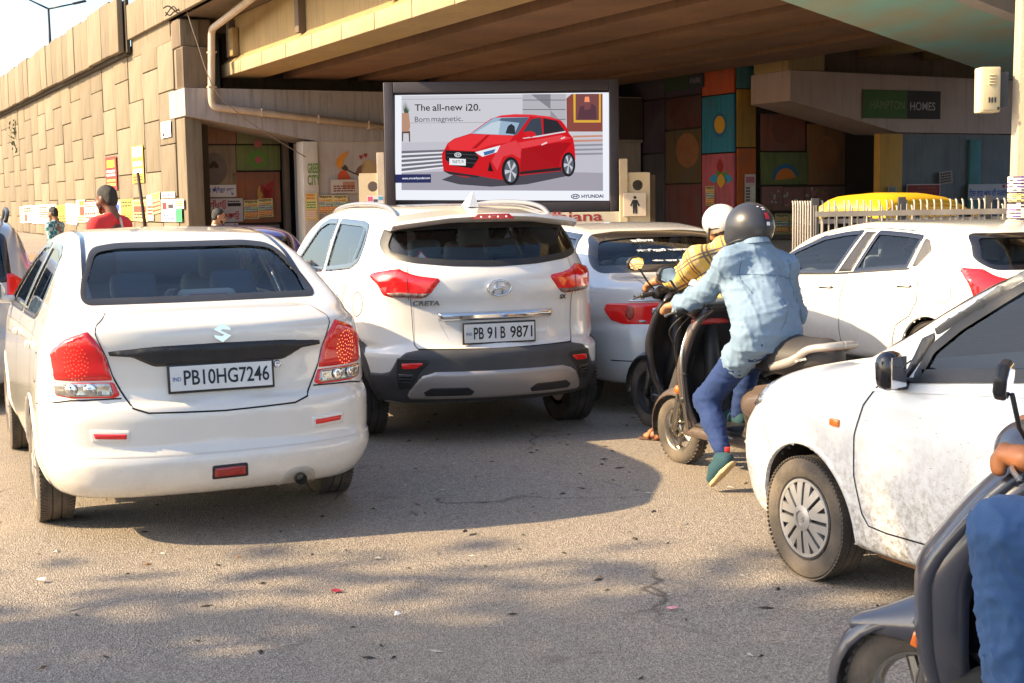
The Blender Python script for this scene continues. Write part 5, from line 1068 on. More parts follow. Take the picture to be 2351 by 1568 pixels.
def near_hatch():
    loc, deg = (3.06, 3.72), 25
    root = heading_root('hatchback_car', 'mud-splashed white hatchback with amber side repeater, nearest on the right', loc, deg)
    mp = mat('mud splashed white paint', (.78, .78, .76), .3, coat=.7, var=.15, vscale=2, vcol=(.66, .64, .58), dirt=((.27, .21, .14), .12, .80, 1.15), dscale=30.)
    ls = local_side(loc, deg, -.72); lg = local_side(loc, deg, -.66); L = 3.40
    car = Car(L, [(-.1, 1.3), (.2, 1.42), (.9, 1.475), (1.4, 1.465), (1.75, 1.38), (2.35, 1.06), (2.5, .985), (2.8, .94), (3.1, .885), (3.3, .79), (3.42, .62), (3.5, .5)],
        [(.15, .12), (.4, .0), (.7, .02), (1.0, .1), (1.4, .35)], [(.16, L - .06), (.3, L + .02), (.45, L + .05), (.6, L + .03), (.72, L - .06), (.85, L - .2), (.95, L - .4)],
        [(.12, .66), (.22, .69), (.35, .715), (.55, .738), (.68, .740), (.80, .728), (.84, .722), (.92, .70), (1.0, .665), (1.4, .53), (1.5, .48), (1.6, .4)], [(-.1, .93), (.3, .98), (.8, 1.), (2.4, 1.), (2.9, .985), (3.2, .95), (3.45, .88)], zb=.19, krear=.2, kfront=.16, ktop=.10, kend=.17)
    wf = rpoly([lg(2112, 866), lg(2128, 800), lg(2180, 745), lg(2300, 655), lg(2420, 575), lg(2560, 545), lg(2560, 866)], .02)
    ws = rpoly([(-.60, 1.04), (.60, 1.04), (.50, 1.36), (-.50, 1.36)], .05); wr = rpoly([(.55, 1.06), (.65, 1.33), (lg(2560, 700)[0] - .08, 1.36), (lg(2560, 866)[0] - .08, 1.0)], .03)
    fy = 2.72; ry = .36
    car_shell(car, root, mp, [('front', ws, 1.8), ('rear', [(-.48, 1.02), (.48, 1.02), (.44, 1.34), (-.44, 1.34)], 1.0), ('side', wf, 0), ('side', wr, 0)], [(fy, .275), (.40, .275)], .322, (170, 230, 30), arch_w=.022, m_liner=M_TRIM)
    window(car, root, ws, 'front', M_GLASS, 1, .05, 'windscreen')
    for sg in (-1, 1):
        window(car, root, wf, 'side', M_GLASS, sg, .03, trim=M_BLACK); window(car, root, wr, 'side', M_GLASS, sg, .02)
        # black corner piece ahead of the glass, wind deflector
        car.patch('mirror_panel', rpoly([lg(2100, 868), lg(2085, 868), lg(2103, 775), lg(2128, 762), lg(2135, 780)], .01), 'side', M_BLACK, root, .008, .008, .025, sgn=sg)
        car.patch('wind_deflector', rpoly([lg(2118, 768), lg(2140, 772), lg(2190, 735), lg(2300, 645), lg(2430, 560), lg(2425, 540), lg(2290, 622), lg(2190, 705), lg(2140, 740)], .02), 'side', mat('smoke wind deflector', (.09, .095, .10), .25, coat=.5), root, .022, .02, .025, sgn=sg)
        car.seam([[lg(2085, 873), lg(2300, 873), lg(2560, 873)]], 'side', M_BLACK, root, .022, .006, sg, 'belt_strip')
        sm = [ls(2065, 830), ls(2020, 870), ls(1985, 930), ls(1970, 1000), ls(1968, 1090), ls(1978, 1180), ls(1990, 1208), ls(2030, 1225), ls(2110, 1248), ls(2300, 1300)]
        car.seam([sm], 'side', M_GAP, root, .007, .002, sg)
        car.seam([[ls(1960, 893), ls(2100, 900), ls(2400, 915)]], 'side', mp, root, .012, .004, sg, 'body_crease')
        car.seam([[ls(1750, 960), ls(1765, 1010), ls(1775, 1030)]], 'side', M_GAP, root, .004, .0015, sg, 'bumper_joint')
        hl = rpoly([ls(1733, 938), ls(1742, 900), ls(1765, 882), ls(1797, 870), ls(1790, 895), ls(1765, 920)], .02)
        x, z = ls(1926, 969); p, n = car.pt('side', x, z, sg, .006); b = MB(); b.box(p, (.016, .058, .034), bev=.008); b.build('side_repeater', M_AMBER, root, 'auto')
    for sg in (-1, 1):
        hp = [(-.36, .78), (-.52, .82), (-.66, .80), (-.70, .72), (-.60, .66), (-.42, .66)]
        car.patch('head_lamp', rpoly(hp if sg < 0 else mirror(hp), .03), 'front', M_CLEAR, root, .012, .02, .02)
        hs = rpoly([(3.02, .835), (3.12, .82), (3.25, .74), (3.31, .655), (3.24, .665), (3.10, .76)], .02); car.patch('head_lamp_side', hs, 'side', M_CLEAR, root, .008, .015, .02, sgn=sg); hs2 = rpoly([(3.15, .765), (3.25, .735), (3.31, .655), (3.24, .668)], .015); car.patch('indicator_lens', hs2, 'side', mat('peach indicator lens', (.7, .3, .16), .15, coat=1.), root, .012, .01, .02, sgn=sg)
        for yy in (fy, .40):
            h_, o_ = wheel(root, sg * .655, yy, .268, .15, sg, 'cover', True, nsp=8)
            if yy == fy: emblem_S(h_, (o_ + sg * .003, 0, 0), (0, -sg, 0), (0, 0, 1), .032, M_ALLOY)
    rw = rpoly([(-.48, 1.02), (.48, 1.02), (.44, 1.34), (-.44, 1.34)], .05); window(car, root, rw, 'rear', M_GLASS_M, 1, .04, 'rear_window')
    for sg in (-1, 1): t = [(-.50, 1.0), (-.66, .99), (-.74, .92), (-.70, .74), (-.54, .76)]; car.patch('tail_lamp', rpoly(t if sg < 0 else mirror(t), .03), 'wrap', M_RED, root, .014, .02, .03)
    b = MB(); my = lg(2092, 845)[0]; mz = lg(2092, 845)[1]
    b.box((-.78, my - .02, mz - .0), (.13, .10, .155), Matrix.Rotation(.3, 3, 'Z'), bev=.05); b.box((-.70, my, mz - .06), (.12, .07, .045), bev=.015); wm = b.build('wing_mirror', M_GLOSSB, root, 'auto')
    b = MB(); b.box((-.785, my - .075, mz), (.10, .004, .12), Matrix.Rotation(.3, 3, 'Z')); b.build('mirror_glass', mat('mirror glass', (.8, .82, .85), .03, metal=1.), wm)
    seats(root, 4, [(.7, True), (1.35, False)], .48, xw=.2); dashboard(root, 2.1, 1.0, 1.2); steering(root, .32, 1.85, .97, .17)
    b = MB(); b.box((-.5, fy - .42, .17), (.12, .25, .05)); b.build('jacking_point', mat('rusty underframe', (.25, .12, .05), .8), root)
    # mud flecks flung along the door
    b = MB(); r = random.Random(3); yz = []
    for i in range(210):
        px = 1990 + r.random() ** .8 * 330; py = 1225 - abs(r.gauss(0, .5)) * 270
        if py > 905: yz.append(ls(px, py))
    for P in car.map('side', np.array(yz), -1):
        a = r.uniform(-.5, .6); l = r.uniform(.001, .006); w = r.uniform(.0006, .0014)
        ax = np.array([0, math.cos(a), math.sin(a)]); ay = np.array([0, -math.sin(a), math.cos(a)]); o = P + np.array([-.0018, 0, 0])
        b.add([o - ax * l - ay * w, o + ax * l - ay * w * .3, o + ax * l + ay * w * .3, o - ax * l + ay * w], [(0, 3, 2, 1)])
    md = b.build('mud_fleck', mat('dried mud', (.2, .16, .11), .95), root); md['kind'] = 'stuff'
    return root, car
white_saloon(); white_suv(); pale_saloon(); side_hatch(); near_hatch()
hatchback('hatchback_car', 'silver hatchback with black roof rails at the left edge, behind the white saloon', (-4.55, 10.9), 21, (.36, .38, .42), H=1.58, W=.84, tag_='silver hatch', rails=True)
hatchback('hatchback_car', 'red hatchback ahead of the white saloon, seen through its rear window', (-3.15, 12.3), 24, (.5, .025, .03), H=1.40, sill=1.26, tag_='red hatch', plate=False)
hatchback('hatchback_car', 'dark violet-blue car glimpsed between the white saloon and the SUV', (-2.75, 14.6), 24, (.06, .05, .22), H=1.40, tag_='blue hatch', plate=False)
# ================================================================ smooth bodies from blended limbs
def cone(a, b, ra, rb): return ('c', np.array(a, float), np.array(b, float), ra, rb)
def egg(c, r, M=None): return ('e', np.array(c, float), np.array(r, float), np.eye(3) if M is None else np.array(M))
def prim_d(pr, P):
    if pr[0] == 'c':
        a, b, ra, rb = pr[1:]; d = b - a; t = np.clip(((P - a) @ d) / max(d @ d, 1e-9), 0, 1); return np.linalg.norm(P - a - t[..., None] * d, axis=-1) - (ra + (rb - ra) * t)
    c, r, M = pr[1:]; q = (P - c) @ M; k0 = np.linalg.norm(q / r, axis=-1); k1 = np.linalg.norm(q / (r * r), axis=-1); return k0 * (k0 - 1) / np.maximum(k1, 1e-6)
def prim_box(pr):
    if pr[0] == 'c': r = max(pr[3], pr[4]); return np.minimum(pr[1], pr[2]) - r, np.maximum(pr[1], pr[2]) + r
    R = max(pr[2]); return pr[1] - R, pr[1] + R
def surfnet(F, o, h):
    S = F < 0; nx, ny, nz = F.shape; acc = np.zeros((nx - 1, ny - 1, nz - 1, 3)); cnt = np.zeros((nx - 1, ny - 1, nz - 1)); cr = []
    for ax in range(3):
        sl0 = [slice(None)] * 3; sl1 = [slice(None)] * 3; sl0[ax] = slice(0, -1); sl1[ax] = slice(1, None)
        A, B = F[tuple(sl0)], F[tuple(sl1)]; x = (S[tuple(sl0)] != S[tuple(sl1)]); t = np.where(x, A / np.where(x, A - B, 1), 0); cr.append((x, S[tuple(sl0)]))
        oth = [i for i in range(3) if i != ax]
        for da in (0, 1):
            for db in (0, 1):
                sl = [slice(None)] * 3; sl[oth[0]] = slice(da, F.shape[oth[0]] - 1 + da); sl[oth[1]] = slice(db, F.shape[oth[1]] - 1 + db)
                xx = x[tuple(sl)]; tt = t[tuple(sl)]; cnt += xx; acc[..., ax] += tt * xx
                acc[..., oth[0]] += da * xx; acc[..., oth[1]] += db * xx
    m = cnt > 0; idx = -np.ones(m.shape, int); idx[m] = np.arange(m.sum()); I = np.argwhere(m); V = o + (I + acc[m] / cnt[m][:, None]) * h; Q = []
    for ax in range(3):
        x, s0 = cr[ax]; oth = [i for i in range(3) if i != ax]; E = np.argwhere(x); E = E[(E[:, oth[0]] > 0) & (E[:, oth[1]] > 0) & (E[:, oth[0]] < F.shape[oth[0]] - 1) & (E[:, oth[1]] < F.shape[oth[1]] - 1)]
        if not len(E): continue
        q = []
        for da, db in ((0, 0), (1, 0), (1, 1), (0, 1)): e = E.copy(); e[:, oth[0]] -= da; e[:, oth[1]] -= db; q.append(idx[e[:, 0], e[:, 1], e[:, 2]])
        q = np.stack(q, 1); fl = s0[E[:, 0], E[:, 1], E[:, 2]] ^ (ax == 1); q[fl] = q[fl][:, ::-1]; Q.append(q)
    return V, np.concatenate(Q)
def fold_noise(P, seed, freq, n=5):
    r = np.random.RandomState(seed); s = np.zeros(len(P))
    for i in range(n):
        d = r.normal(size=3); d /= np.linalg.norm(d); e = r.normal(size=3); e /= np.linalg.norm(e); fr = freq * r.uniform(.7, 1.5)
        s += 1 - np.abs(np.sin((P @ d) * fr + 1.6 * np.sin((P @ e) * fr * .55 + r.uniform(0, 6)) + r.uniform(0, 6))) * 1.6
    return s / n
def blend(name, prims, m, parent=None, h=.012, k=.03, cut=(), wrinkle=0., wfreq=30., seed=1, planes=(), smooth=True, kcut=.01):
    """one continuous surface over all limbs; cut = carved-away shapes; planes = (point, outward normal) trims"""
    lo = np.min([prim_box(p)[0] for p in prims], 0) - 2.5 * h - k * .3; hi = np.max([prim_box(p)[1] for p in prims], 0) + 2.5 * h + k * .3
    n = np.ceil((hi - lo) / h).astype(int) + 1; F = np.full(n, .5); ax = [lo[i] + np.arange(n[i]) * h for i in range(3)]
    def region(pr, pad):
        a, b = prim_box(pr); i0 = np.clip(((a - pad - lo) / h).astype(int), 0, n - 1); i1 = np.clip(((b + pad - lo) / h).astype(int) + 2, 1, n); sl = tuple(slice(i0[j], i1[j]) for j in range(3))
        G = np.stack(np.meshgrid(*[ax[j][sl[j]] for j in range(3)], indexing='ij'), -1); return sl, G
    for pr in prims: sl, G = region(pr, k + 3 * h); F[sl] = smin(F[sl], prim_d(pr, G), k)
    for pr in cut: sl, G = region(pr, kcut + 3 * h); F[sl] = smax(F[sl], -prim_d(pr, G), kcut)
    for pt, nn in planes:
        nn = np.array(nn, float); nn /= np.linalg.norm(nn); G = np.stack(np.meshgrid(*ax, indexing='ij'), -1); F = smax(F, (G - np.array(pt)) @ nn, .008)
    V, Q = surfnet(F, lo, h)
    o = add_mesh(name, V, Q, m, parent, smooth); bm = bmesh.new(); bm.from_mesh(o.data); bmesh.ops.recalc_face_normals(bm, faces=bm.faces)
    for _ in range(2): bmesh.ops.smooth_vert(bm, verts=bm.verts, factor=.5, use_axis_x=True, use_axis_y=True, use_axis_z=True)
    bm.normal_update(); bm.to_mesh(o.data); bm.free()
    if wrinkle:
        me = o.data; N = np.zeros(len(V) * 3); me.vertices.foreach_get('normal', N); N = N.reshape(-1, 3); me.vertices.foreach_get('co', (c := np.zeros(len(V) * 3))); V = c.reshape(-1, 3)
        V = V + N * ((ridge(V, seed, wfreq) * wrinkle + ridge(V, seed + 40, wfreq * 2.1) * wrinkle * .45 - wrinkle * .5))[:, None]
        me.vertices.foreach_set('co', V.ravel()); me.update()
    return o
def ridge(P, seed, freq, n=4):
    """sharp creases with soft valleys between, patchy"""
    r = np.random.RandomState(seed); s = np.zeros(len(P))
    for i in range(n):
        d = r.normal(size=3); d[2] *= 1.4; d /= np.linalg.norm(d); e = r.normal(size=3); e /= np.linalg.norm(e); fr = freq * r.uniform(.7, 1.4)
        w = .5 + .5 * np.sin((P @ e) * fr * .35 + r.uniform(0, 6)); s += w * (1 - np.abs(np.sin((P @ d) * fr * .5 + 1.5 * np.sin((P @ e) * fr * .4 + r.uniform(0, 6)) + r.uniform(0, 6)))) ** 2.5
    return s / n * 2
M_SKIN = mat('brown skin', (.30, .135, .065), .5, var=.25, vscale=14, vcol=(.2, .085, .045))
M_SKIN2 = mat('tan skin', (.42, .19, .09), .5, var=.25, vscale=14, vcol=(.3, .13, .06))
M_HAIR = mat('black hair', (.012, .01, .009), .5, bump=.6, bscale=180)
def cloth(name, c, vc=None, rough=.85, bump=.1, bs=30): return mat(name, c, rough, var=.35, vscale=5, vcol=vc, bump=bump, bscale=bs, sheen=.05)
def head_prims(c, yaw, s=1., pitch=0., bald=False):
    """head facing local +y turned by yaw; returns skin limbs, hair limbs and the frame"""
    M = np.array(Matrix.Rotation(yaw, 3, 'Z') @ Matrix.Rotation(pitch, 3, 'X')); T = lambda x, y, z: np.array(c) + M @ (np.array([x, y, z]) * s)
    sk = [egg(T(0, -.012, .03), np.array([.073, .094, .092]) * s, M), egg(T(0, .03, -.035), np.array([.056, .062, .075]) * s, M), cone(T(0, .082, .012), T(0, .105, -.022), .011 * s, .016 * s), cone(T(-.012, .098, -.026), T(.012, .098, -.026), .011 * s, .011 * s),
          cone(T(-.034, .082, .022), T(.034, .082, .022), .012 * s, .012 * s), cone(T(-.018, .084, -.052), T(.018, .084, -.052), .011 * s, .011 * s), cone(T(-.015, .072, -.09), T(.015, .072, -.09), .02 * s, .02 * s),
          egg(T(-.076, -.008, -.002), np.array([.012, .022, .034]) * s, M), egg(T(.076, -.008, -.002), np.array([.012, .022, .034]) * s, M), cone(T(-.045, .06, -.015), T(-.05, .05, -.03), .022 * s, .022 * s), cone(T(.045, .06, -.015), T(.05, .05, -.03), .022 * s, .022 * s),
          cone(T(0, -.03, -.05), T(0, -.045, -.16), .052 * s, .058 * s)]
    hr = [egg(T(0, -.022, .045), np.array([.080, .098, .090]) * s, M), egg(T(0, -.055, -.01), np.array([.072, .058, .07]) * s, M)]
    return sk, hr, M, T
def hand_prims(wrist, palm_dir, grip_dir, across, s=1., curl=True):
    """palm and five bent fingers closed on a bar: palm_dir from wrist to knuckles, across = thumb side, grip_dir = side the fingers curl to"""
    w, p, g, a = (np.array(q, float) for q in (wrist, palm_dir, grip_dir, across)); p /= np.linalg.norm(p); g /= np.linalg.norm(g); a /= np.linalg.norm(a); pr = [cone(w, w + p * .03 * s, .027 * s, .03 * s)]
    for i, (o, l) in enumerate(((.03, 1.), (.01, 1.08), (-.011, 1.02), (-.03, .85))):
        k = w + p * .085 * s + a * o * s; pr.append(cone(w + p * .02 * s + a * o * .7 * s, k, .017 * s, .0125 * s))
        if curl: k1 = k + (p * .45 + g * .85) * .034 * l * s; k2 = k1 + (-p * .45 + g * .8) * .024 * l * s; k3 = k2 + (-p * .95) * .02 * l * s
        else: k1 = k + p * .034 * l * s; k2 = k1 + (p + g * .35) * .02 * l * s; k3 = k2 + (p + g * .6) * .017 * l * s
        pr += [cone(k, k1, .0105 * s, .0098 * s), cone(k1, k2, .0098 * s, .009 * s), cone(k2, k3, .009 * s, .0075 * s)]
    t0 = w + p * .03 * s + a * .034 * s; t1 = t0 + (a * .6 + p * .5 + g * .4) * .04 * s; t2 = t1 + (p * .5 + g * .8 - a * .1) * .032 * s
    return pr + [cone(t0, t1, .0135 * s, .0115 * s), cone(t1, t2, .0115 * s, .009 * s)]
def shoe(parent, heel, toe, up, m_up, m_sole, name='shoe', w=.041):
    """trainer: upper and sole, sole facing away from up"""
    h, t, u = (np.array(q, float) for q in (heel, toe, up)); d = t - h; L = np.linalg.norm(d); d /= L; u = u - d * (u @ d); u /= np.linalg.norm(u); sd = np.cross(d, u)
    up_ = [cone(h + d * .035 + u * .045, h + d * .06 + u * .085, w * .95, w * .85), cone(h + d * .04 + u * .045, h + d * L * .55 + u * .045, w * .95, w * .95), cone(h + d * L * .55 + u * .045, h + d * (L - .045) + u * .035, w, w * .72), cone(h + d * .12 + u * .07, h + d * L * .6 + u * .055, w * .55, w * .5)]
    sh = blend(name, up_, m_up, parent, .009, .03); so = [cone(h + d * .04, h + d * L * .5, w, w * .92), cone(h + d * L * .5, h + d * (L - .04), w * 1.05, w * .8)]
    blend('sole', so, m_sole, sh, .009, .02, planes=[(h + u * .028, u), (h - u * .004, -u)])
    return sh, (h, d, u, sd, L)
def wpt(x, y, Y): return at(x, y, Y)
# ---------------------------------------------------------------- rider in the blue shirt
def rider_blue():
    pel = np.array([1.43, 7.69, .90]); root = thing('person', 'person in pale blue shirt, blue trousers and dark grey helmet on the scooter', 'person', (pel[0], pel[1], 0), group='scooter riders'); L = lambda p: np.array(p) - np.array([pel[0], pel[1], 0])
    neck = L(wpt(1733, 556, 7.86)); hc = L(wpt(1722, 524, 7.92)); shL = L(wpt(1668, 604, 7.80)); shR = L(wpt(1806, 616, 7.95)); elL = L(wpt(1622, 668, 8.0)); wrL = L(wpt(1561, 697, 8.17)); haL = L(wpt(1540, 701, 8.22))
    elR = L(wpt(1826, 722, 8.1)); wrR = L((1.49, 8.42, 1.02)); hipL = L((1.345, 7.64, .86)); hipR = L((1.52, 7.74, .86)); knL = L(wpt(1622, 918, 7.93)); anL = L(wpt(1657, 1030, 7.70)); knR = L((1.42, 8.18, .66)); anR = L((1.36, 8.2, .36)); pel_l = L(pel); chest = (shL + shR) / 2 * .5 + (pel_l) * .5
    sk, hr, M, T = head_prims(hc + np.array([0, 0, -.01]), math.radians(28), .98)
    body = sk + [cone(neck, neck - np.array([0, 0, .08]), .06, .07), cone(shL, shR, .06, .06), cone((shL + shR) / 2 - np.array([0, 0, .1]), pel_l, .12, .12), cone(shL, elL, .045, .04), cone(elL, wrL, .038, .028), cone(shR, elR, .045, .04), cone(elR, wrR, .038, .028),
                 cone(hipL, knL, .07, .05), cone(knL, anL, .045, .035), cone(hipR, knR, .07, .05), cone(knR, anR, .045, .035)]
    g = np.array([.0, .35, -.9]); body += hand_prims(wrL, haL - wrL, (-.25, .55, -.8), (.75, .5, .2)); body += hand_prims(wrR, np.array([-.3, .9, 0.]), (0, .4, -.9), (-.8, -.3, .2))
    blend('body', body, M_SKIN2, root, .009, .022)
    ms = cloth('pale blue shirt cloth', (.17, .255, .36), (.13, .205, .31), bump=.15, bs=350)
    d = (shR - shL); d /= np.linalg.norm(d); fw = np.array([-d[1], d[0], 0]); 
    sh = [cone(shL + d * .03, shR - d * .03, .082, .082), cone(shL * .75 + shR * .25 - np.array([0, 0, .12]), pel_l - d * .085 + np.array([0, 0, .04]), .118, .125), cone(shL * .25 + shR * .75 - np.array([0, 0, .12]), pel_l + d * .085 + np.array([0, 0, .04]), .118, .125), cone(shL * .5 + shR * .5 - np.array([0, 0, .02]) - fw * .02, pel_l - fw * .02 + np.array([0, 0, .10]), .12, .125),
          cone(shL + d * .02, elL, .076, .066), cone(elL, wrL - (haL - wrL) * .15, .066, .048), cone(elL * .5 + wrL * .5 - np.array([0, 0, .02]), wrL - np.array([.0, 0, .015]), .06, .05), cone(shR - d * .02, elR, .076, .066), cone(elR, wrR - np.array([0, .03, 0]), .064, .048), cone(neck + np.array([0, 0, -.02]), neck - np.array([0, 0, .06]), .068, .085), cone(neck - np.array([0, 0, .04]), shL, .07, .07), cone(neck - np.array([0, 0, .04]), shR, .07, .07),
          cone(hipL - d * .01, hipL * .66 + knL * .34, .105, .098), cone(pel_l, hipL, .13, .11), cone(pel_l, hipR, .13, .12), cone(hipR, hipR * .75 + knR * .25, .11, .105)]
    st = blend('shirt', sh, ms, root, .011, .045, wrinkle=.019, wfreq=66, seed=4, planes=[(neck + np.array([0, 0, .035]), (0, 0, 1))])
    mp = cloth('royal blue trousers cloth', (.009, .034, .135), (.006, .022, .095), bump=.15, bs=300)
    tr = [cone(hipL, hipR, .11, .11), cone(hipL, knL, .098, .076), cone(knL, knL * .5 + anL * .5, .074, .066), cone(knL * .5 + anL * .5, anL + np.array([0, 0, .0]), .066, .052), cone(hipR, knR, .098, .074), cone(knR, anR, .07, .058)]
    blend('trousers', tr, mp, root, .011, .035, wrinkle=.010, wfreq=75, seed=9)
    mu = cloth('teal trainer fabric', (.015, .065, .085), (.01, .045, .06)); mso = mat('cream sole', (.55, .40, .22), .7, var=.3, vscale=8)
    toe = L(gp(1630, 1130)); heel = L(wpt(1690, 1052, 7.60)); s1, fr = shoe(root, heel + np.array([0, 0, -.02]), toe + np.array([0, 0, .02]), anL - heel * .5 - toe * .5 + np.array([-.25, .12, .05]), mu, mso)
    b = MB(); h_, dd, uu, sdv, LL = fr; c0 = h_ + dd * .04 + uu * .085; b.box(c0 - dd * .05, (.03, .012, .03), bev=.004); b.build('heel_tab', mat('red tab', (.55, .04, .03), .7), s1, 'auto')
    shoe(root, anR + np.array([.03, -.06, -.08]), anR + np.array([-.10, .16, -.08]), (0, 0, 1), mu, mso)
    # helmet
    mh = mat('dark grey helmet shell', (.03, .032, .04), .38, coat=.15, var=.25, vscale=4); hM = np.array(Matrix.Rotation(math.radians(28), 3, 'Z')); C = hc + np.array([0, 0, .012]); f2 = hM @ np.array([0, 1, 0])
    hel = blend('helmet', [egg(C, (.132, .155, .137), hM), egg(C + f2 * .04 - np.array([0, 0, .07]), (.118, .125, .085), hM)], mh, root, .009, .04, cut=[egg(C - np.array([0, 0, .115]) - f2 * .055, (.092, .11, .075), hM), egg(C - np.array([0, 0, .03]), (.105, .125, .11), hM), egg(C + f2 * .16 + np.array([0, 0, .0]), (.1, .09, .055), hM)])
    b = MB(); back = C - f2 * .155
    n_ = 36; rim = []
    for i in range(n_ + 1):
        a = 2 * math.pi * i / n_; q = C + hM @ np.array([.112 * math.cos(a), .128 * math.sin(a) + .01, -.088 - .035 * math.sin(a)]); rim.append(q)
    b.tube(rim, .011, 6, False); b.build('rim_trim', M_BLACK, hel, True)
    def onhel(az, el, lift=.003):   # az from the back, towards the right
        v = hM @ np.array([math.sin(az) * math.cos(el), -math.cos(az) * math.cos(el), math.sin(el)]); t = 1 / math.sqrt((hM.T @ v)[0] ** 2 / .132 ** 2 + (hM.T @ v)[1] ** 2 / .155 ** 2 + (hM.T @ v)[2] ** 2 / .137 ** 2); return C + v * (t + lift), v
    def decal(az, el, w, h, m, nm):
        vs = []; k = 5
        for i in range(k):
            for j in range(k): vs.append(onhel(az + (i / (k - 1) - .5) * w, el + (j / (k - 1) - .5) * h)[0])
        add_mesh(nm, vs, [(i * k + j, (i + 1) * k + j, (i + 1) * k + j + 1, i * k + j + 1) for i in range(k - 1) for j in range(k - 1)], m, hel, True)
    decal(.05, .42, .26, 1.0, mat('helmet stripe', (.025, .025, .05), .4), 'stripe'); decal(.05, .40, .18, .26, mat('helmet red', (.6, .02, .04), .5), 'red_block')
    mw = mat('helmet white', (.75, .75, .75), .5)
    decal(.05, .80, .2, .05, mw, 'white_bar'); decal(.05, .70, .2, .05, mw, 'white_bar'); decal(.05, .10, .16, .13, mw, 'maker_mark'); decal(.42, .06, .09, .09, mw, 'round_sticker'); decal(-.2, .88, .12, .05, mw, 'arrow_mark')
    hairp = [egg(C - np.array([0, 0, .085]) - f2 * .03, (.074, .082, .05), hM)]; blend('hair', hairp, M_HAIR, root, .01, .02)
    # collar, back yoke seam and pleat laid on the shirt
    from mathutils.bvhtree import BVHTree
    bv = BVHTree.FromPolygons([v.co for v in st.data.vertices], [tuple(p.vertices) for p in st.data.polygons]); mseam = mat('shirt seam shade', (.09, .14, .21), .9)
    def seam_on(pts, nm, r=.0028):
        P = []
        for p in spline(pts, 8):
            h_ = bv.ray_cast(Vector(p) - Vector(fw) * .5, Vector(fw)); q = h_[0] if h_[0] is not None else bv.find_nearest(Vector(p))[0]; P.append(q)
        b = MB(); b.tube(P, r, 5); b.build(nm, mseam, st, True)
    up = np.array([0, 0, 1.]); mid = (shL + shR) / 2
    seam_on([shL + d * .01 - up * .06, mid - up * .045, shR - d * .01 - up * .06], 'yoke_seam'); seam_on([mid - up * .05, mid - up * .25, pel_l + up * .02], 'back_pleat', .002)
    seam_on([shL + d * .045 + up * .05, shL + d * .035 - up * .08, shL + d * .05 - up * .16], 'sleeve_seam'); seam_on([shR - d * .045 + up * .05, shR - d * .035 - up * .08, shR - d * .05 - up * .16], 'sleeve_seam')
    cp = [neck + np.array([.068 * math.cos(t), .068 * math.sin(t), .022 - .012 * math.sin(t - math.radians(28))]) for t in np.linspace(math.radians(120), math.radians(420), 22)]
    b = MB(); 
    for q0, q1 in zip(cp[:-1], cp[1:]): o0 = (q0 - neck) * np.array([.32, .32, 0]); o1 = (q1 - neck) * np.array([.32, .32, 0]); b.hexa([q0 + o0 - up * .03, q1 + o1 - up * .03, q1 + o1 * .6 - up * .03, q0 + o0 * .6 - up * .03, q0 + up * .018, q1 + up * .018, q1 - o1 * .2 + up * .018, q0 - o0 * .2 + up * .018])
    b.build('collar', ms, st, 'auto')
    return root
# ---------------------------------------------------------------- rider in the yellow plaid shirt
def plaid():
    m = bpy.data.materials.new('yellow plaid cloth'); m.use_nodes = True; N = m.node_tree.nodes; Lk = m.node_tree.links; b = N['Principled BSDF']; b.inputs['Roughness'].default_value = .85
    tc = N.new('ShaderNodeTexCoord'); mp = N.new('ShaderNodeMapping'); mp.inputs['Rotation'].default_value = (.3, .35, .5); Lk.new(tc.outputs['Object'], mp.inputs[0]); sx = N.new('ShaderNodeSeparateXYZ'); Lk.new(mp.outputs[0], sx.inputs[0])
    def bands(o, per, a, c):
        mu = N.new('ShaderNodeMath'); mu.operation = 'MULTIPLY'; mu.inputs[1].default_value = 1 / per; Lk.new(o, mu.inputs[0]); fr = N.new('ShaderNodeMath'); fr.operation = 'FRACT'; Lk.new(mu.outputs[0], fr.inputs[0]); r = N.new('ShaderNodeValToRGB'); r.color_ramp.interpolation = 'CONSTANT'; e = r.color_ramp.elements; e[0].color = (0, 0, 0, 1); e[1].position = a; e[1].color = (1, 1, 1, 1)
        for q, v in ((a + c, 0), (a + 2 * c, 1), (a + 3 * c, 0)): x = e.new(q); x.color = (v, v, v, 1)
        Lk.new(fr.outputs[0], r.inputs[0]); return r.outputs[0]
    a1 = bands(sx.outputs[0], .115, .3, .1); a2 = bands(sx.outputs[2], .115, .3, .1); mx = N.new('ShaderNodeMath'); mx.operation = 'MAXIMUM'; Lk.new(a1, mx.inputs[0]); Lk.new(a2, mx.inputs[1])
    b3 = bands(sx.outputs[0], .115, .72, .07); c = N.new('ShaderNodeMix'); c.data_type = 'RGBA'; c.inputs[6].default_value = (.78, .52, .12, 1); c.inputs[7].default_value = (.70, .58, .36, 1); Lk.new(b3, c.inputs[0])
    c2 = N.new('ShaderNodeMix'); c2.data_type = 'RGBA'; c2.inputs[7].default_value = (.10, .065, .10, 1); Lk.new(c.outputs[2], c2.inputs[6]); mm = N.new('ShaderNodeMath'); mm.operation = 'MULTIPLY'; mm.inputs[1].default_value = .85; Lk.new(mx.outputs[0], mm.inputs[0]); Lk.new(mm.outputs[0], c2.inputs[0]); Lk.new(c2.outputs[2], b.inputs['Base Color']); return m
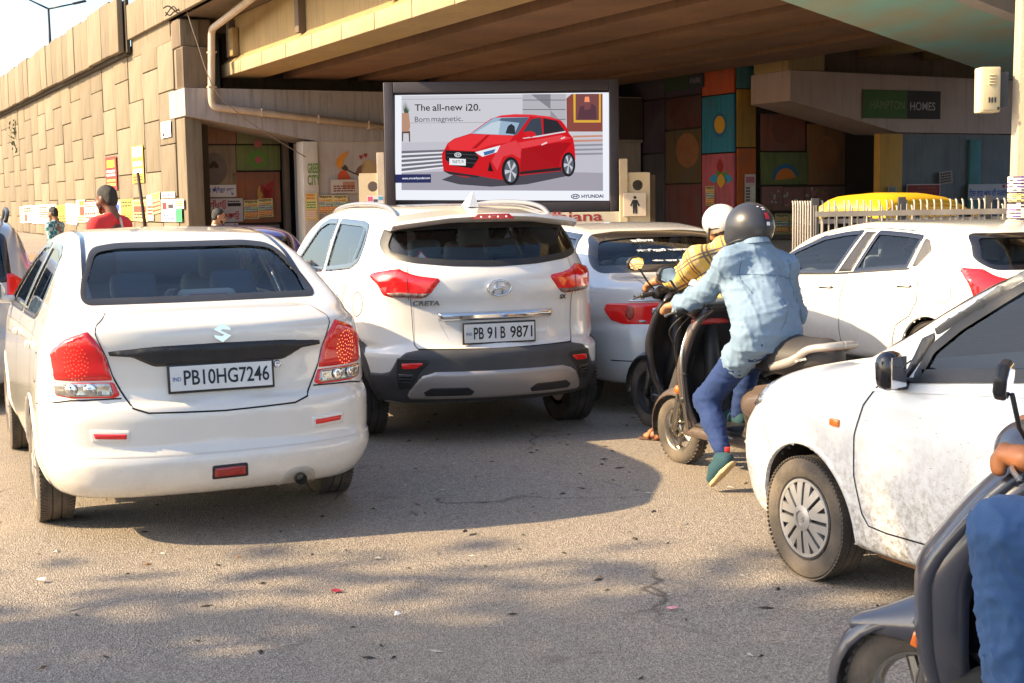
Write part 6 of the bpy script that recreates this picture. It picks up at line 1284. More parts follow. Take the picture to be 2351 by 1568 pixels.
def rider_yellow():
    Y0 = 9.25; pel = np.array([(1690 - CX) / F_PX * Y0, Y0, .88]); root = thing('person', 'person in yellow plaid shirt and white open-face helmet, riding behind the blue shirt', 'person', (pel[0], pel[1], 0), group='scooter riders'); L = lambda p: np.array(p) - np.array([pel[0], pel[1], 0])
    neck = L(wpt(1662, 556, 9.35)); hc = L(wpt(1655, 516, 9.42)); shL = L(wpt(1600, 592, 9.28)); shR = L(wpt(1725, 600, 9.5)); elL = L(wpt(1558, 640, 9.45)); wrL = L(wpt(1508, 645, 9.62)); elR = shR + np.array([.08, .18, -.26]); wrR = shR + np.array([-.1, .42, -.24]); P = L(pel)
    hipL, hipR = P + np.array([-.09, -.05, -.02]), P + np.array([.09, .05, -.02]); knL = L(wpt(1592, 800, 9.55)); anL = L(wpt(1528, 985, 9.38)); knR = P + np.array([-.1, .5, -.16]); anR = knR + np.array([.02, .05, -.34])
    sk, hr, M, T = head_prims(hc + np.array([0, 0, -.005]), math.radians(30), .98)
    body = sk + [cone(neck, neck - np.array([0, 0, .08]), .058, .07), cone(shL, shR, .06, .06), cone((shL + shR) / 2 - np.array([0, 0, .1]), P, .12, .12), cone(shL, elL, .046, .042), cone(elL, wrL, .042, .030), cone(shR, elR, .045, .04), cone(elR, wrR, .038, .028), cone(hipL, knL, .07, .05), cone(knL, anL, .045, .035), cone(hipR, knR, .07, .05), cone(knR, anR, .045, .035)]
    body += hand_prims(wrL, L(wpt(1488, 652, 9.68)) - wrL, (-.2, .3, -.9), (.5, .8, .2)); toe = L(gp(1482, 1008)); ah = L(gp(1535, 1012)); body += [cone(anL, ah + np.array([0, 0, .06]), .036, .036), cone(ah + np.array([0, 0, .045]), toe * .7 + ah * .3 + np.array([0, 0, .045]), .036, .034)] + [cone(toe * .7 + ah * .3 + np.array([.0, o, .035]), toe + np.array([0, o * .9, .025]), .013, .011) for o in (-.035, -.016, .002, .018, .034)]
    blend('body', body, M_SKIN2, root, .009, .02)
    sh = [cone(shL, shR, .082, .082), cone((shL + shR) / 2 - np.array([0, 0, .12]), P, .15, .15), cone(shL * .7 + shR * .3 - np.array([0, 0, .1]), hipL, .12, .13), cone(shR * .7 + shL * .3 - np.array([0, 0, .1]), hipR, .12, .13), cone(shL, elL, .076, .068), cone(elL, elL * .6 + wrL * .4, .068, .06), cone(shR, elR, .074, .06), cone(elR, wrR, .058, .05), cone(neck + np.array([0, 0, 0]), neck - np.array([0, 0, .07]), .066, .09), cone(neck - np.array([0, 0, .05]), shL, .068, .07), cone(neck - np.array([0, 0, .05]), shR, .068, .07)]
    blend('shirt', sh, plaid(), root, .012, .04, wrinkle=.008, wfreq=60, seed=2, planes=[(neck + np.array([0, 0, .045]), (0, 0, 1))])
    mt = cloth('charcoal trousers cloth', (.035, .032, .033), (.06, .052, .048)); blend('trousers', [cone(hipL, hipR, .11, .11), cone(hipL, knL, .10, .08), cone(knL, anL + np.array([0, 0, .04]), .078, .06), cone(hipR, knR, .1, .078), cone(knR, anR, .072, .06)], mt, root, .012, .035, wrinkle=.007, wfreq=70, seed=3)
    ml = mat('brown sandal leather', (.28, .085, .03), .6, var=.3); d = toe - ah; d /= np.linalg.norm(d); sd = np.array([-d[1], d[0], 0])
    sb = blend('sandal', [cone(ah - d * .06 + np.array([0, 0, .0]), toe + d * .01, .042, .046)], mat('sandal sole', (.10, .05, .03), .8), root, .009, .01, planes=[(ah + np.array([0, 0, .018]), (0, 0, 1)), (ah, (0, 0, -1))]); b = MB()
    for k, (t0, t1) in enumerate(((.35, .8), (.8, .35))):
        c0 = ah * (1 - t0) + toe * t0; c1 = ah * (1 - t1) + toe * t1; b = MB(); b.tube(spline([c0 - sd * .048 + np.array([0, 0, .015]), (c0 + c1) / 2 + np.array([0, 0, .085]), c1 + sd * .048 + np.array([0, 0, .015])], 6), .012, 6); b.build('strap', ml, sb, True)
    b = MB(); b.tube(spline([ah + d * .08 - sd * .05 + np.array([0, 0, .02]), ah - d * .055 + np.array([0, 0, .06]), ah + d * .08 + sd * .05 + np.array([0, 0, .02])], 6), .012, 6); b.build('strap', ml, sb, True)
    mh = mat('scuffed white helmet shell', (.68, .66, .62), .35, coat=.3, var=.35, vscale=6, vcol=(.42, .38, .33)); hM = np.array(Matrix.Rotation(math.radians(30), 3, 'Z')); f2 = hM @ np.array([0, 1, 0]); C = hc + np.array([0, 0, .02])
    hel = blend('helmet', [egg(C, (.118, .142, .122), hM)], mh, root, .009, .03, cut=[egg(C - np.array([0, 0, .02]), (.098, .12, .105), hM), egg(C - np.array([0, 0, .12]) - f2 * .07, (.085, .12, .072), hM), egg(C + f2 * .17 - np.array([0, 0, .05]), (.1, .12, .085), hM)])
    b = MB(); rim = [C + hM @ np.array([.106 * math.cos(a), .125 * math.sin(a), -.052 - .022 * math.sin(a)]) for a in np.linspace(math.pi, 2 * math.pi, 20)]; b.tube(rim, .008, 6); b.build('rim_trim', M_BLACK, hel, True)
    for sg in (-1, 1): b = MB(); p0 = C + hM @ np.array([sg * .108, -.01, -.05]); b.tube([p0, C + hM @ np.array([sg * .095, .02, -.12]), C + hM @ np.array([sg * .05, .06, -.165])], .01, 6); b.build('chin_strap', M_BLACK, hel, True); b = MB(); b.lathe([(.018, -.006), (.015, .006), (.001, .008)], p0 + hM @ np.array([sg * .006, 0, .015]), 'X', 14); b.build('strap_boss', M_CHROME, hel, True)
    b = MB(); v = hM @ np.array([.42, -.88, .25]); v /= np.linalg.norm(v); q = C + v * .1345; ax = np.cross((0, 0, 1), v); ax /= np.linalg.norm(ax); ay = np.cross(v, ax); text_on(b, 'Hoor', q - ax * .035 - ay * .0, ax, ay, .08, .038, bold=.05, lift=.004); b.build('helmet_lettering', M_INK, hel)
    blend('hair', [egg(C - np.array([0, 0, .06]) - f2 * .035, (.078, .08, .06), hM)], M_HAIR, root, .01, .02)
    return root
# ---------------------------------------------------------------- rider cut off by the right edge
def rider_edge():
    root = thing('person', 'person in faded blue jeans on the scooter cut off at the right edge', 'person', (1.75, 3.25, 0), group='scooter riders'); L = lambda p: np.array(p) - np.array([1.75, 3.25, 0])
    knL = L(wpt(2310, 1225, 3.30)); hipL = knL + np.array([.36, -.17, .02]); anL = L(wpt(2330, 1640, 3.27)); hipR = hipL + np.array([.14, .22, 0]); knR = knL + np.array([.26, .30, -.08]); anR = anL + np.array([.1, .3, 0]); P = (hipL + hipR) / 2 + np.array([.02, 0, .04]); shL = P + np.array([-.16, -.12, .46]); shR = P + np.array([-.04, .22, .46]); neck = P + np.array([-.14, .06, .56])
    wrL = L(wpt(2360, 1055, 3.45)); elL = wrL + np.array([.24, -.06, .02]); wrR = wrL + np.array([.3, .55, 0]); elR = wrR + np.array([.2, -.1, .05]); gp_ = L(wpt(2300, 1035, 3.54))
    sk, hr, M, T = head_prims(neck + np.array([-.03, .01, .16]), math.radians(60)); body = sk + [cone(neck, neck - np.array([0, 0, .1]), .06, .07), cone(shL, shR, .06, .06), cone((shL + shR) / 2, P, .12, .12), cone(shL, elL, .045, .042), cone(elL, wrL, .042, .032), cone(shR, elR, .045, .04), cone(elR, wrR, .04, .03), cone(hipL, knL, .07, .055), cone(knL, anL, .05, .04), cone(hipR, knR, .07, .055), cone(knR, anR, .05, .04)]
    body += hand_prims(wrL, gp_ - wrL, (-.15, .2, -.95), (.35, .9, .1), 1.05) + hand_prims(wrR, (-.8, .3, 0), (0, .2, -.9), (.3, -.8, .1)); blend('body', body, mat('warm brown skin', (.40, .15, .055), .45, var=.25, vscale=12, vcol=(.28, .1, .04)), root, .009, .02)
    mj = cloth('faded denim', (.034, .088, .205), (.018, .05, .14), bump=.12, bs=200); blend('jeans', [cone(hipL, knL, .105, .092), cone(knL, anL, .094, .07), cone(hipR, knR, .105, .09), cone(knR, anR, .088, .07), cone(hipL, hipR, .12, .12)], mj, root, .010, .03, wrinkle=.017, wfreq=72, seed=12)
    ms = cloth('grey shirt cloth', (.25, .25, .27)); blend('shirt', [cone(shL, shR, .08, .08), cone((shL + shR) / 2 - np.array([0, 0, .1]), P, .16, .16), cone(shL, elL, .07, .062), cone(shR, elR, .07, .06)], ms, root, .013, .04, planes=[(neck + np.array([0, 0, .02]), (0, 0, 1))]); blend('hair', hr, M_HAIR, root, .012, .02, planes=[(T(0, .06, 0), M @ np.array([0, 1, -.3])), (T(0, 0, -.03), (0, 0, -1))])
    mu = cloth('black shoe leather', (.02, .02, .02))
    for a in (anL, anR): shoe(root, a + np.array([.08, -.04, -.08]), a + np.array([-.16, .06, -.08]), (0, 0, 1), mu, M_BLACK)
    return root
# ---------------------------------------------------------------- people walking behind the cars
def walker(label, px, py, Y, yaw, shirt, top_h, skin=M_SKIN, s=1., strap=False, beard=True):
    """standing walker whose head centre is seen at (px, py)"""
    hc = wpt(px, py, Y); root = thing('person', label, 'person', (hc[0], hc[1], 0), group='people walking behind the cars'); c = np.array([0, 0, hc[2]]); R = np.array(Matrix.Rotation(yaw, 3, 'Z')); T0 = lambda x, y, z: np.array([0, 0, c[2]]) + R @ (np.array([x, y, z]) * s)
    sk, hr, M, T = head_prims(c, yaw, s, -.18); zs = -.235; shL, shR = T0(-.185, -.03, zs), T0(.185, -.03, zs); P = T0(0, -.06, -.80); f = c[2] - .0
    gl = lambda p: np.array([p[0], p[1], .09]); hipL, hipR = T0(-.09, -.06, -.84), T0(.09, -.06, -.84); anL = gl(T0(-.09, .18, -1.5)); anR = gl(T0(.09, -.26, -1.5)); knL = (hipL + anL) / 2 + R @ np.array([0, .07, 0]); knR = (hipR + anR) / 2 + R @ np.array([0, .06, 0]); elL = T0(-.26, -.1, -.55); elR = T0(.26, .0, -.55); wrL, wrR = T0(-.27, .06, -.78), T0(.27, .16, -.76)
    body = sk + [cone(T0(0, -.045, -.16), T0(0, -.03, -.26), .058, .075), cone(shL, shR, .06, .06), cone(T0(0, -.03, -.3), P, .12, .11), cone(shL, elL, .045, .04), cone(elL, wrL, .038, .028), cone(shR, elR, .045, .04), cone(elR, wrR, .038, .028), cone(hipL, knL, .07, .05), cone(knL, anL, .046, .035), cone(hipR, knR, .07, .05), cone(knR, anR, .046, .035)] + hand_prims(wrL, (0, .1, -1), R @ np.array([0, 1., 0]), R @ np.array([.3, 1., 0]), curl=False) + hand_prims(wrR, (0, .1, -1), R @ np.array([0, 1., 0]), R @ np.array([-.3, 1., 0]), curl=False)
    blend('body', body, skin, root, .010, .016)
    blend('hair', hr, M_HAIR, root, .010, .02, planes=[(T(0, .045, .06), M @ np.array([0, 1, -.8])), (T(0, 0, -.045), M @ np.array([0, .5, -1]))], cut=[egg(T(-.08, .02, -.02), np.array([.03, .04, .05]) * s, M), egg(T(.08, .02, -.02), np.array([.03, .04, .05]) * s, M)])
    for sg in (-1, 1): b = MB(); q = T(sg * .032, .083, .008); b.lathe([(.0, -.010), (.009, -.004), (.010, 0), (.009, .004), (.0, .010)], q, 'Z', 8); b.build('eye', M_INK, root, True)
    if beard: blend('beard', [cone(T(-.05, .035, -.06), T(0, .075, -.095), .018, .022), cone(T(.05, .035, -.06), T(0, .075, -.095), .018, .022), cone(T(-.02, .092, -.040), T(.02, .092, -.040), .009, .009)], M_HAIR, root, .008, .012)
    blend('shirt', [cone(shL, shR, .08, .08), cone(T0(-.07, -.03, -.36), P + R @ np.array([-.05, 0, 0]), .12, .13), cone(T0(.07, -.03, -.36), P + R @ np.array([.05, 0, 0]), .12, .13), cone(shL, elL, .068, .062), cone(shR, elR, .068, .062), cone(T0(0, -.04, -.165), shL, .075, .075), cone(T0(0, -.04, -.165), shR, .075, .075)], shirt, root, .013, .04, wrinkle=.004, wfreq=20, seed=6, planes=[(T0(0, -.04, -.125), R @ np.array([0, .45, 1]))])
    blend('trousers', [cone(hipL, hipR, .11, .11), cone(hipL, knL, .09, .075), cone(knL, anL + np.array([0, 0, .02]), .075, .065), cone(hipR, knR, .09, .075), cone(knR, anR + np.array([0, 0, .02]), .075, .065)], cloth('dark walker trousers', (.04, .045, .06)), root, .014, .03)
    for a in (anL, anR): blend('shoe', [cone(a + R @ np.array([0, -.05, -.05]), a + R @ np.array([0, .14, -.055]), .045, .038)], M_BLACK, root, .013, .02, planes=[((0, 0, .002), (0, 0, -1))])
    if strap: b = MB(); b.tube(spline([T0(.02, -.13, -.16), T0(-.02, -.19, -.3), T0(-.09, -.2, -.5), T0(-.16, -.15, -.75)], 5), .012, 6); b.build('bag_strap', mat('pale strap', (.6, .45, .4), .7), root, True)
    return root
rider_blue(); rider_yellow(); rider_edge()
walker('person in red shirt with a bag strap, walking left behind the white saloon', 243, 459, 12.6, math.radians(68), cloth('red shirt cloth', (.62, .03, .035)), 0, mat('dark brown skin', (.14, .06, .032), .5, var=.25, vscale=12, vcol=(.09, .04, .02)), strap=True)
def check_cloth():
    m = mat('teal check cloth', (.03, .22, .25), .85); N = m.node_tree.nodes; L = m.node_tree.links; tc = N.new('ShaderNodeTexCoord'); ck = N.new('ShaderNodeTexChecker'); ck.inputs['Scale'].default_value = 14; ck.inputs[1].default_value = (.02, .16, .19, 1); ck.inputs[2].default_value = (.40, .48, .42, 1); L.new(tc.outputs['Object'], ck.inputs[0]); L.new(ck.outputs[0], N['Principled BSDF'].inputs['Base Color']); return m
walker('person in teal checked shirt, walking left beside the poster wall', 121, 491, 27., math.radians(75), check_cloth(), 0, beard=False)
walker('person in white shirt walking right past the lettered banners', 503, 498, 21.5, math.radians(-75), cloth('white shirt cloth', (.7, .7, .7)), 0, M_SKIN2)
# ================================================================ scooters
def scooter(name, label, front_axle, deg, col, detail=True, guard=True, rail=True, rr=.215, tail=-.2, seat_m=None, rack=False, lid=None, steer=0., beak=False, hby=.93, fy=1.2):
    """scooter: local y forward from the rear axle, wheelbase 1.2"""
    a = math.radians(deg); fw = np.array([-math.sin(a), math.cos(a)]); o = np.array(front_axle[:2]) - fw * 1.2
    root = thing(name, label, 'scooter', (o[0], o[1], 0), a, 'scooters in the traffic'); mp = mat(name + ' paint ' + str(deg), col, .3, coat=.6, var=.25, vscale=4, dirt=(DUST, .1, .5, .35))
    mk = mat('dark scooter plastic', (.02, .02, .022), .5, var=.3, vscale=8, vcol=(.06, .055, .05)); mst = mat('guard steel', (.5, .47, .42), .25, metal=.9, var=.4, vscale=9, vcol=(.3, .24, .17))
    def whl(y, nm='wheel'):
        hub = bpy.data.objects.new(nm, None); link(hub, root); hub.location = (0, y, rr); b = MB(); b.lathe(tyre_profile(rr, .092, rr * .62), n=48)
        for i in range(44):
            t = 2 * math.pi * i / 44
            for sd in (-1, 1): b.box((sd * .026, (rr) * math.cos(t + sd * .05), (rr) * math.sin(t + sd * .05)), (.026, .016, .008), Matrix.Rotation(t - math.pi / 2, 3, 'X') @ Matrix.Rotation(sd * .6, 3, 'Z'))
        b.build('tyre', M_TYRE_DUST, hub, 'auto'); b = MB(); b.lathe([(rr * .64, -.04), (rr * .6, -.036), (rr * .55, -.012), (rr * .55, .012), (rr * .6, .036), (rr * .64, .04)], n=40)
        for i in range(5): t = 2 * math.pi * i / 5; b.tube([(0, 0, 0), (0, rr * .58 * math.cos(t), rr * .58 * math.sin(t))], [.022, .016], 6)
        b.lathe([(.045, -.05), (.05, -.045), (.05, .045), (.045, .05), (.001, .052)], n=20); b.build('rim', mst if guard or beak else mk, hub, 'auto'); return hub
    whl(0); whl(fy)
    # fork and mudguard
    b = MB()
    for x in (-.065, .065): b.tube([(x, fy, rr), (x, fy - .05, .42), (x * .6, fy - (.0 if beak else .12), .5 if beak else .62)], [.02, .024, .024], 8)
    b.build('fork', mst, root, True)
    n = 14; vs = []; fs = []; k = 7
    for i in range(n):
        t = math.radians(-20 + 175 * i / (n - 1)); r = rr + .035; yc = fy + r * math.cos(t) * (1.08); zc = rr + r * math.sin(t) * 1.0 + .01
        for j in range(k): u = (j / (k - 1) - .5) * 2; wd = .062 + .012 * math.sin(math.pi * i / (n - 1)); drop = .045 * abs(u) ** 2.5; vs.append((u * wd, yc - drop * math.cos(t), zc - drop * math.sin(t)))
    fs = [(i * k + j, i * k + j + 1, (i + 1) * k + j + 1, (i + 1) * k + j) for i in range(n - 1) for j in range(k - 1)]; fm = add_mesh('front_mudguard', vs, fs, mp, root, True); so = fm.modifiers.new('t', 'SOLIDIFY'); so.thickness = .006
    if beak:
        blend('front_beak', [cone((0, fy - .08, .49), (0, fy + .16, .42), .085, .03), cone((-.06, fy - .08, .46), (-.025, fy + .20, .415), .065, .02), cone((.06, fy - .08, .46), (.025, fy + .20, .415), .065, .02)], mp, root, .010, .04, planes=[((0, 1.085, 0), (0, -1, 0))], cut=[egg((0, fy, rr), (.085, rr + .03, rr + .03))])
        for sg in (-1, 1): b = MB(); b.box((sg * .118, fy - .03, .43), (.02, .055, .05), Matrix.Rotation(.3, 3, 'X'), bev=.012); b.build('front_indicator', M_AMBER, root, 'auto')
    # apron: curved shield with inner panel
    Yf = pchip([(.20, 1.0), (.30, 1.02), (.45, 1.055), (.62, 1.06), (.80, 1.01), (.95, .94), (1.0, .90)]); Wf = pchip([(.20, .10), (.30, .15), (.45, .195), (.62, .215), (.80, .20), (.95, .15), (1.0, .11)])
    if beak: Yf = pchip([(.20, 1.06), (.30, 1.08), (.45, 1.10), (.62, 1.10), (.80, 1.0), (.95, .86), (1.0, .80)])
    zs = np.linspace(.2, 1.0, 22); us = np.linspace(-1, 1, 17)
    def shield(off, sc, nm, m, z0=0, bow=.07 if beak else .10):
        vs = []; 
        for z in zs[z0:]:
            for u in us: vs.append((u * Wf(z) * sc, Yf(z) - off - bow * abs(u) ** 2.6, z))
        kk = len(us); nz = len(zs[z0:]); fs = [(i * kk + j, i * kk + j + 1, (i + 1) * kk + j + 1, (i + 1) * kk + j) for i in range(nz - 1) for j in range(kk - 1)]; ob = add_mesh(nm, vs, fs, m, root, True); s2 = ob.modifiers.new('t', 'SOLIDIFY'); s2.thickness = .014; s2.offset = 0; return ob
    shield(0, 1., 'front_apron', mp); shield(.03 if beak else .06, .93 if beak else .98, 'leg_shield', mk, 1, .06)
    b = MB(); b.tube(spline([(sg_ * (Wf(z)) * 1., Yf(z) - (.075 if beak else .105), z) for sg_ in (-1,) for z in np.linspace(.22, .98, 12)], 2), .022 if beak else .009, 8); b.build('apron_edge', mp, root, True); b = MB(); b.tube(spline([(Wf(z), Yf(z) - (.075 if beak else .105), z) for z in np.linspace(.22, .98, 12)], 2), .012, 8); b.build('apron_edge', mp, root, True)
    for sg in (-1, 1):      # side flange of the leg shield
        vs = []; zz = np.linspace(.21, .99, 20); b0 = .07 if beak else .10
        for z in zz:
            y0 = float(Yf(z)) - b0; w0 = float(Wf(z)); wd = (.085 + .03 * math.sin(math.pi * (z - .2) / .8)) * (1 if beak else .5); vs += [(sg * w0, y0 + .01, z), (sg * (w0 + .016), y0 - wd * .35, z), (sg * (w0 + .012), y0 - wd * .8, z), (sg * (w0 - .02), y0 - wd, z)]
        fs = [(i * 4 + j, i * 4 + j + 1, (i + 1) * 4 + j + 1, (i + 1) * 4 + j) for i in range(len(zz) - 1) for j in range(3)]; ob = add_mesh('apron_flange', vs, fs, mp, root, True); s3_ = ob.modifiers.new('t', 'SOLIDIFY'); s3_.thickness = .008
    b = MB(); b.box((0, .70, .285), (.30, .56, .05), bev=.02); fb = b.build('floorboard', mk, root, 'auto'); b = MB(); b.box((0, .68, .25), (.34, .62, .07), bev=.03); b.build('floor_skirt', mp, root, 'auto')
    b = MB(); b.tube([(-.03, .98, .30), (0, .90, .6), (0, hby, .95)], .05, 10); b.build('steering_column', mk, root, True)
    # rear body
    body = [cone((-.10, .36, .48), (-.085, -.12, .60), .10, .07), cone((.10, .36, .48), (.085, -.12, .60), .10, .07), cone((0, .42, .46), (0, -.10, .62), .12, .08), cone((0, .40, .36), (0, .2, .45), .12, .1), cone((0, -.1, .62), (0, tail + .02, .66), .085, .05)]
    blend('rear_body', body, mp, root, .012, .06, planes=[((0, 0, .70), (0, -.12, 1))])
    for sg in (-1, 1):
        b = MB(); b.prism([(-.12, .52), (.05, .44), (.32, .40), (.40, .48), (.30, .60), (.0, .66), (-.16, .66)], (sg * .165, 0, 0), (0, 1, 0), (0, 0, 1), (sg, 0, 0), .012)
        sp = b.build('side_panel', mp, root, 'auto'); bv = sp.modifiers.new('b', 'BEVEL'); bv.width = .01; bv.segments = 2
    st = [cone((0, .48, .73), (0, .18, .755), .115, .125), cone((0, .18, .76), (0, tail + .12, .79), .12, .10), cone((-.07, .2, .745), (-.06, tail + .15, .775), .085, .075), cone((.07, .2, .745), (.06, tail + .15, .775), .085, .075)]
    blend('seat', st, seat_m or mat('grey seat vinyl', (.035, .033, .034), .5, var=.3, vscale=6, vcol=(.075, .065, .06)), root, .012, .05, planes=[((0, .2, .672), (0, .05, -1))])
    if rail:
        for sg in (-1, 1): b = MB(); b.tube(spline([(sg * .135, .20, .715), (sg * .155, .02, .765), (sg * .15, tail + .10, .835), (sg * .10, tail + .01, .855), (0, tail - .01, .86)], 6), [.026] * 8 + [.022] * 17, 8); b.build('grab_rail', mat('silver grab rail', (.55, .52, .48), .35, metal=.5), root, True)
        b = MB(); b.box((0, tail + .12, .815), (.20, .025, .07), Matrix.Rotation(-.5, 3, 'X'), bev=.01); bp = b.build('backrest_plate', mk, root, 'auto')
        b = MB(); text_on(b, 'SEAT CENTER', (-.17, tail + .17, .765), (0, -1, .25), (-.3, 0, 1), .09, .012, bold=.02, lift=.004); b.build('maker_tag', mat('tag white', (.7, .7, .7), .5), bp)
    b = MB(); b.box((0, tail - .015, .66), (.16, .04, .07), bev=.02); b.build('tail_lamp', M_RED, root, 'auto')
    for sg in (-1, 1): b = MB(); b.box((sg * .12, tail + .01, .655), (.06, .05, .05), bev=.02); b.build('indicator', M_AMBER, root, 'auto')
    b = MB(); b.box((0, .02, .33), (.2, .42, .16), bev=.05); b.lathe([(.09, -.16), (.10, -.14), (.10, -.09), (.08, -.08)], (0, 0, rr), 'X', 24); b.build('engine_casing', mat('engine metal', (.14, .125, .11), .55, metal=.5, var=.5, vscale=8), root, 'auto')
    b = MB(); b.tube([(.14, .3, .22), (.15, .0, .25), (.15, -.28, .30)], [.02, .055, .05], 12); b.build('silencer', mat('sooty exhaust steel', (.16, .13, .11), .5, metal=.7), root, True)
    b = MB(); b.tube(roundpath([(-.17, .40, .30), (-.20, .32, .40), (-.20, .08, .44), (-.17, .0, .40)], .05), .012, 8); b.build('sari_guard', mst, root, True)
    # handlebar with cowl, grips, levers, mirrors
    hb = bpy.data.objects.new('handlebar', None); link(hb, root); hb.location = (0, hby, 0); hb.rotation_euler = (0, 0, steer); C = np.array([0, 0, 1.0])
    cow = [egg((0, .02, .99), (.13, .085, .07)), cone((-.10, .0, .985), (-.19, -.06, .99), .05, .036), cone((.10, .0, .985), (.19, -.06, .99), .05, .036), egg((0, .06, .96), (.085, .06, .07))]
    blend('cowl', cow, mp if detail else mk, hb, .010, .04); b = MB(); b.box((0, -.045, 1.03), (.15, .05, .03), Matrix.Rotation(.5, 3, 'X'), bev=.012); b.build('speedometer', mat('dial face', (.25, .3, .32), .1, coat=1.), hb, 'auto'); b = MB(); b.lathe([(.001, .06), (.04, .055), (.06, .03), (.06, .0)], (0, .055, .965), 'Y', 24); b.build('head_lamp', M_CLEAR, hb, True)
    for sg in (-1, 1):
        b = MB(); b.tube([(sg * .18, -.055, .995), (sg * .345, -.125, .99)], .017, 10); b.lathe([(.022, 0), (.022, .01), (.018, .012)], (sg * .345, -.125, .985), 'X', 12); b.build('grip', mk, hb, True)
        b = MB(); b.tube(spline([(sg * .20, -.01, .985), (sg * .27, .0, .975), (sg * .36, -.045, .965)], 5), .0075, 6); b.lathe([(.001, -.011), (.011, 0), (.001, .011)], (sg * .362, -.046, .965), 'X', 8); b.build('brake_lever', mst if detail else mk, hb, True)
        b = MB(); top = np.array([sg * .285, -.0, 1.165]); b.tube([(sg * .17, -.02, 1.01), (sg * .215, .0, 1.07), tuple(top)], .0065, 6); sk_ = b.build('mirror_stalk', mk, hb, True); b = MB(); Mx = Matrix.Rotation(sg * -.15, 3, 'Z') @ Matrix.Rotation(.12, 3, 'X')
        ho = [(-.075, .0), (-.06, .04), (-.02, .052), (.045, .045), (.075, .012), (.06, -.03), (.01, -.05), (-.055, -.035)]; ho = [(p[0] * sg, p[1]) for p in ho][::sg]
        cx = np.array([sg * .31, .0, 1.20]); ax, ay = np.array(Mx @ Vector((1, 0, 0))), np.array(Mx @ Vector((0, 0, 1))); an = np.cross(ax, ay)
        b.prism(ho, cx, ax, ay, -an, .03); mo = b.build('mirror_shell', mk, hb, 'auto'); bv = mo.modifiers.new('b', 'BEVEL'); bv.width = .008; bv.segments = 2
        b = MB(); b.prism([(p[0] * .88, p[1] * .86) for p in ho], cx + an * .003, ax, ay, -an, .002); b.build('mirror_glass', mat('mirror glass', (.8, .82, .85), .03, metal=1.), mo)
    if guard:     # bent steel leg guard round the apron
        for sg in (-1, 1):
            b = MB(); b.tube(spline([(sg * .06, .955, .93), (sg * .17, .915, .86), (sg * .235, .90, .70), (sg * .225, .90, .50), (sg * .19, .91, .32), (sg * .14, .95, .22)], 6), .0125, 8); b.build('leg_guard', mst, root, True)
            b = MB(); b.tube([(sg * .235, .90, .62), (sg * .20, .90, .60)], .01, 6); b.lathe([(.014, -.01), (.014, .01)], (sg * .236, .895, .45), 'X', 8); b.build('guard_clamp', mst, root, True)
            b = MB(); b.lathe([(.001, .03), (.028, .025), (.03, .0), (.02, -.01)], (sg * .18, .985, .50), 'Y', 16); b.build('front_indicator', M_AMBER, root, True)
        b = MB(); b.tube(spline([(-.02, .965, .9), (-.1, .99, .6), (-.08, 1.12, .3)], 6), .005, 6); b.build('brake_cable', mk, root, True)
    if guard:
        for k, pts in enumerate(([(-.20, -.03 + hby, .97), (-.24, hby + .08, .86), (-.15, 1.06, .72), (-.10, 1.1, .5)], [(-.12, hby, .97), (-.18, hby + .10, .82), (-.13, 1.08, .6), (-.08, 1.14, .4)], [(.18, hby - .03, .97), (.2, hby + .12, .84), (.1, 1.08, .7)])): b = MB(); b.tube(spline(pts, 6), .0045, 6); b.build('brake_cable', mk, root, True)
    if lid: b = MB(); b.box((0, .90, .915), (.30, .05, .04), bev=.015); b.build('front_trim', mat('red scooter trim', lid, .35, coat=.5), root, 'auto')
    if rack:
        b = MB()
        for x in (-.1, -.03, .04, .11): b.tube([(x, tail + .15, .86), (x, tail - .12, .87)], .008, 6)
        for y in (tail + .12, tail - .1): b.tube([(-.11, y, .865), (.12, y, .865)], .008, 6)
        for x in (-.1, .11): b.tube([(x, tail + .1, .86), (x * .8, tail + .1, .72)], .008, 6)
        b.build('luggage_rack', M_BLACK, root, True)
    return root
s1 = scooter('scooter', 'brown-grey scooter with silver leg guard and grab rail under the blue-shirted rider', (1.06, 8.53), 30, (.115, .085, .07), lid=(.55, .02, .02), steer=.0)
b = MB(); text_on(b, '4G', (-.181, .18, .565), (0, -1, 0), (0, 0, 1), .10, .04, bold=.03, skew=.3, lift=.003); b.build('side_badge', M_CHROME, s1)
s2 = scooter('scooter', 'black scooter with hexagonal mirrors, half hidden beyond the brown-grey scooter', (1.02, 9.9), 27, (.02, .02, .024), guard=False, rail=False, rack=True, rr=.25, tail=-.12)
s3 = scooter('scooter', 'dark grey scooter cutting in at the bottom right corner', (1.09, 3.90), 54, (.06, .06, .075), guard=False, rr=.225, beak=True, hby=.79, fy=1.10)
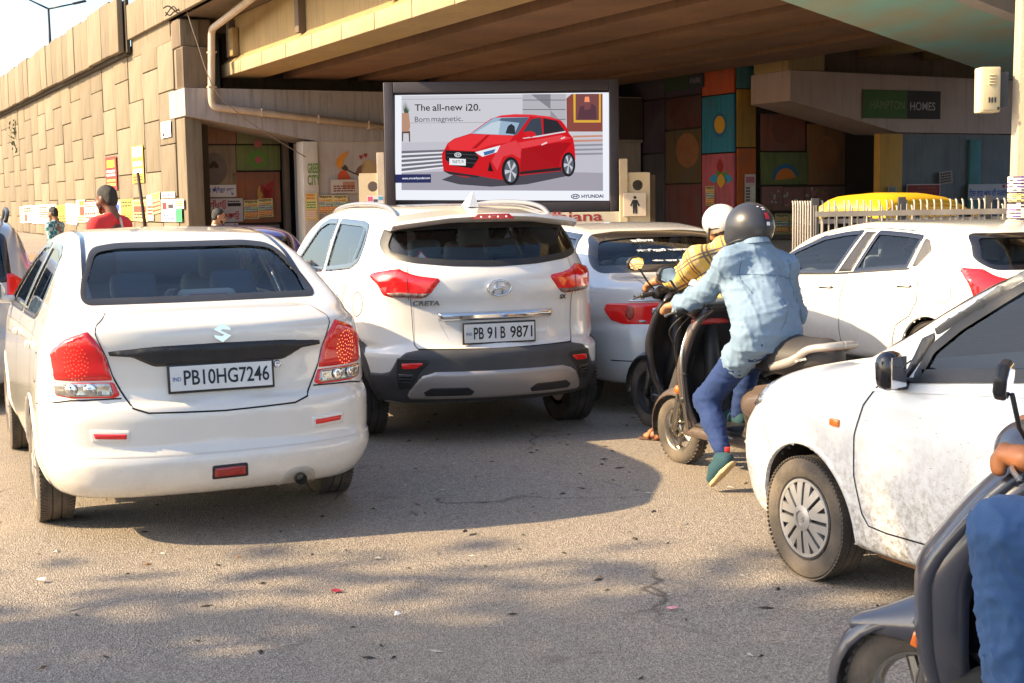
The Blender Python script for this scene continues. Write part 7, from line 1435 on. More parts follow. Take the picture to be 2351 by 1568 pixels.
# ================================================================ screens, banners, bills
EXPO = 2 ** SC.view_settings.exposure
def emat(hexc):
    """self-lit screen colour"""
    c = srgb(hexc); return mat('screen ' + hexc, (0, 0, 0), .6, spec=.1, emit=tuple(v / EXPO for v in c), estr=1.)
BY = 36.0
def bpt(zx, zy, lift=0.):   # point of the screen picture (units of an enlarged view of it) on the screen plane
    return at((1100 + zx / 2.93875) / 1.27632, (200 + zy / 2.93875) / 1.27632, BY - lift)
def hoarding():
    c = at(1150, 470, BY); root = thing('billboard', 'lit billboard with a red hatchback advertisement under the bridge', 'billboard', (c[0], BY, 0)); O = np.array([c[0], BY, 0])
    A, B = at(880, 190, BY) - O, at(1422, 486, BY) - O; b = MB(); b.box(((A[0] + B[0]) / 2, .32, (A[2] + B[2]) / 2), (B[0] - A[0], .5, A[2] - B[2]), bev=.03); b.build('cabinet', mat('charcoal cabinet', (.035, .03, .04), .6, var=.3), root, 'auto')
    i0, i1 = at(903, 214, BY) - O, at(1400, 463, BY) - O; mf = mat('charcoal frame', (.045, .04, .055), .5, var=.3)
    for nm, x0, x1, z0, z1 in (('l', A[0], i0[0], B[2], A[2]), ('r', i1[0], B[0], B[2], A[2]), ('t', i0[0], i1[0], i0[2], A[2]), ('b', i0[0], i1[0], B[2], i1[2])): b = MB(); b.box(((x0 + x1) / 2, .0, (z0 + z1) / 2), (x1 - x0, .2, z1 - z0), bev=.02); b.build('frame_bar', mf, root, 'auto')
    for x in (A[0] + .6, B[0] - .6): b = MB(); b.box((x, .35, B[2] / 2), (.22, .22, B[2])); b.build('post', mf, root)
    def poly(name, pts, col, layer, parent, ):
        b = MB(); P = [bpt(x, y, -.05 + layer * .003) - O for x, y in pts]; n = len(P); vs = [tuple(p) for p in P] + [tuple(p + np.array([0, .002, 0])) for p in P]
        b.add(vs, [tuple(range(n))[::-1], tuple(range(n, 2 * n))]); o = b.build(name, emat(col) if isinstance(col, str) else col, parent); return o
    scr = poly('screen', [(168, 232), (2010, 208), (2014, 1140), (172, 1134)], '#f1f3fb', 0, root)
    pl = lambda n, p, c, l: poly(n, p, c, l, scr)
    pl('picture', [(225, 237), (1956, 219), (1960, 1056), (225, 1049)], '#cdccd4', 1)
    pl('picture_floor', [(225, 640), (1958, 600), (1960, 1056), (225, 1049)], '#c2c0ca', 2); pl('picture_floor_front', [(225, 900), (900, 880), (1960, 900), (1960, 1056), (225, 1049)], '#a4a1ad', 3)
    for y in (265, 470): pl('picture_groove', [(225, y), (1268, y - 10), (1268, y - 4), (225, y + 5)], '#a9a8b2', 2)
    pl('picture_pier', [(1268, 224), (1640, 221), (1640, 560), (1268, 470)], '#b5b4bb', 3); pl('picture_shadow', [(1340, 224), (1508, 222), (1508, 352)], '#86848d', 4); pl('picture_shadow', [(1508, 360), (1610, 470), (1508, 470)], '#96949c', 4)
    for y in (270, 352, 436): pl('picture_course', [(1268, y), (1640, y), (1640, y + 7), (1268, y + 7)], '#6d6b75', 5)
    pl('picture_window', [(1645, 260), (1690, 222), (1956, 219), (1957, 545), (1648, 545)], '#8a4a42', 3); pl('picture_gold_frame', [(1704, 221), (1941, 219), (1941, 467), (1708, 467)], '#e0b03c', 4); pl('picture_pane', [(1724, 221), (1925, 220), (1925, 447), (1724, 447)], '#7b4a4c', 5); pl('picture_city', [(1760, 330), (1800, 320), (1800, 360), (1850, 350), (1860, 300), (1900, 330), (1905, 440), (1740, 440)], '#5a3a44', 6); pl('picture_lamp', [(1805, 245), (1840, 245), (1845, 290), (1800, 290)], '#ff9a70', 6)
    for k in range(5): pl('picture_step', [(225, 712 + k * 38), (596, 700 + k * 32), (596, 718 + k * 32), (225, 734 + k * 38)], '#70707b', 4); pl('picture_step_edge', [(225, 734 + k * 38), (596, 718 + k * 32), (596, 730 + k * 32), (225, 749 + k * 38)], '#e9e9ef', 4)
    for k in range(5): pl('picture_step', [(1700, 580 + k * 38), (1957, 575 + k * 38), (1957, 590 + k * 38), (1700, 597 + k * 38)], '#c98c74' if k < 2 else '#8f9098', 4)
    pl('picture_pot', [(228, 386), (288, 384), (300, 500), (290, 545), (228, 545)], '#b98f76', 4); pl('picture_stand', [(228, 545), (298, 540), (300, 632), (290, 632), (286, 560), (240, 560), (238, 630), (228, 630)], '#5c4740', 4)
    for k in range(9): pl('picture_frond', [(250 + k * 3, 385), (228 + k * 9, 270 + abs(k - 3) * 14), (258 + k * 3, 385)], '#4a6350' if k % 2 else '#38503f', 5)
    pl('picture_car_shadow', [(570, 960), (700, 905), (1200, 900), (1720, 850), (1690, 920), (1300, 1000), (1000, 1020), (720, 1000)], '#4a4752', 4)
    body = [(588, 885), (575, 800), (572, 735), (600, 690), (622, 645), (680, 605), (818, 562), (860, 530), (1000, 432), (1080, 406), (1200, 395), (1340, 398), (1500, 415), (1600, 450), (1640, 500), (1668, 560), (1702, 600), (1716, 680), (1722, 780), (1715, 835), (1590, 885), (1240, 925), (1100, 962), (1000, 948), (900, 928), (780, 938), (640, 912)]
    pl('picture_car', body, '#cf1622', 6); pl('picture_car_roof', [(1000, 432), (1080, 406), (1200, 396), (1340, 398), (1500, 415), (1600, 450), (1440, 425), (1320, 412), (1030, 424)], '#e33540', 7)
    pl('picture_car_bonnet', [(622, 648), (690, 608), (820, 570), (1060, 572), (1190, 585), (1150, 640), (1000, 660), (860, 712), (640, 700)], '#e8323a', 7); pl('picture_car_crease', [(830, 690), (960, 575), (985, 575), (870, 690)], '#b50f1a', 8); pl('picture_car_fender', [(1075, 665), (1210, 620), (1260, 690), (1250, 780), (1180, 740), (1100, 760), (1050, 880), (1000, 800)], '#e0404a', 7)
    pl('picture_car_side', [(1250, 700), (1560, 640), (1690, 640), (1600, 760), (1580, 850), (1250, 890)], '#a80f1b', 7); pl('picture_car_highlight', [(1230, 640), (1600, 575), (1690, 600), (1600, 625), (1260, 690)], '#e5444c', 8); pl('picture_sill', [(1245, 890), (1600, 850), (1600, 880), (1245, 915)], '#2b2026', 8)
    pl('picture_windscreen', [(822, 563), (1022, 425), (1325, 420), (1192, 578)], '#9bb6cc', 8); pl('picture_windscreen_shade', [(850, 560), (1000, 470), (1080, 450), (1060, 570)], '#c3d2dd', 9); pl('picture_seat', [(1120, 560), (1140, 500), (1170, 478), (1200, 500), (1205, 570)], '#2e333d', 9); pl('picture_pillar', [(1060, 450), (1085, 430), (1325, 422), (1300, 460), (1220, 570), (1192, 578), (1240, 470)], '#53637a', 9)
    pl('picture_side_window', [(1272, 545), (1340, 438), (1425, 424), (1440, 572), (1390, 580)], '#3c4653', 8); pl('picture_rear_window', [(1445, 428), (1565, 452), (1632, 540), (1450, 568)], '#2b2b33', 8); pl('picture_chrome_line', [(1270, 600), (1400, 580), (1635, 540), (1640, 550), (1400, 592), (1272, 606)], '#d9dbe2', 9)
    pl('picture_mirror', [(1282, 575), (1290, 548), (1340, 540), (1375, 555), (1380, 580), (1340, 596)], '#d61f2b', 10); pl('picture_handle', [(1428, 655), (1475, 632), (1480, 645), (1432, 665)], '#e6dfe2', 10); pl('picture_handle', [(1595, 603), (1632, 588), (1634, 600), (1598, 612)], '#e6dfe2', 10)
    pl('picture_grille', [(602, 706), (860, 718), (892, 772), (832, 862), (650, 835), (604, 785)], '#17171c', 8)
    for k in range(3): pl('picture_grille_bar', [(615, 730 + k * 35), (880 - k * 8, 745 + k * 35), (878 - k * 8, 750 + k * 35), (615, 735 + k * 35)], '#4c4f58', 9)
    pl('picture_head_lamp', [(858, 722), (1076, 664), (1046, 722), (922, 762)], '#e8eef5', 8); pl('picture_head_lamp_core', [(930, 722), (1035, 695), (1020, 728), (940, 752)], '#3d6ea8', 9); pl('picture_fog_lamp', [(985, 798), (1016, 890), (968, 884)], '#1b1418', 8); pl('picture_lip', [(580, 882), (900, 927), (880, 940), (640, 914)], '#2a2a33', 8)
    def E(cx, cy, rx, ry): return [(cx + rx * math.cos(t), cy + ry * math.sin(t)) for t in np.linspace(0, 2 * math.pi, 30, endpoint=False)]
    for cx, cy, rx, ry in ((1165, 885, 78, 122), (1662, 828, 60, 105)):
        pl('picture_tyre', E(cx, cy, rx, ry), '#1c1b20', 9); pl('picture_rim', E(cx + 2, cy, rx * .7, ry * .8), '#5f6470', 10)
        for k in range(5): t = 2 * math.pi * k / 5 + .3; pl('picture_spoke', [(cx, cy - 4), (cx + rx * .66 * math.cos(t), cy + ry * .76 * math.sin(t)), (cx + rx * .66 * math.cos(t + .45), cy + ry * .76 * math.sin(t + .45)), (cx + 4, cy + 4)], '#c9ccd4', 11)
    pl('picture_plate', [(637, 776), (778, 782), (778, 838), (637, 832)], '#eef0f4', 10); pl('picture_badge', E(710, 745, 30, 20), '#dfe3ea', 10); pl('picture_badge_core', E(710, 745, 22, 13), '#23252c', 11); pl('picture_badge_mark', [(694, 752), (700, 738), (706, 738), (704, 744), (716, 742), (718, 737), (726, 737), (720, 752), (714, 752), (716, 746), (704, 748), (702, 753)], '#e8ebf0', 12)
    pl('web_bar', [(172, 914), (478, 912), (479, 985), (173, 987)], '#2a2f5e', 6)
    def tx(s, x0, y1, x1, y0, col, layer, name, bold=0.):
        b = MB(); o = bpt(x0, y1, -.05 + layer * .003) - O; e = bpt(x1, y1, 0) - O; u = bpt(x0, y0, 0) - O; ax = np.array([1., 0, 0]); text_on(b, s, o, ax, (0, 0, 1), e[0] - o[0], u[2] - o[2], bold=bold, lift=0.); b.build(name, emat(col), scr)
    tx('The', 340, 368, 470, 310, '#35353c', 7, 'headline_word', .012); tx('all-new', 492, 368, 752, 308, '#35353c', 7, 'headline_word', .012); tx('i20.', 780, 368, 905, 306, '#35353c', 7, 'headline_word', .012); tx('Born', 340, 463, 465, 416, '#4a4a52', 7, 'subline_word'); tx('magnetic.', 484, 474, 755, 416, '#4a4a52', 7, 'subline_word'); tx('www.groverhyundai.com', 230, 963, 470, 938, '#f4f6ff', 8, 'web_address', .02); tx('HYUNDAI', 1775, 1118, 1964, 1088, '#2b3058', 7, 'maker_name', .03); tx('TN 87 TC 191', 662, 820, 760, 792, '#3c3f4a', 12, 'plate_text', .02)
    pl('maker_oval', E(1722, 1104, 38, 22), '#2b3058', 7); pl('maker_oval_core', E(1722, 1104, 30, 15), '#f1f3fb', 8); pl('maker_mark', [(1700, 1112), (1708, 1094), (1716, 1094), (1714, 1101), (1730, 1100), (1734, 1094), (1744, 1094), (1736, 1113), (1728, 1113), (1731, 1106), (1713, 1107), (1710, 1114)], '#2b3058', 9)
hoarding()
def kiosk():
    Y = 35.4; m = mat('cream kiosk panel', (.62, .50, .33), .7, var=.4, vscale=2, vcol=(.45, .34, .2)); c = at(1150, 560, Y); root = thing('public_toilet', 'cream roadside toilet kiosk below the billboard with a man pictogram', 'kiosk', (c[0], Y, 0)); O = np.array([c[0], Y, 0])
    def box(name, x0, y0, x1, y1, d0, d1, mm=m, hole=None):
        a, b_ = at(x0, y1, Y) - O, at(x1, y0, Y) - O; z0 = max(a[2], 0); b = MB()
        if hole is None: b.box(((a[0] + b_[0]) / 2, (d0 + d1) / 2, (z0 + b_[2]) / 2), (b_[0] - a[0], d1 - d0, b_[2] - z0), bev=.01)
        else:
            h = at(hole[0], hole[1], Y) - O; r = hole[2]; n = 32; out = []; inn = []
            for i in range(n):
                t = 2 * math.pi * i / n; cx, cz = math.cos(t), math.sin(t); k = min(((b_[0] if cx > 0 else a[0]) - h[0]) / cx if abs(cx) > 1e-6 else 1e9, ((b_[2] if cz > 0 else z0) - h[2]) / cz if abs(cz) > 1e-6 else 1e9); out.append((h[0] + cx * k, h[2] + cz * k)); inn.append((h[0] + cx * r, h[2] + cz * r))
            for d in (d0, d1): b.add([(x, d, z) for x, z in out + inn], [(i, (i + 1) % n, n + (i + 1) % n, n + i) for i in range(n)])
            b.add([(x, d0, z) for x, z in inn] + [(x, d1, z) for x, z in inn], [(i, (i + 1) % n, n + (i + 1) % n, n + i) for i in range(n)]); b.add([(x, d0, z) for x, z in out] + [(x, d1, z) for x, z in out], [(i, (i + 1) % n, n + (i + 1) % n, n + i) for i in range(n)])
        return b.build(name, mm, root)
    box('side_panel', 830, 397, 880, 700, .1, .16, hole=(855, 428, .13)); box('side_panel', 1441, 395, 1493, 700, .1, .16, hole=(1465, 425, .135)); box('post', 1425, 364, 1441, 700, .05, .2); box('post', 873, 350, 881, 700, .02, .12, M_PVC); box('front_panel', 1120, 486, 1424, 700, .12, .2, mat('pale sign panel', (.6, .55, .45), .7, var=.3)); box('return_panel', 1493, 400, 1508, 700, .4, 2.2, M_BROWNC)
    s0 = box('sign_plate', 1432, 442, 1484, 497, .03, .06, mat('pictogram plate', (.66, .56, .45), .6)); ink = M_INK
    a, z = at(1432, 497, Y) - O, at(1484, 442, Y) - O; w = z[0] - a[0]; h = z[2] - a[2]; P = lambda u, v: (a[0] + u * w, a[2] + v * h)
    b = MB(); b.prism([P(.5 + .07 * math.cos(t), .80 + .065 * math.sin(t)) for t in np.linspace(0, 6.28, 16, endpoint=False)], (0, .028, 0), (1, 0, 0), (0, 0, 1), (0, -1, 0), .004); b.build('pictogram_head', ink, s0)
    b = MB(); b.prism([P(*q) for q in [(.40, .70), (.60, .70), (.72, .45), (.66, .42), (.60, .56), (.59, .12), (.52, .12), (.5, .4), (.48, .12), (.41, .12), (.40, .56), (.34, .42), (.28, .45)]], (0, .028, 0), (1, 0, 0), (0, 0, 1), (0, -1, 0), .004); b.build('pictogram_body', ink, s0)
    b = MB(); o = at(1206, 510, Y) - O; e = at(1384, 510, Y) - O; t = at(1206, 487, Y) - O; text_on(b, 'Ludhiana', (o[0], .115, o[2]), (1, 0, 0), (0, 0, 1), e[0] - o[0], t[2] - o[2], bold=.015, lift=.0); b.build('sign_lettering', mat('dark red lettering', (.28, .02, .03), .6), root)
kiosk()
# --- painted signboards on the bridge
def frame_p(p): return dict(o=lambda x, y: PQ(onp(x, y, p)[0] * 0 + p, onp(x, y, p)[0], onp(x, y, p)[1]), ax=E2, ay=np.array([0, 0, 1.]), n=-E1)
def frame_q(q): return dict(o=lambda x, y: PQ(onq(x, y, q)[0], q, onq(x, y, q)[1]), ax=-E1, ay=np.array([0, 0, 1.]), n=-E2)
INKS = dict(red=(.42, .02, .025), black=(.03, .025, .03), blue=(.02, .07, .33), green=(.04, .25, .08), brown=(.22, .06, .03), violet=(.12, .05, .25), white=(.75, .73, .68), orange=(.65, .2, .03))
def bill(name, label, cat, fr, x0, y0, x1, y1, paper, items, group=None, tilt=0., lift=.03, t=.004):
    """a flat sheet pasted on a wall plane; items: ('t', text, u0, v0, u1, v1, ink, bold) lettering, ('b', u0, v0, u1, v1, colour) printed block, ('l', u0, v0, u1, v1, n, ink) lines of small print"""
    A = fr['o'](x0, y1); Bq = fr['o'](x1, y0); ax, ay, n = fr['ax'], fr['ay'], fr['n']; w = (Bq - A) @ ax; h = Bq[2] - A[2]
    if tilt: ax = ax * math.cos(tilt) + ay * math.sin(tilt); ay = np.cross(n, ax) * 1.0; ay = ay if ay[2] > 0 else -ay
    mats = [mat('paper ' + str(paper), paper, .85, var=.35, vscale=3, vcol=tuple(v * .72 for v in paper))]; idx = {}
    def mi(c):
        k = str(c)
        if k not in idx: mats.append(mat('ink ' + k, INKS[c] if isinstance(c, str) else c, .8, var=.3, vscale=6)); idx[k] = len(mats) - 1
        return idx[k]
    b = MB(); o = A + n * lift; r = random.Random(hash((int(x0 * 7), int(y0 * 7))) & 0xffff)
    e = [(0, 0), (1, 0), (1, 1), (0, 1)]; b.prism([(u * w, v * h) for u, v in e], o, ax, ay, n, t)
    lay = [0]
    def blk(u0, v0, u1, v1, c, k): b.cm = mi(c); q = o + n * (t + .002 + .001 * k); b.add([q + ax * u * w + ay * v * h for u, v in ((u0, v0), (u1, v0), (u1, v1), (u0, v1))], [(0, 1, 2, 3)])
    for it in items:
        if it[0] == 'b': blk(*it[1:6], 0)
        elif it[0] == 't': b.cm = mi(it[6]); text_on(b, it[1], o + n * (t + .004) + ax * it[2] * w + ay * it[3] * h, ax, ay, (it[4] - it[2]) * w, (it[5] - it[3]) * h, bold=it[7] if len(it) > 7 else .01, lift=0.)
        else:
            _, u0, v0, u1, v1, nn, c = it
            for i in range(nn):
                vv = v0 + (v1 - v0) * (i + .5) / nn; u = u0
                while u < u1 - .02: l = r.uniform(.05, .16) * (u1 - u0) * 1.5; l = min(l, u1 - u); blk(u, vv - (v1 - v0) / nn * .3, u + l * .8, vv + (v1 - v0) / nn * .3, c, 1); u += l
    ob = b.build(name, mats); C_ = o + ax * w / 2 + ay * h / 2; me = ob.data; me.transform(Matrix.Translation(-Vector(C_))); ob.location = C_; return tag(ob, label, cat, group)
fp = frame_p(PW); fq = frame_q(-.02); f0 = frame_p(-.02)
CREAM, WHITE, YEL = (.62, .54, .40), (.66, .64, .62), (.75, .55, .06)
bill('banner', 'white cloth banner with blue Gurmukhi lettering ending in a broom word, above the red-lettered one', 'banner', fp, 440, 424, 541, 453, (.66, .65, .67), [('t', 'ਇਸ ਵਾਰ ਚੱਲੇਗਾ ਝਾੜੂ', .05, .16, .95, .86, 'blue', .02)], lift=.05)
bill('banner', 'large white cloth banner with dark red Gurmukhi lettering behind the walker', 'banner', fp, 440, 455, 556, 511, (.50, .49, .50), [('t', 'ਆਪ ਲਿਆਓ', .05, .55, .68, .95, 'red', .02), ('t', 'ਪੰਜਾਬ ਬਚਾਓ', .30, .08, .93, .46, 'red', .02), ('b', .70, .66, .96, .80, 'black'), ('l', .70, .82, .95, .92, 1, 'black'), ('b', .05, .22, .12, .36, 'red')], lift=.05)
bill('banner', 'low strip of white banner with blue lettering under the red-lettered banner', 'banner', fp, 440, 512, 546, 534, (.62, .61, .62), [('t', 'ਇੱਕ ਮੌਕਾ ਆਪ ਨੂੰ', .06, .2, .95, .9, 'blue', .02)], lift=.05)
fr2 = frame_p(PC2 - .02)
bill('banner', 'white banner with blue Gurmukhi lettering beside the utility pole', 'banner', fr2, 2217, 422, 2314, 460, (.40, .38, .42), [('t', 'ਇਸ ਵਾਰ ਆਪ ਦੀ ਸਰਕਾਰ', .02, .25, .95, .72, 'blue', .02), ('b', .80, .76, .87, .95, 'red')], lift=.12)
bill('banner', 'dark red banner with a pale border on the wall above the yellow rickshaw', 'banner', fr2, 2078, 422, 2156, 470, (.45, .36, .34), [('b', .02, .03, .98, .95, (.22, .02, .02)), ('l', .3, .55, .9, .9, 2, 'brown')], lift=.06)
bill('signboard', 'green and black signboard reading HAMPTON HOMES on the right cap beam', 'signboard', fr2, 1979, 210, 2158, 271, (.035, .03, .03), [('b', .0, .0, .56, 1., (.05, .11, .025)), ('t', 'HAMPTON', .09, .32, .53, .62, (.16, .20, .10), 0.), ('t', 'HOMES', .60, .30, .93, .60, (.35, .32, .32), .01)], lift=.02, t=.02)
fqw = frame_q(QW - .1)
bill('signboard', 'dark signboard ending in PARK high on the shaded mural wall', 'signboard', fqw, 1527, 163, 1618, 212, (.03, .035, .045), [('b', 0, 0, .62, 1, (.03, .05, .03)), ('t', 'PARK', .68, .3, .95, .66, (.2, .19, .22), .0)], lift=.03, t=.03)
def mardana(label, fr, x0, y0, x1, y1, tilt=0., lift=.035, dim=1.):
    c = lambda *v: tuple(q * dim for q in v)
    return bill('poster', label, 'poster', fr, x0, y0, x1, y1, c(.74, .60, .26), [('t', 'मर्दाना', .06, .80, .94, .96, 'black', .03), ('t', 'कमजोरी', .08, .66, .92, .78, 'orange', .03), ('b', .03, .52, .48, .64, c(.06, .05, .25)), ('b', .5, .52, .97, .64, c(.06, .35, .12)), ('b', .03, .38, .48, .5, c(.06, .35, .12)), ('b', .5, .38, .97, .5, c(.06, .05, .25)), ('b', .03, .12, .97, .36, c(.70, .14, .04)), ('l', .06, .54, .95, .62, 1, 'white'), ('l', .06, .40, .95, .48, 1, 'white'), ('l', .06, .16, .95, .34, 2, (.85, .6, .2)), ('l', .06, .02, .95, .10, 1, 'black')], 'striped Hindi handbills', tilt, lift)
mardana('striped Hindi handbill on the orange mural panel, left one of the pair', fp, 560, 459, 592, 503); mardana('striped Hindi handbill on the orange mural panel, right one of the pair', fp, 594, 456, 626, 499, .03)
mardana('striped Hindi handbill on the white pier wall next to the lettered column', f0, 731, 448, 763, 490); mardana('striped Hindi handbill under the turbaned mural, right one of the pair', f0, 765, 448, 797, 490)
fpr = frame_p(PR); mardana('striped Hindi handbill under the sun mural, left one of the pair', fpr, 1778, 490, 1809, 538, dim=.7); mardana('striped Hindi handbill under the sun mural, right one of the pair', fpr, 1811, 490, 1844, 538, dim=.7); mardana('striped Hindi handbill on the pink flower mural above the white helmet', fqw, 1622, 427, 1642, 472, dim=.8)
fcol = frame_p(-.1)
bill('poster', 'yellow and white paper bills pasted on the foot of the lettered column', 'poster', fcol, 702, 443, 727, 505, (.70, .55, .2), [('l', .1, .75, .8, .98, 2, 'orange'), ('b', .1, .4, .95, .72, (.78, .68, .25)), ('l', .1, .42, .9, .7, 3, 'green'), ('b', .1, .05, .95, .38, (.7, .35, .1)), ('l', .1, .06, .9, .36, 4, 'white')], lift=.02)
bill('poster', 'torn pale poster below the turbaned mural', 'poster', f0, 759, 412, 820, 444, (.5, .44, .38), [('b', .45, .3, .9, .85, (.42, .2, .12)), ('l', .1, .1, .9, .6, 3, 'brown')], lift=.03)
bill('poster', 'white notice with pink and blue blocks on the left kiosk panel', 'poster', dict(o=lambda x, y: at(x, y, 35.35), ax=np.array([1., 0, 0]), ay=np.array([0, 0, 1.]), n=np.array([0, -1., 0])), 843, 449, 880, 470, (.68, .66, .66), [('b', .05, .4, .35, .9, (.6, .1, .2)), ('b', .7, .5, .98, .9, (.1, .35, .55)), ('b', .4, .3, .66, .6, (.08, .06, .12))], lift=.02)
# bills along the foot of the ramp wall, counted from the abutment pillar leftwards
def zb(x0, y0, x1, y1): return (x0 / 3.918 / 1.27632, (560 + y0 / 3.918) / 1.27632, x1 / 3.918 / 1.27632, (560 + y1 / 3.918) / 1.27632)
strip = [((2032, 205, 2098, 352), (.06, .5, .2), [('l', .1, .1, .9, .9, 6, 'green')], 'green paper bill at the foot of the pillar beside the banners'),
 ((2030, 88, 2120, 200), CREAM, [('l', .1, .2, .9, .8, 3, 'brown')], 'cream torn bill just above the green paper bill'),
 ((1868, 92, 2024, 348), WHITE, [('b', .1, .55, .4, .85, 'red'), ('b', .5, .6, .85, .78, 'black'), ('l', .1, .1, .95, .32, 2, 'blue')], 'white bill with red and black marks nearest the pillar on the ramp wall'),
 ((1866, 4, 2018, 80), WHITE, [('l', .1, .25, .9, .75, 1, 'blue')], 'small white notice pasted directly above the red and black marked bill'),
 ((1764, 30, 1846, 268), (.72, .52, .2), [('b', .02, .1, .98, .2, 'brown'), ('b', .02, .3, .98, .4, 'brown'), ('b', .02, .5, .98, .58, 'brown'), ('l', .1, .7, .9, .95, 2, 'orange')], 'tilted orange bill with brown stripes right of the black stick'),
 ((1705, 44, 1762, 340), CREAM, [('l', .1, .2, .9, .6, 3, 'red')], 'narrow cream bill between the black stick and the striped orange bill'),
 ((1538, 100, 1700, 342), (.74, .56, .2), [('b', .08, .42, .92, .72, 'brown'), ('l', .1, .1, .9, .4, 2, 'black'), ('l', .1, .75, .9, .95, 1, 'orange')], 'ochre bill with brown print behind the black stick'),
 ((1398, 98, 1536, 338), YEL, [('l', .08, .62, .92, .94, 2, 'black'), ('l', .08, .1, .92, .4, 3, 'brown')], 'bright yellow bill with dark print just right of the red-shirted walker'),
 ((1320, 110, 1392, 300), WHITE, [('b', .2, .4, .8, .8, 'blue')], 'white bill with a blue mark partly behind the red-shirted walker'),
 ((1112, 112, 1200, 345), CREAM, [('l', .1, .1, .9, .5, 3, 'orange')], 'cream bill just left of the red-shirted walker\'s chin'),
 ((985, 122, 1112, 352), WHITE, [('b', .0, .96, 1., 1., 'red'), ('l', .06, .7, .94, .92, 2, 'red'), ('l', .06, .1, .94, .5, 2, 'brown')], 'white bill with dark red print, second left of the red-shirted walker'),
 ((890, 104, 982, 360), CREAM, [('b', .4, .3, .95, .7, 'brown'), ('b', .4, .75, .9, .95, 'orange'), ('l', .05, .05, .9, .28, 2, 'orange')], 'cream bill with brown stripes, third left of the red-shirted walker'),
 ((770, 138, 884, 372), WHITE, [('l', .08, .55, .92, .9, 4, 'violet'), ('b', .1, .1, .6, .4, (.6, .3, .28))], 'white bill with violet lines next right of the yellow bill near the checked shirt'),
 ((660, 164, 766, 345), YEL, [('l', .08, .5, .92, .9, 2, 'orange'), ('l', .08, .05, .92, .4, 2, 'black')], 'yellow bill directly behind the teal checked shirt'),
 ((566, 150, 652, 330), WHITE, [('l', .1, .4, .9, .9, 4, 'black')], 'white bill behind the head of the checked-shirt walker'),
 ((465, 152, 564, 372), (.64, .56, .5), [('l', .08, .3, .92, .9, 5, 'red')], 'pale pink printed bill left of the checked-shirt walker'),
 ((385, 166, 460, 374), WHITE, [('l', .1, .1, .9, .6, 4, 'blue')], 'white bill with blue lines, third from the silver car'),
 ((280, 170, 380, 366), CREAM, [('b', .15, .1, .4, .5, 'brown'), ('l', .1, .6, .9, .9, 2, 'black')], 'cream bill with a brown figure, second from the silver car'),
 ((240, 178, 276, 362), WHITE, [('l', .1, .1, .9, .9, 6, 'black')], 'narrow white bill nearest the silver car')]
for r_, pap, items, lab in strip: x0, y0, x1, y1 = zb(*r_); bill('poster', lab, 'poster', fq, x0, y0, x1, y1, pap, items, 'paper bills along the ramp wall', .06 if 'tilted' in lab else rnd.uniform(-.015, .015), .03 + rnd.uniform(0, .008))
bill('poster', 'tall red poster with yellow disc hung high on the ramp wall', 'poster', fq, 247, 358, 268, 437, (.55, .03, .03), [('b', .15, .68, .85, .9, (.75, .5, .03)), ('l', .1, .4, .9, .62, 2, 'white'), ('l', .1, .1, .9, .35, 2, (.75, .5, .1))], lift=.04)
bill('poster', 'tall ochre poster with white blocks hung high on the ramp wall', 'poster', fq, 307, 332, 330, 421, (.55, .33, .06), [('b', .1, .7, .9, .97, 'white'), ('b', .1, .45, .9, .58, 'white'), ('b', .1, .25, .9, .38, 'white'), ('l', .1, .05, .9, .2, 2, 'brown')], lift=.04)
bill('poster', 'white square notice high on the ramp wall near the pillar', 'poster', fq, 373, 276, 394, 318, (.68, .66, .62), [('b', .15, .1, .35, .3, 'black'), ('l', .1, .6, .9, .7, 1, (.5, .45, .4))], lift=.04)
# torn paper on the shaded right walls
rr_ = random.Random(11)
for i, (x0, y0, x1, y1, lab) in enumerate([(1748, 428, 1795, 470, 'torn pink and olive bills at the left end of the shaded mural wall'), (1797, 430, 1845, 475, 'torn white-centred bills in the middle of the shaded mural wall'), (1847, 428, 1900, 472, 'torn maroon bills at the right end of the shaded mural wall')]):
    it = []
    for k in range(14): u, v = rr_.random() * .8, rr_.random() * .8; it.append(('b', u, v, u + rr_.uniform(.06, .2), v + rr_.uniform(.08, .25), rr_.choice([(.4, .38, .36), (.3, .1, .12), (.2, .2, .06), (.35, .15, .16), (.14, .1, .09)])))
    bill('poster', lab, 'poster', fpr, x0, y0, x1, y1, (.22, .10, .09), it, lift=.03)
for i, (x0, y0, x1, y1, lab) in enumerate([(2155, 395, 2186, 425, 'crumpled dark bill on the blue-grey wall'), (2036, 428, 2056, 446, 'small grey notice on the yellow column')]): bill('poster', lab, 'poster', fr2, x0, y0, x1, y1, (.28, .22, .2) if i == 0 else (.35, .33, .3), [('l', .1, .1, .9, .9, 4, 'black')], lift=.05, tilt=.12 if i == 0 else 0)
bill('poster', 'torn white bills on the orange corner panel above the dark helmet', 'poster', fpr, 1708, 400, 1733, 470, (.6, .5, .45), [('b', .1, .72, .9, .92, (.5, .15, .2)), ('l', .1, .1, .5, .6, 5, 'black'), ('b', .55, .2, .95, .6, (.66, .62, .55))], lift=.04)
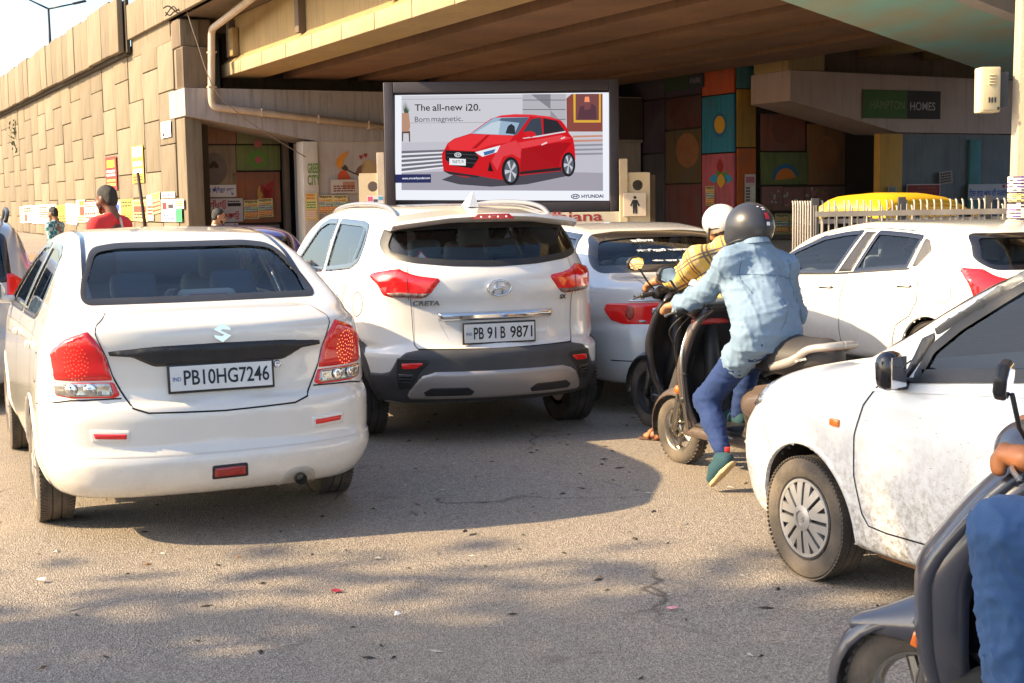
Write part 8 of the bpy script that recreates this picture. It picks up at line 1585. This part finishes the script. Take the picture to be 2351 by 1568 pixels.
# bills wrapped on the utility pole
for i, (y0, y1, lab) in enumerate([(403, 440, 'topmost white bill with violet print on the utility pole'), (441, 462, 'yellow bill second from the top on the utility pole'), (463, 500, 'white bill with black lines in the middle of the utility pole'), (501, 530, 'cream bill below the middle on the utility pole'), (531, 570, 'lowest violet-printed bill on the utility pole')]):
    za = at(2335, y1, 14.)[2]; zt = at(2335, y0, 14.)[2]; n = 9; b = MB(); mats = [mat('pole paper %d' % (i % 3), [(.68, .65, .6), (.7, .58, .25), (.6, .52, .4)][i % 3 if i != 2 else 0], .85, var=.3, vscale=6), mat('ink violet', INKS['violet'], .8, var=.3, vscale=6), mat('ink black', INKS['black'], .8, var=.3, vscale=6)]
    ang = np.linspace(math.pi * 1.02, math.pi * 1.75, n); R_ = .142
    ring = lambda r, z: [(r * math.cos(t), r * math.sin(t), z) for t in ang]
    b.add(ring(R_, 0) + ring(R_, zt - za - .01), [(k, k + 1, n + k + 1, n + k) for k in range(n - 1)]); rl = random.Random(i)
    for q in range(5):
        z = (zt - za) * (q + .3) / 5; hh = (zt - za) * .09
        for k in range(n - 1):
            if rl.random() < .7: b.cm = rl.choice((1, 2)); b.add([ring(R_ + .002, z)[k], ring(R_ + .002, z)[k + 1], ring(R_ + .002, z + hh)[k + 1], ring(R_ + .002, z + hh)[k]], [(0, 1, 2, 3)])
    o = b.build('poster', mats); o.location = (POLE_C[0], 14., za); tag(o, lab, 'poster', 'bills on the utility pole')
# ================================================================ auto rickshaw, cables, litter
def rickshaw():
    Y = 20.; a = at(2020, 600, Y); root = thing('auto_rickshaw', 'yellow-roofed auto rickshaw parked behind the picket fence', 'rickshaw', (a[0] + .1, Y + .1, 0), math.radians(42)); s = F_PX / Y; my = mat('yellow rickshaw canopy', (.80, .46, .01), .5, var=.2, vscale=3, vcol=(.65, .33, .01)); mg = mat('green rickshaw panel', (.03, .18, .06), .5)
    zt = at(2140, 447, Y)[2]; L = 2.55; prof = [(0, zt - .28), (.06, zt - .12), (.25, zt - .03), (.9, zt), (1.6, zt - .01), (2.1, zt - .06), (2.45, zt - .17), (2.65, zt - .26)]
    n = 9; vs = []; fs = []
    for x, z in prof:
        for j in range(n): u = j / (n - 1) * 2 - 1; vs.append((x, .65 + u * .65, z - .16 * abs(u) ** 3))
    fs = [(i * n + j, i * n + j + 1, (i + 1) * n + j + 1, (i + 1) * n + j) for i in range(len(prof) - 1) for j in range(n - 1)]; o = add_mesh('canopy', vs, fs, my, root, True); m = o.modifiers.new('t', 'SOLIDIFY'); m.thickness = .04
    b = MB(); b.prism([(0, zt - .28), (.1, zt - .18), (.4, zt - .17), (.5, zt - .4), (.52, .75), (.0, .75)], (0, -.0, 0), (1, 0, 0), (0, 0, 1), (0, 1, 0), .04); b.build('rear_curtain', my, root)
    for x in (.62, 1.0): b = MB(); b.box((x, .0, (zt + .6) / 2 - .06), (.2 if x < .9 else .12, .04, zt - .75), bev=.01); b.build('canopy_strap', my, root, 'auto')
    b = MB(); b.prism([(1.15, zt - .18), (1.95, zt - .2), (2.02, zt - .30), (1.95, zt - .34), (1.2, zt - .34)], (0, -.02, 0), (1, 0, 0), (0, 0, 1), (0, 1, 0), .04); b.build('side_flap', my, root)
    b = MB(); b.prism([(0, .35), (0, .78), (.6, .8), (1.1, .5), (1.7, .5), (2.0, .95), (2.35, .9), (2.5, .55), (2.4, .35)], (0, .05, 0), (1, 0, 0), (0, 0, 1), (0, 1, 0), 1.2); b.build('tub', mg, root)
    b = MB(); b.tube([(2.3, .1, .9), (2.62, .12, zt - .24)], .02, 6); b.tube([(2.3, 1.2, .9), (2.62, 1.18, zt - .24)], .02, 6); b.build('windscreen_frame', M_BLACK, root, True)
    for x, y in ((.45, .12), (.45, 1.18), (2.2, .65)): wheel(root, x, y, .22, .1, -1, 'steel', treads=False).__class__; 
    for c in [q for q in root.children if q.name.startswith('wheel')]: c.rotation_euler = (0, 0, math.pi / 2)
    b = MB(); b.box((.7, .65, .72), (.3, 1.1, .5), bev=.05); b.build('bench_seat', M_SEAT, root, 'auto')
    return root
rickshaw()
# cables and stick by the left abutment
def cable(label, pts, r=.012, m=None, name='cable'):
    b = MB(); P = [Vector(p) for p in pts]; b.tube(spline(P, 8), r, 6); o = b.build(name, m or mat('cable black', (.06, .05, .045), .7), None, True); c = Vector(P[0]); o.data.transform(Matrix.Translation(-c)); o.location = c; return tag(o, label, 'cable')
pp = lambda x, y, p: PQ(p, *onp(x, y, p))
cable('loose pale cable hanging across the grey cap beam to the column', [pp(428, 22, -.6), pp(450, 90, -.7), pp(490, 200, -.7), pp(545, 258, -.6), pp(610, 305, -.5), pp(701, 360, -.15)], .018, mat('grey cable', (.22, .18, .15), .7))
tang = random.Random(4)
for k, lab in enumerate(('tangled black wire coil on the parapet end', 'slack black wire looping along the deck edge', 'frayed black wire beside the wire coil')):
    pts = []
    for i in range(7): pts.append(pp(378 + i * 14 + tang.uniform(-6, 6), 30 - i * 3.5 + tang.uniform(-14, 14), -.25 + tang.uniform(-.15, .1)))
    cable(lab, pts, .022)
b = MB(); A = np.array(gp(331, 560, 0)); base = at(336, 530, 13.2); b.tube([at(338, 560, 13.2), at(331, 504, 13.2), at(316, 396, 13.2)], [.018, .018, .016], 8); o = b.build('wooden_stick', mat('dark stick', (.03, .018, .014), .7), None, True); tag(o, 'upright dark stick carried behind the saloon, right of the red shirt', 'stick')
def wall_plant():
    r = thing('wall_plant', 'small green plant sprouting from a joint in the ramp wall', 'plant', PQ(*[onq(35, 300, -.05)[0], -.05, onq(35, 300, -.05)[1]])); q = random.Random(2); vs = []; fs = []
    for i in range(60):
        p = Vector((q.gauss(0, .22), q.gauss(-.12, .1), q.gauss(-.1, .5))); a = Vector((q.gauss(0, 1), q.gauss(0, 1), q.gauss(-.3, 1))).normalized(); s = a.orthogonal().normalized(); l = q.uniform(.08, .16); k = len(vs); vs += [p - a * l, p + s * l * .4, p + a * l, p - s * l * .4]; fs.append((k, k + 1, k + 2, k + 3))
    add_mesh('foliage', vs, fs, mat('wall plant green', (.05, .09, .02), .7), r); b = MB(); b.tube([(0, 0, .5), (.05, -.1, 0), (0, -.1, -.5)], .02, 6); b.build('stem', mat('bark', (.10, .07, .045), .95), r, True)
wall_plant()
# litter on the road
def scrap(name, label, x, y, pts, m, h=.012):
    c = gp(x, y); b = MB(); r = random.Random(int(x)); n = len(pts); vs = [(px * .7, py * .6, .004 + r.uniform(0, h)) for px, py in pts] + [(0, 0, h + .006)]; b.add(vs, [(i, (i + 1) % n, n) for i in range(n)]); o = b.build(name, m); o.location = (c[0], c[1], 0); return tag(o, label, 'litter')
scrap('wrapper', 'crumpled dark red wrapper on the road in the middle foreground', 771, 1360, [(-.035, -.02), (.0, -.03), (.05, -.01), (.03, .025), (-.02, .03)], mat('red wrapper', (.35, .03, .05), .5))
scrap('paper_scrap', 'white paper scrap on the road below the saloon\'s left tyre', 95, 1338, [(-.03, -.02), (.025, -.022), (.03, .015), (-.015, .03)], mat('white scrap', (.7, .7, .7), .7), .02)
scrap('paper_scrap', 'pink paper scrap on the road left of the near hatchback', 1541, 1401, [(-.03, .02), (.0, -.02), (.045, -.015), (.02, .02)], mat('pink scrap', (.6, .25, .28), .7))
scrap('paper_scrap', 'pale scrap on the sunlit road under the SUV\'s shadow edge', 868, 1285, [(-.03, -.012), (.03, -.008), (.02, .02), (-.02, .016)], mat('cream scrap', (.55, .48, .38), .7))
scrap('paper_scrap', 'tiny white scrap on the shaded road below centre', 913, 1415, [(-.02, -.012), (.02, -.008), (.015, .015), (-.015, .012)], mat('white scrap', (.7, .7, .7), .7), .015)
b = MB(); r = random.Random(21)
for i in range(420):
    x, y = r.uniform(-3, 4), r.uniform(3.4, 11); l = r.uniform(.006, .03) * (1.4 if r.random() < .2 else 1); a = r.uniform(0, 3.14); w = l * r.uniform(.2, .6); ax, ay = np.array([math.cos(a), math.sin(a), 0]), np.array([-math.sin(a), math.cos(a), 0]); o = np.array([x, y, .003]); z = np.array([0, 0, r.uniform(.002, .009)]); b.cm = 0 if r.random() < .7 else (1 if r.random() < .6 else 2)
    b.add([o - ax * l, o - ay * w, o + ax * l, o + ay * w, o + z], [(0, 1, 4), (1, 2, 4), (2, 3, 4), (3, 0, 4)])
o = b.build('road_grit', [mat('dark grit', (.04, .032, .026), .9), mat('pale grit', (.4, .36, .3), .9), mat('brown leaf bits', (.2, .1, .04), .9)]); tag(o, 'scattered grit and leaf bits on the asphalt', 'grit', kind='stuff')
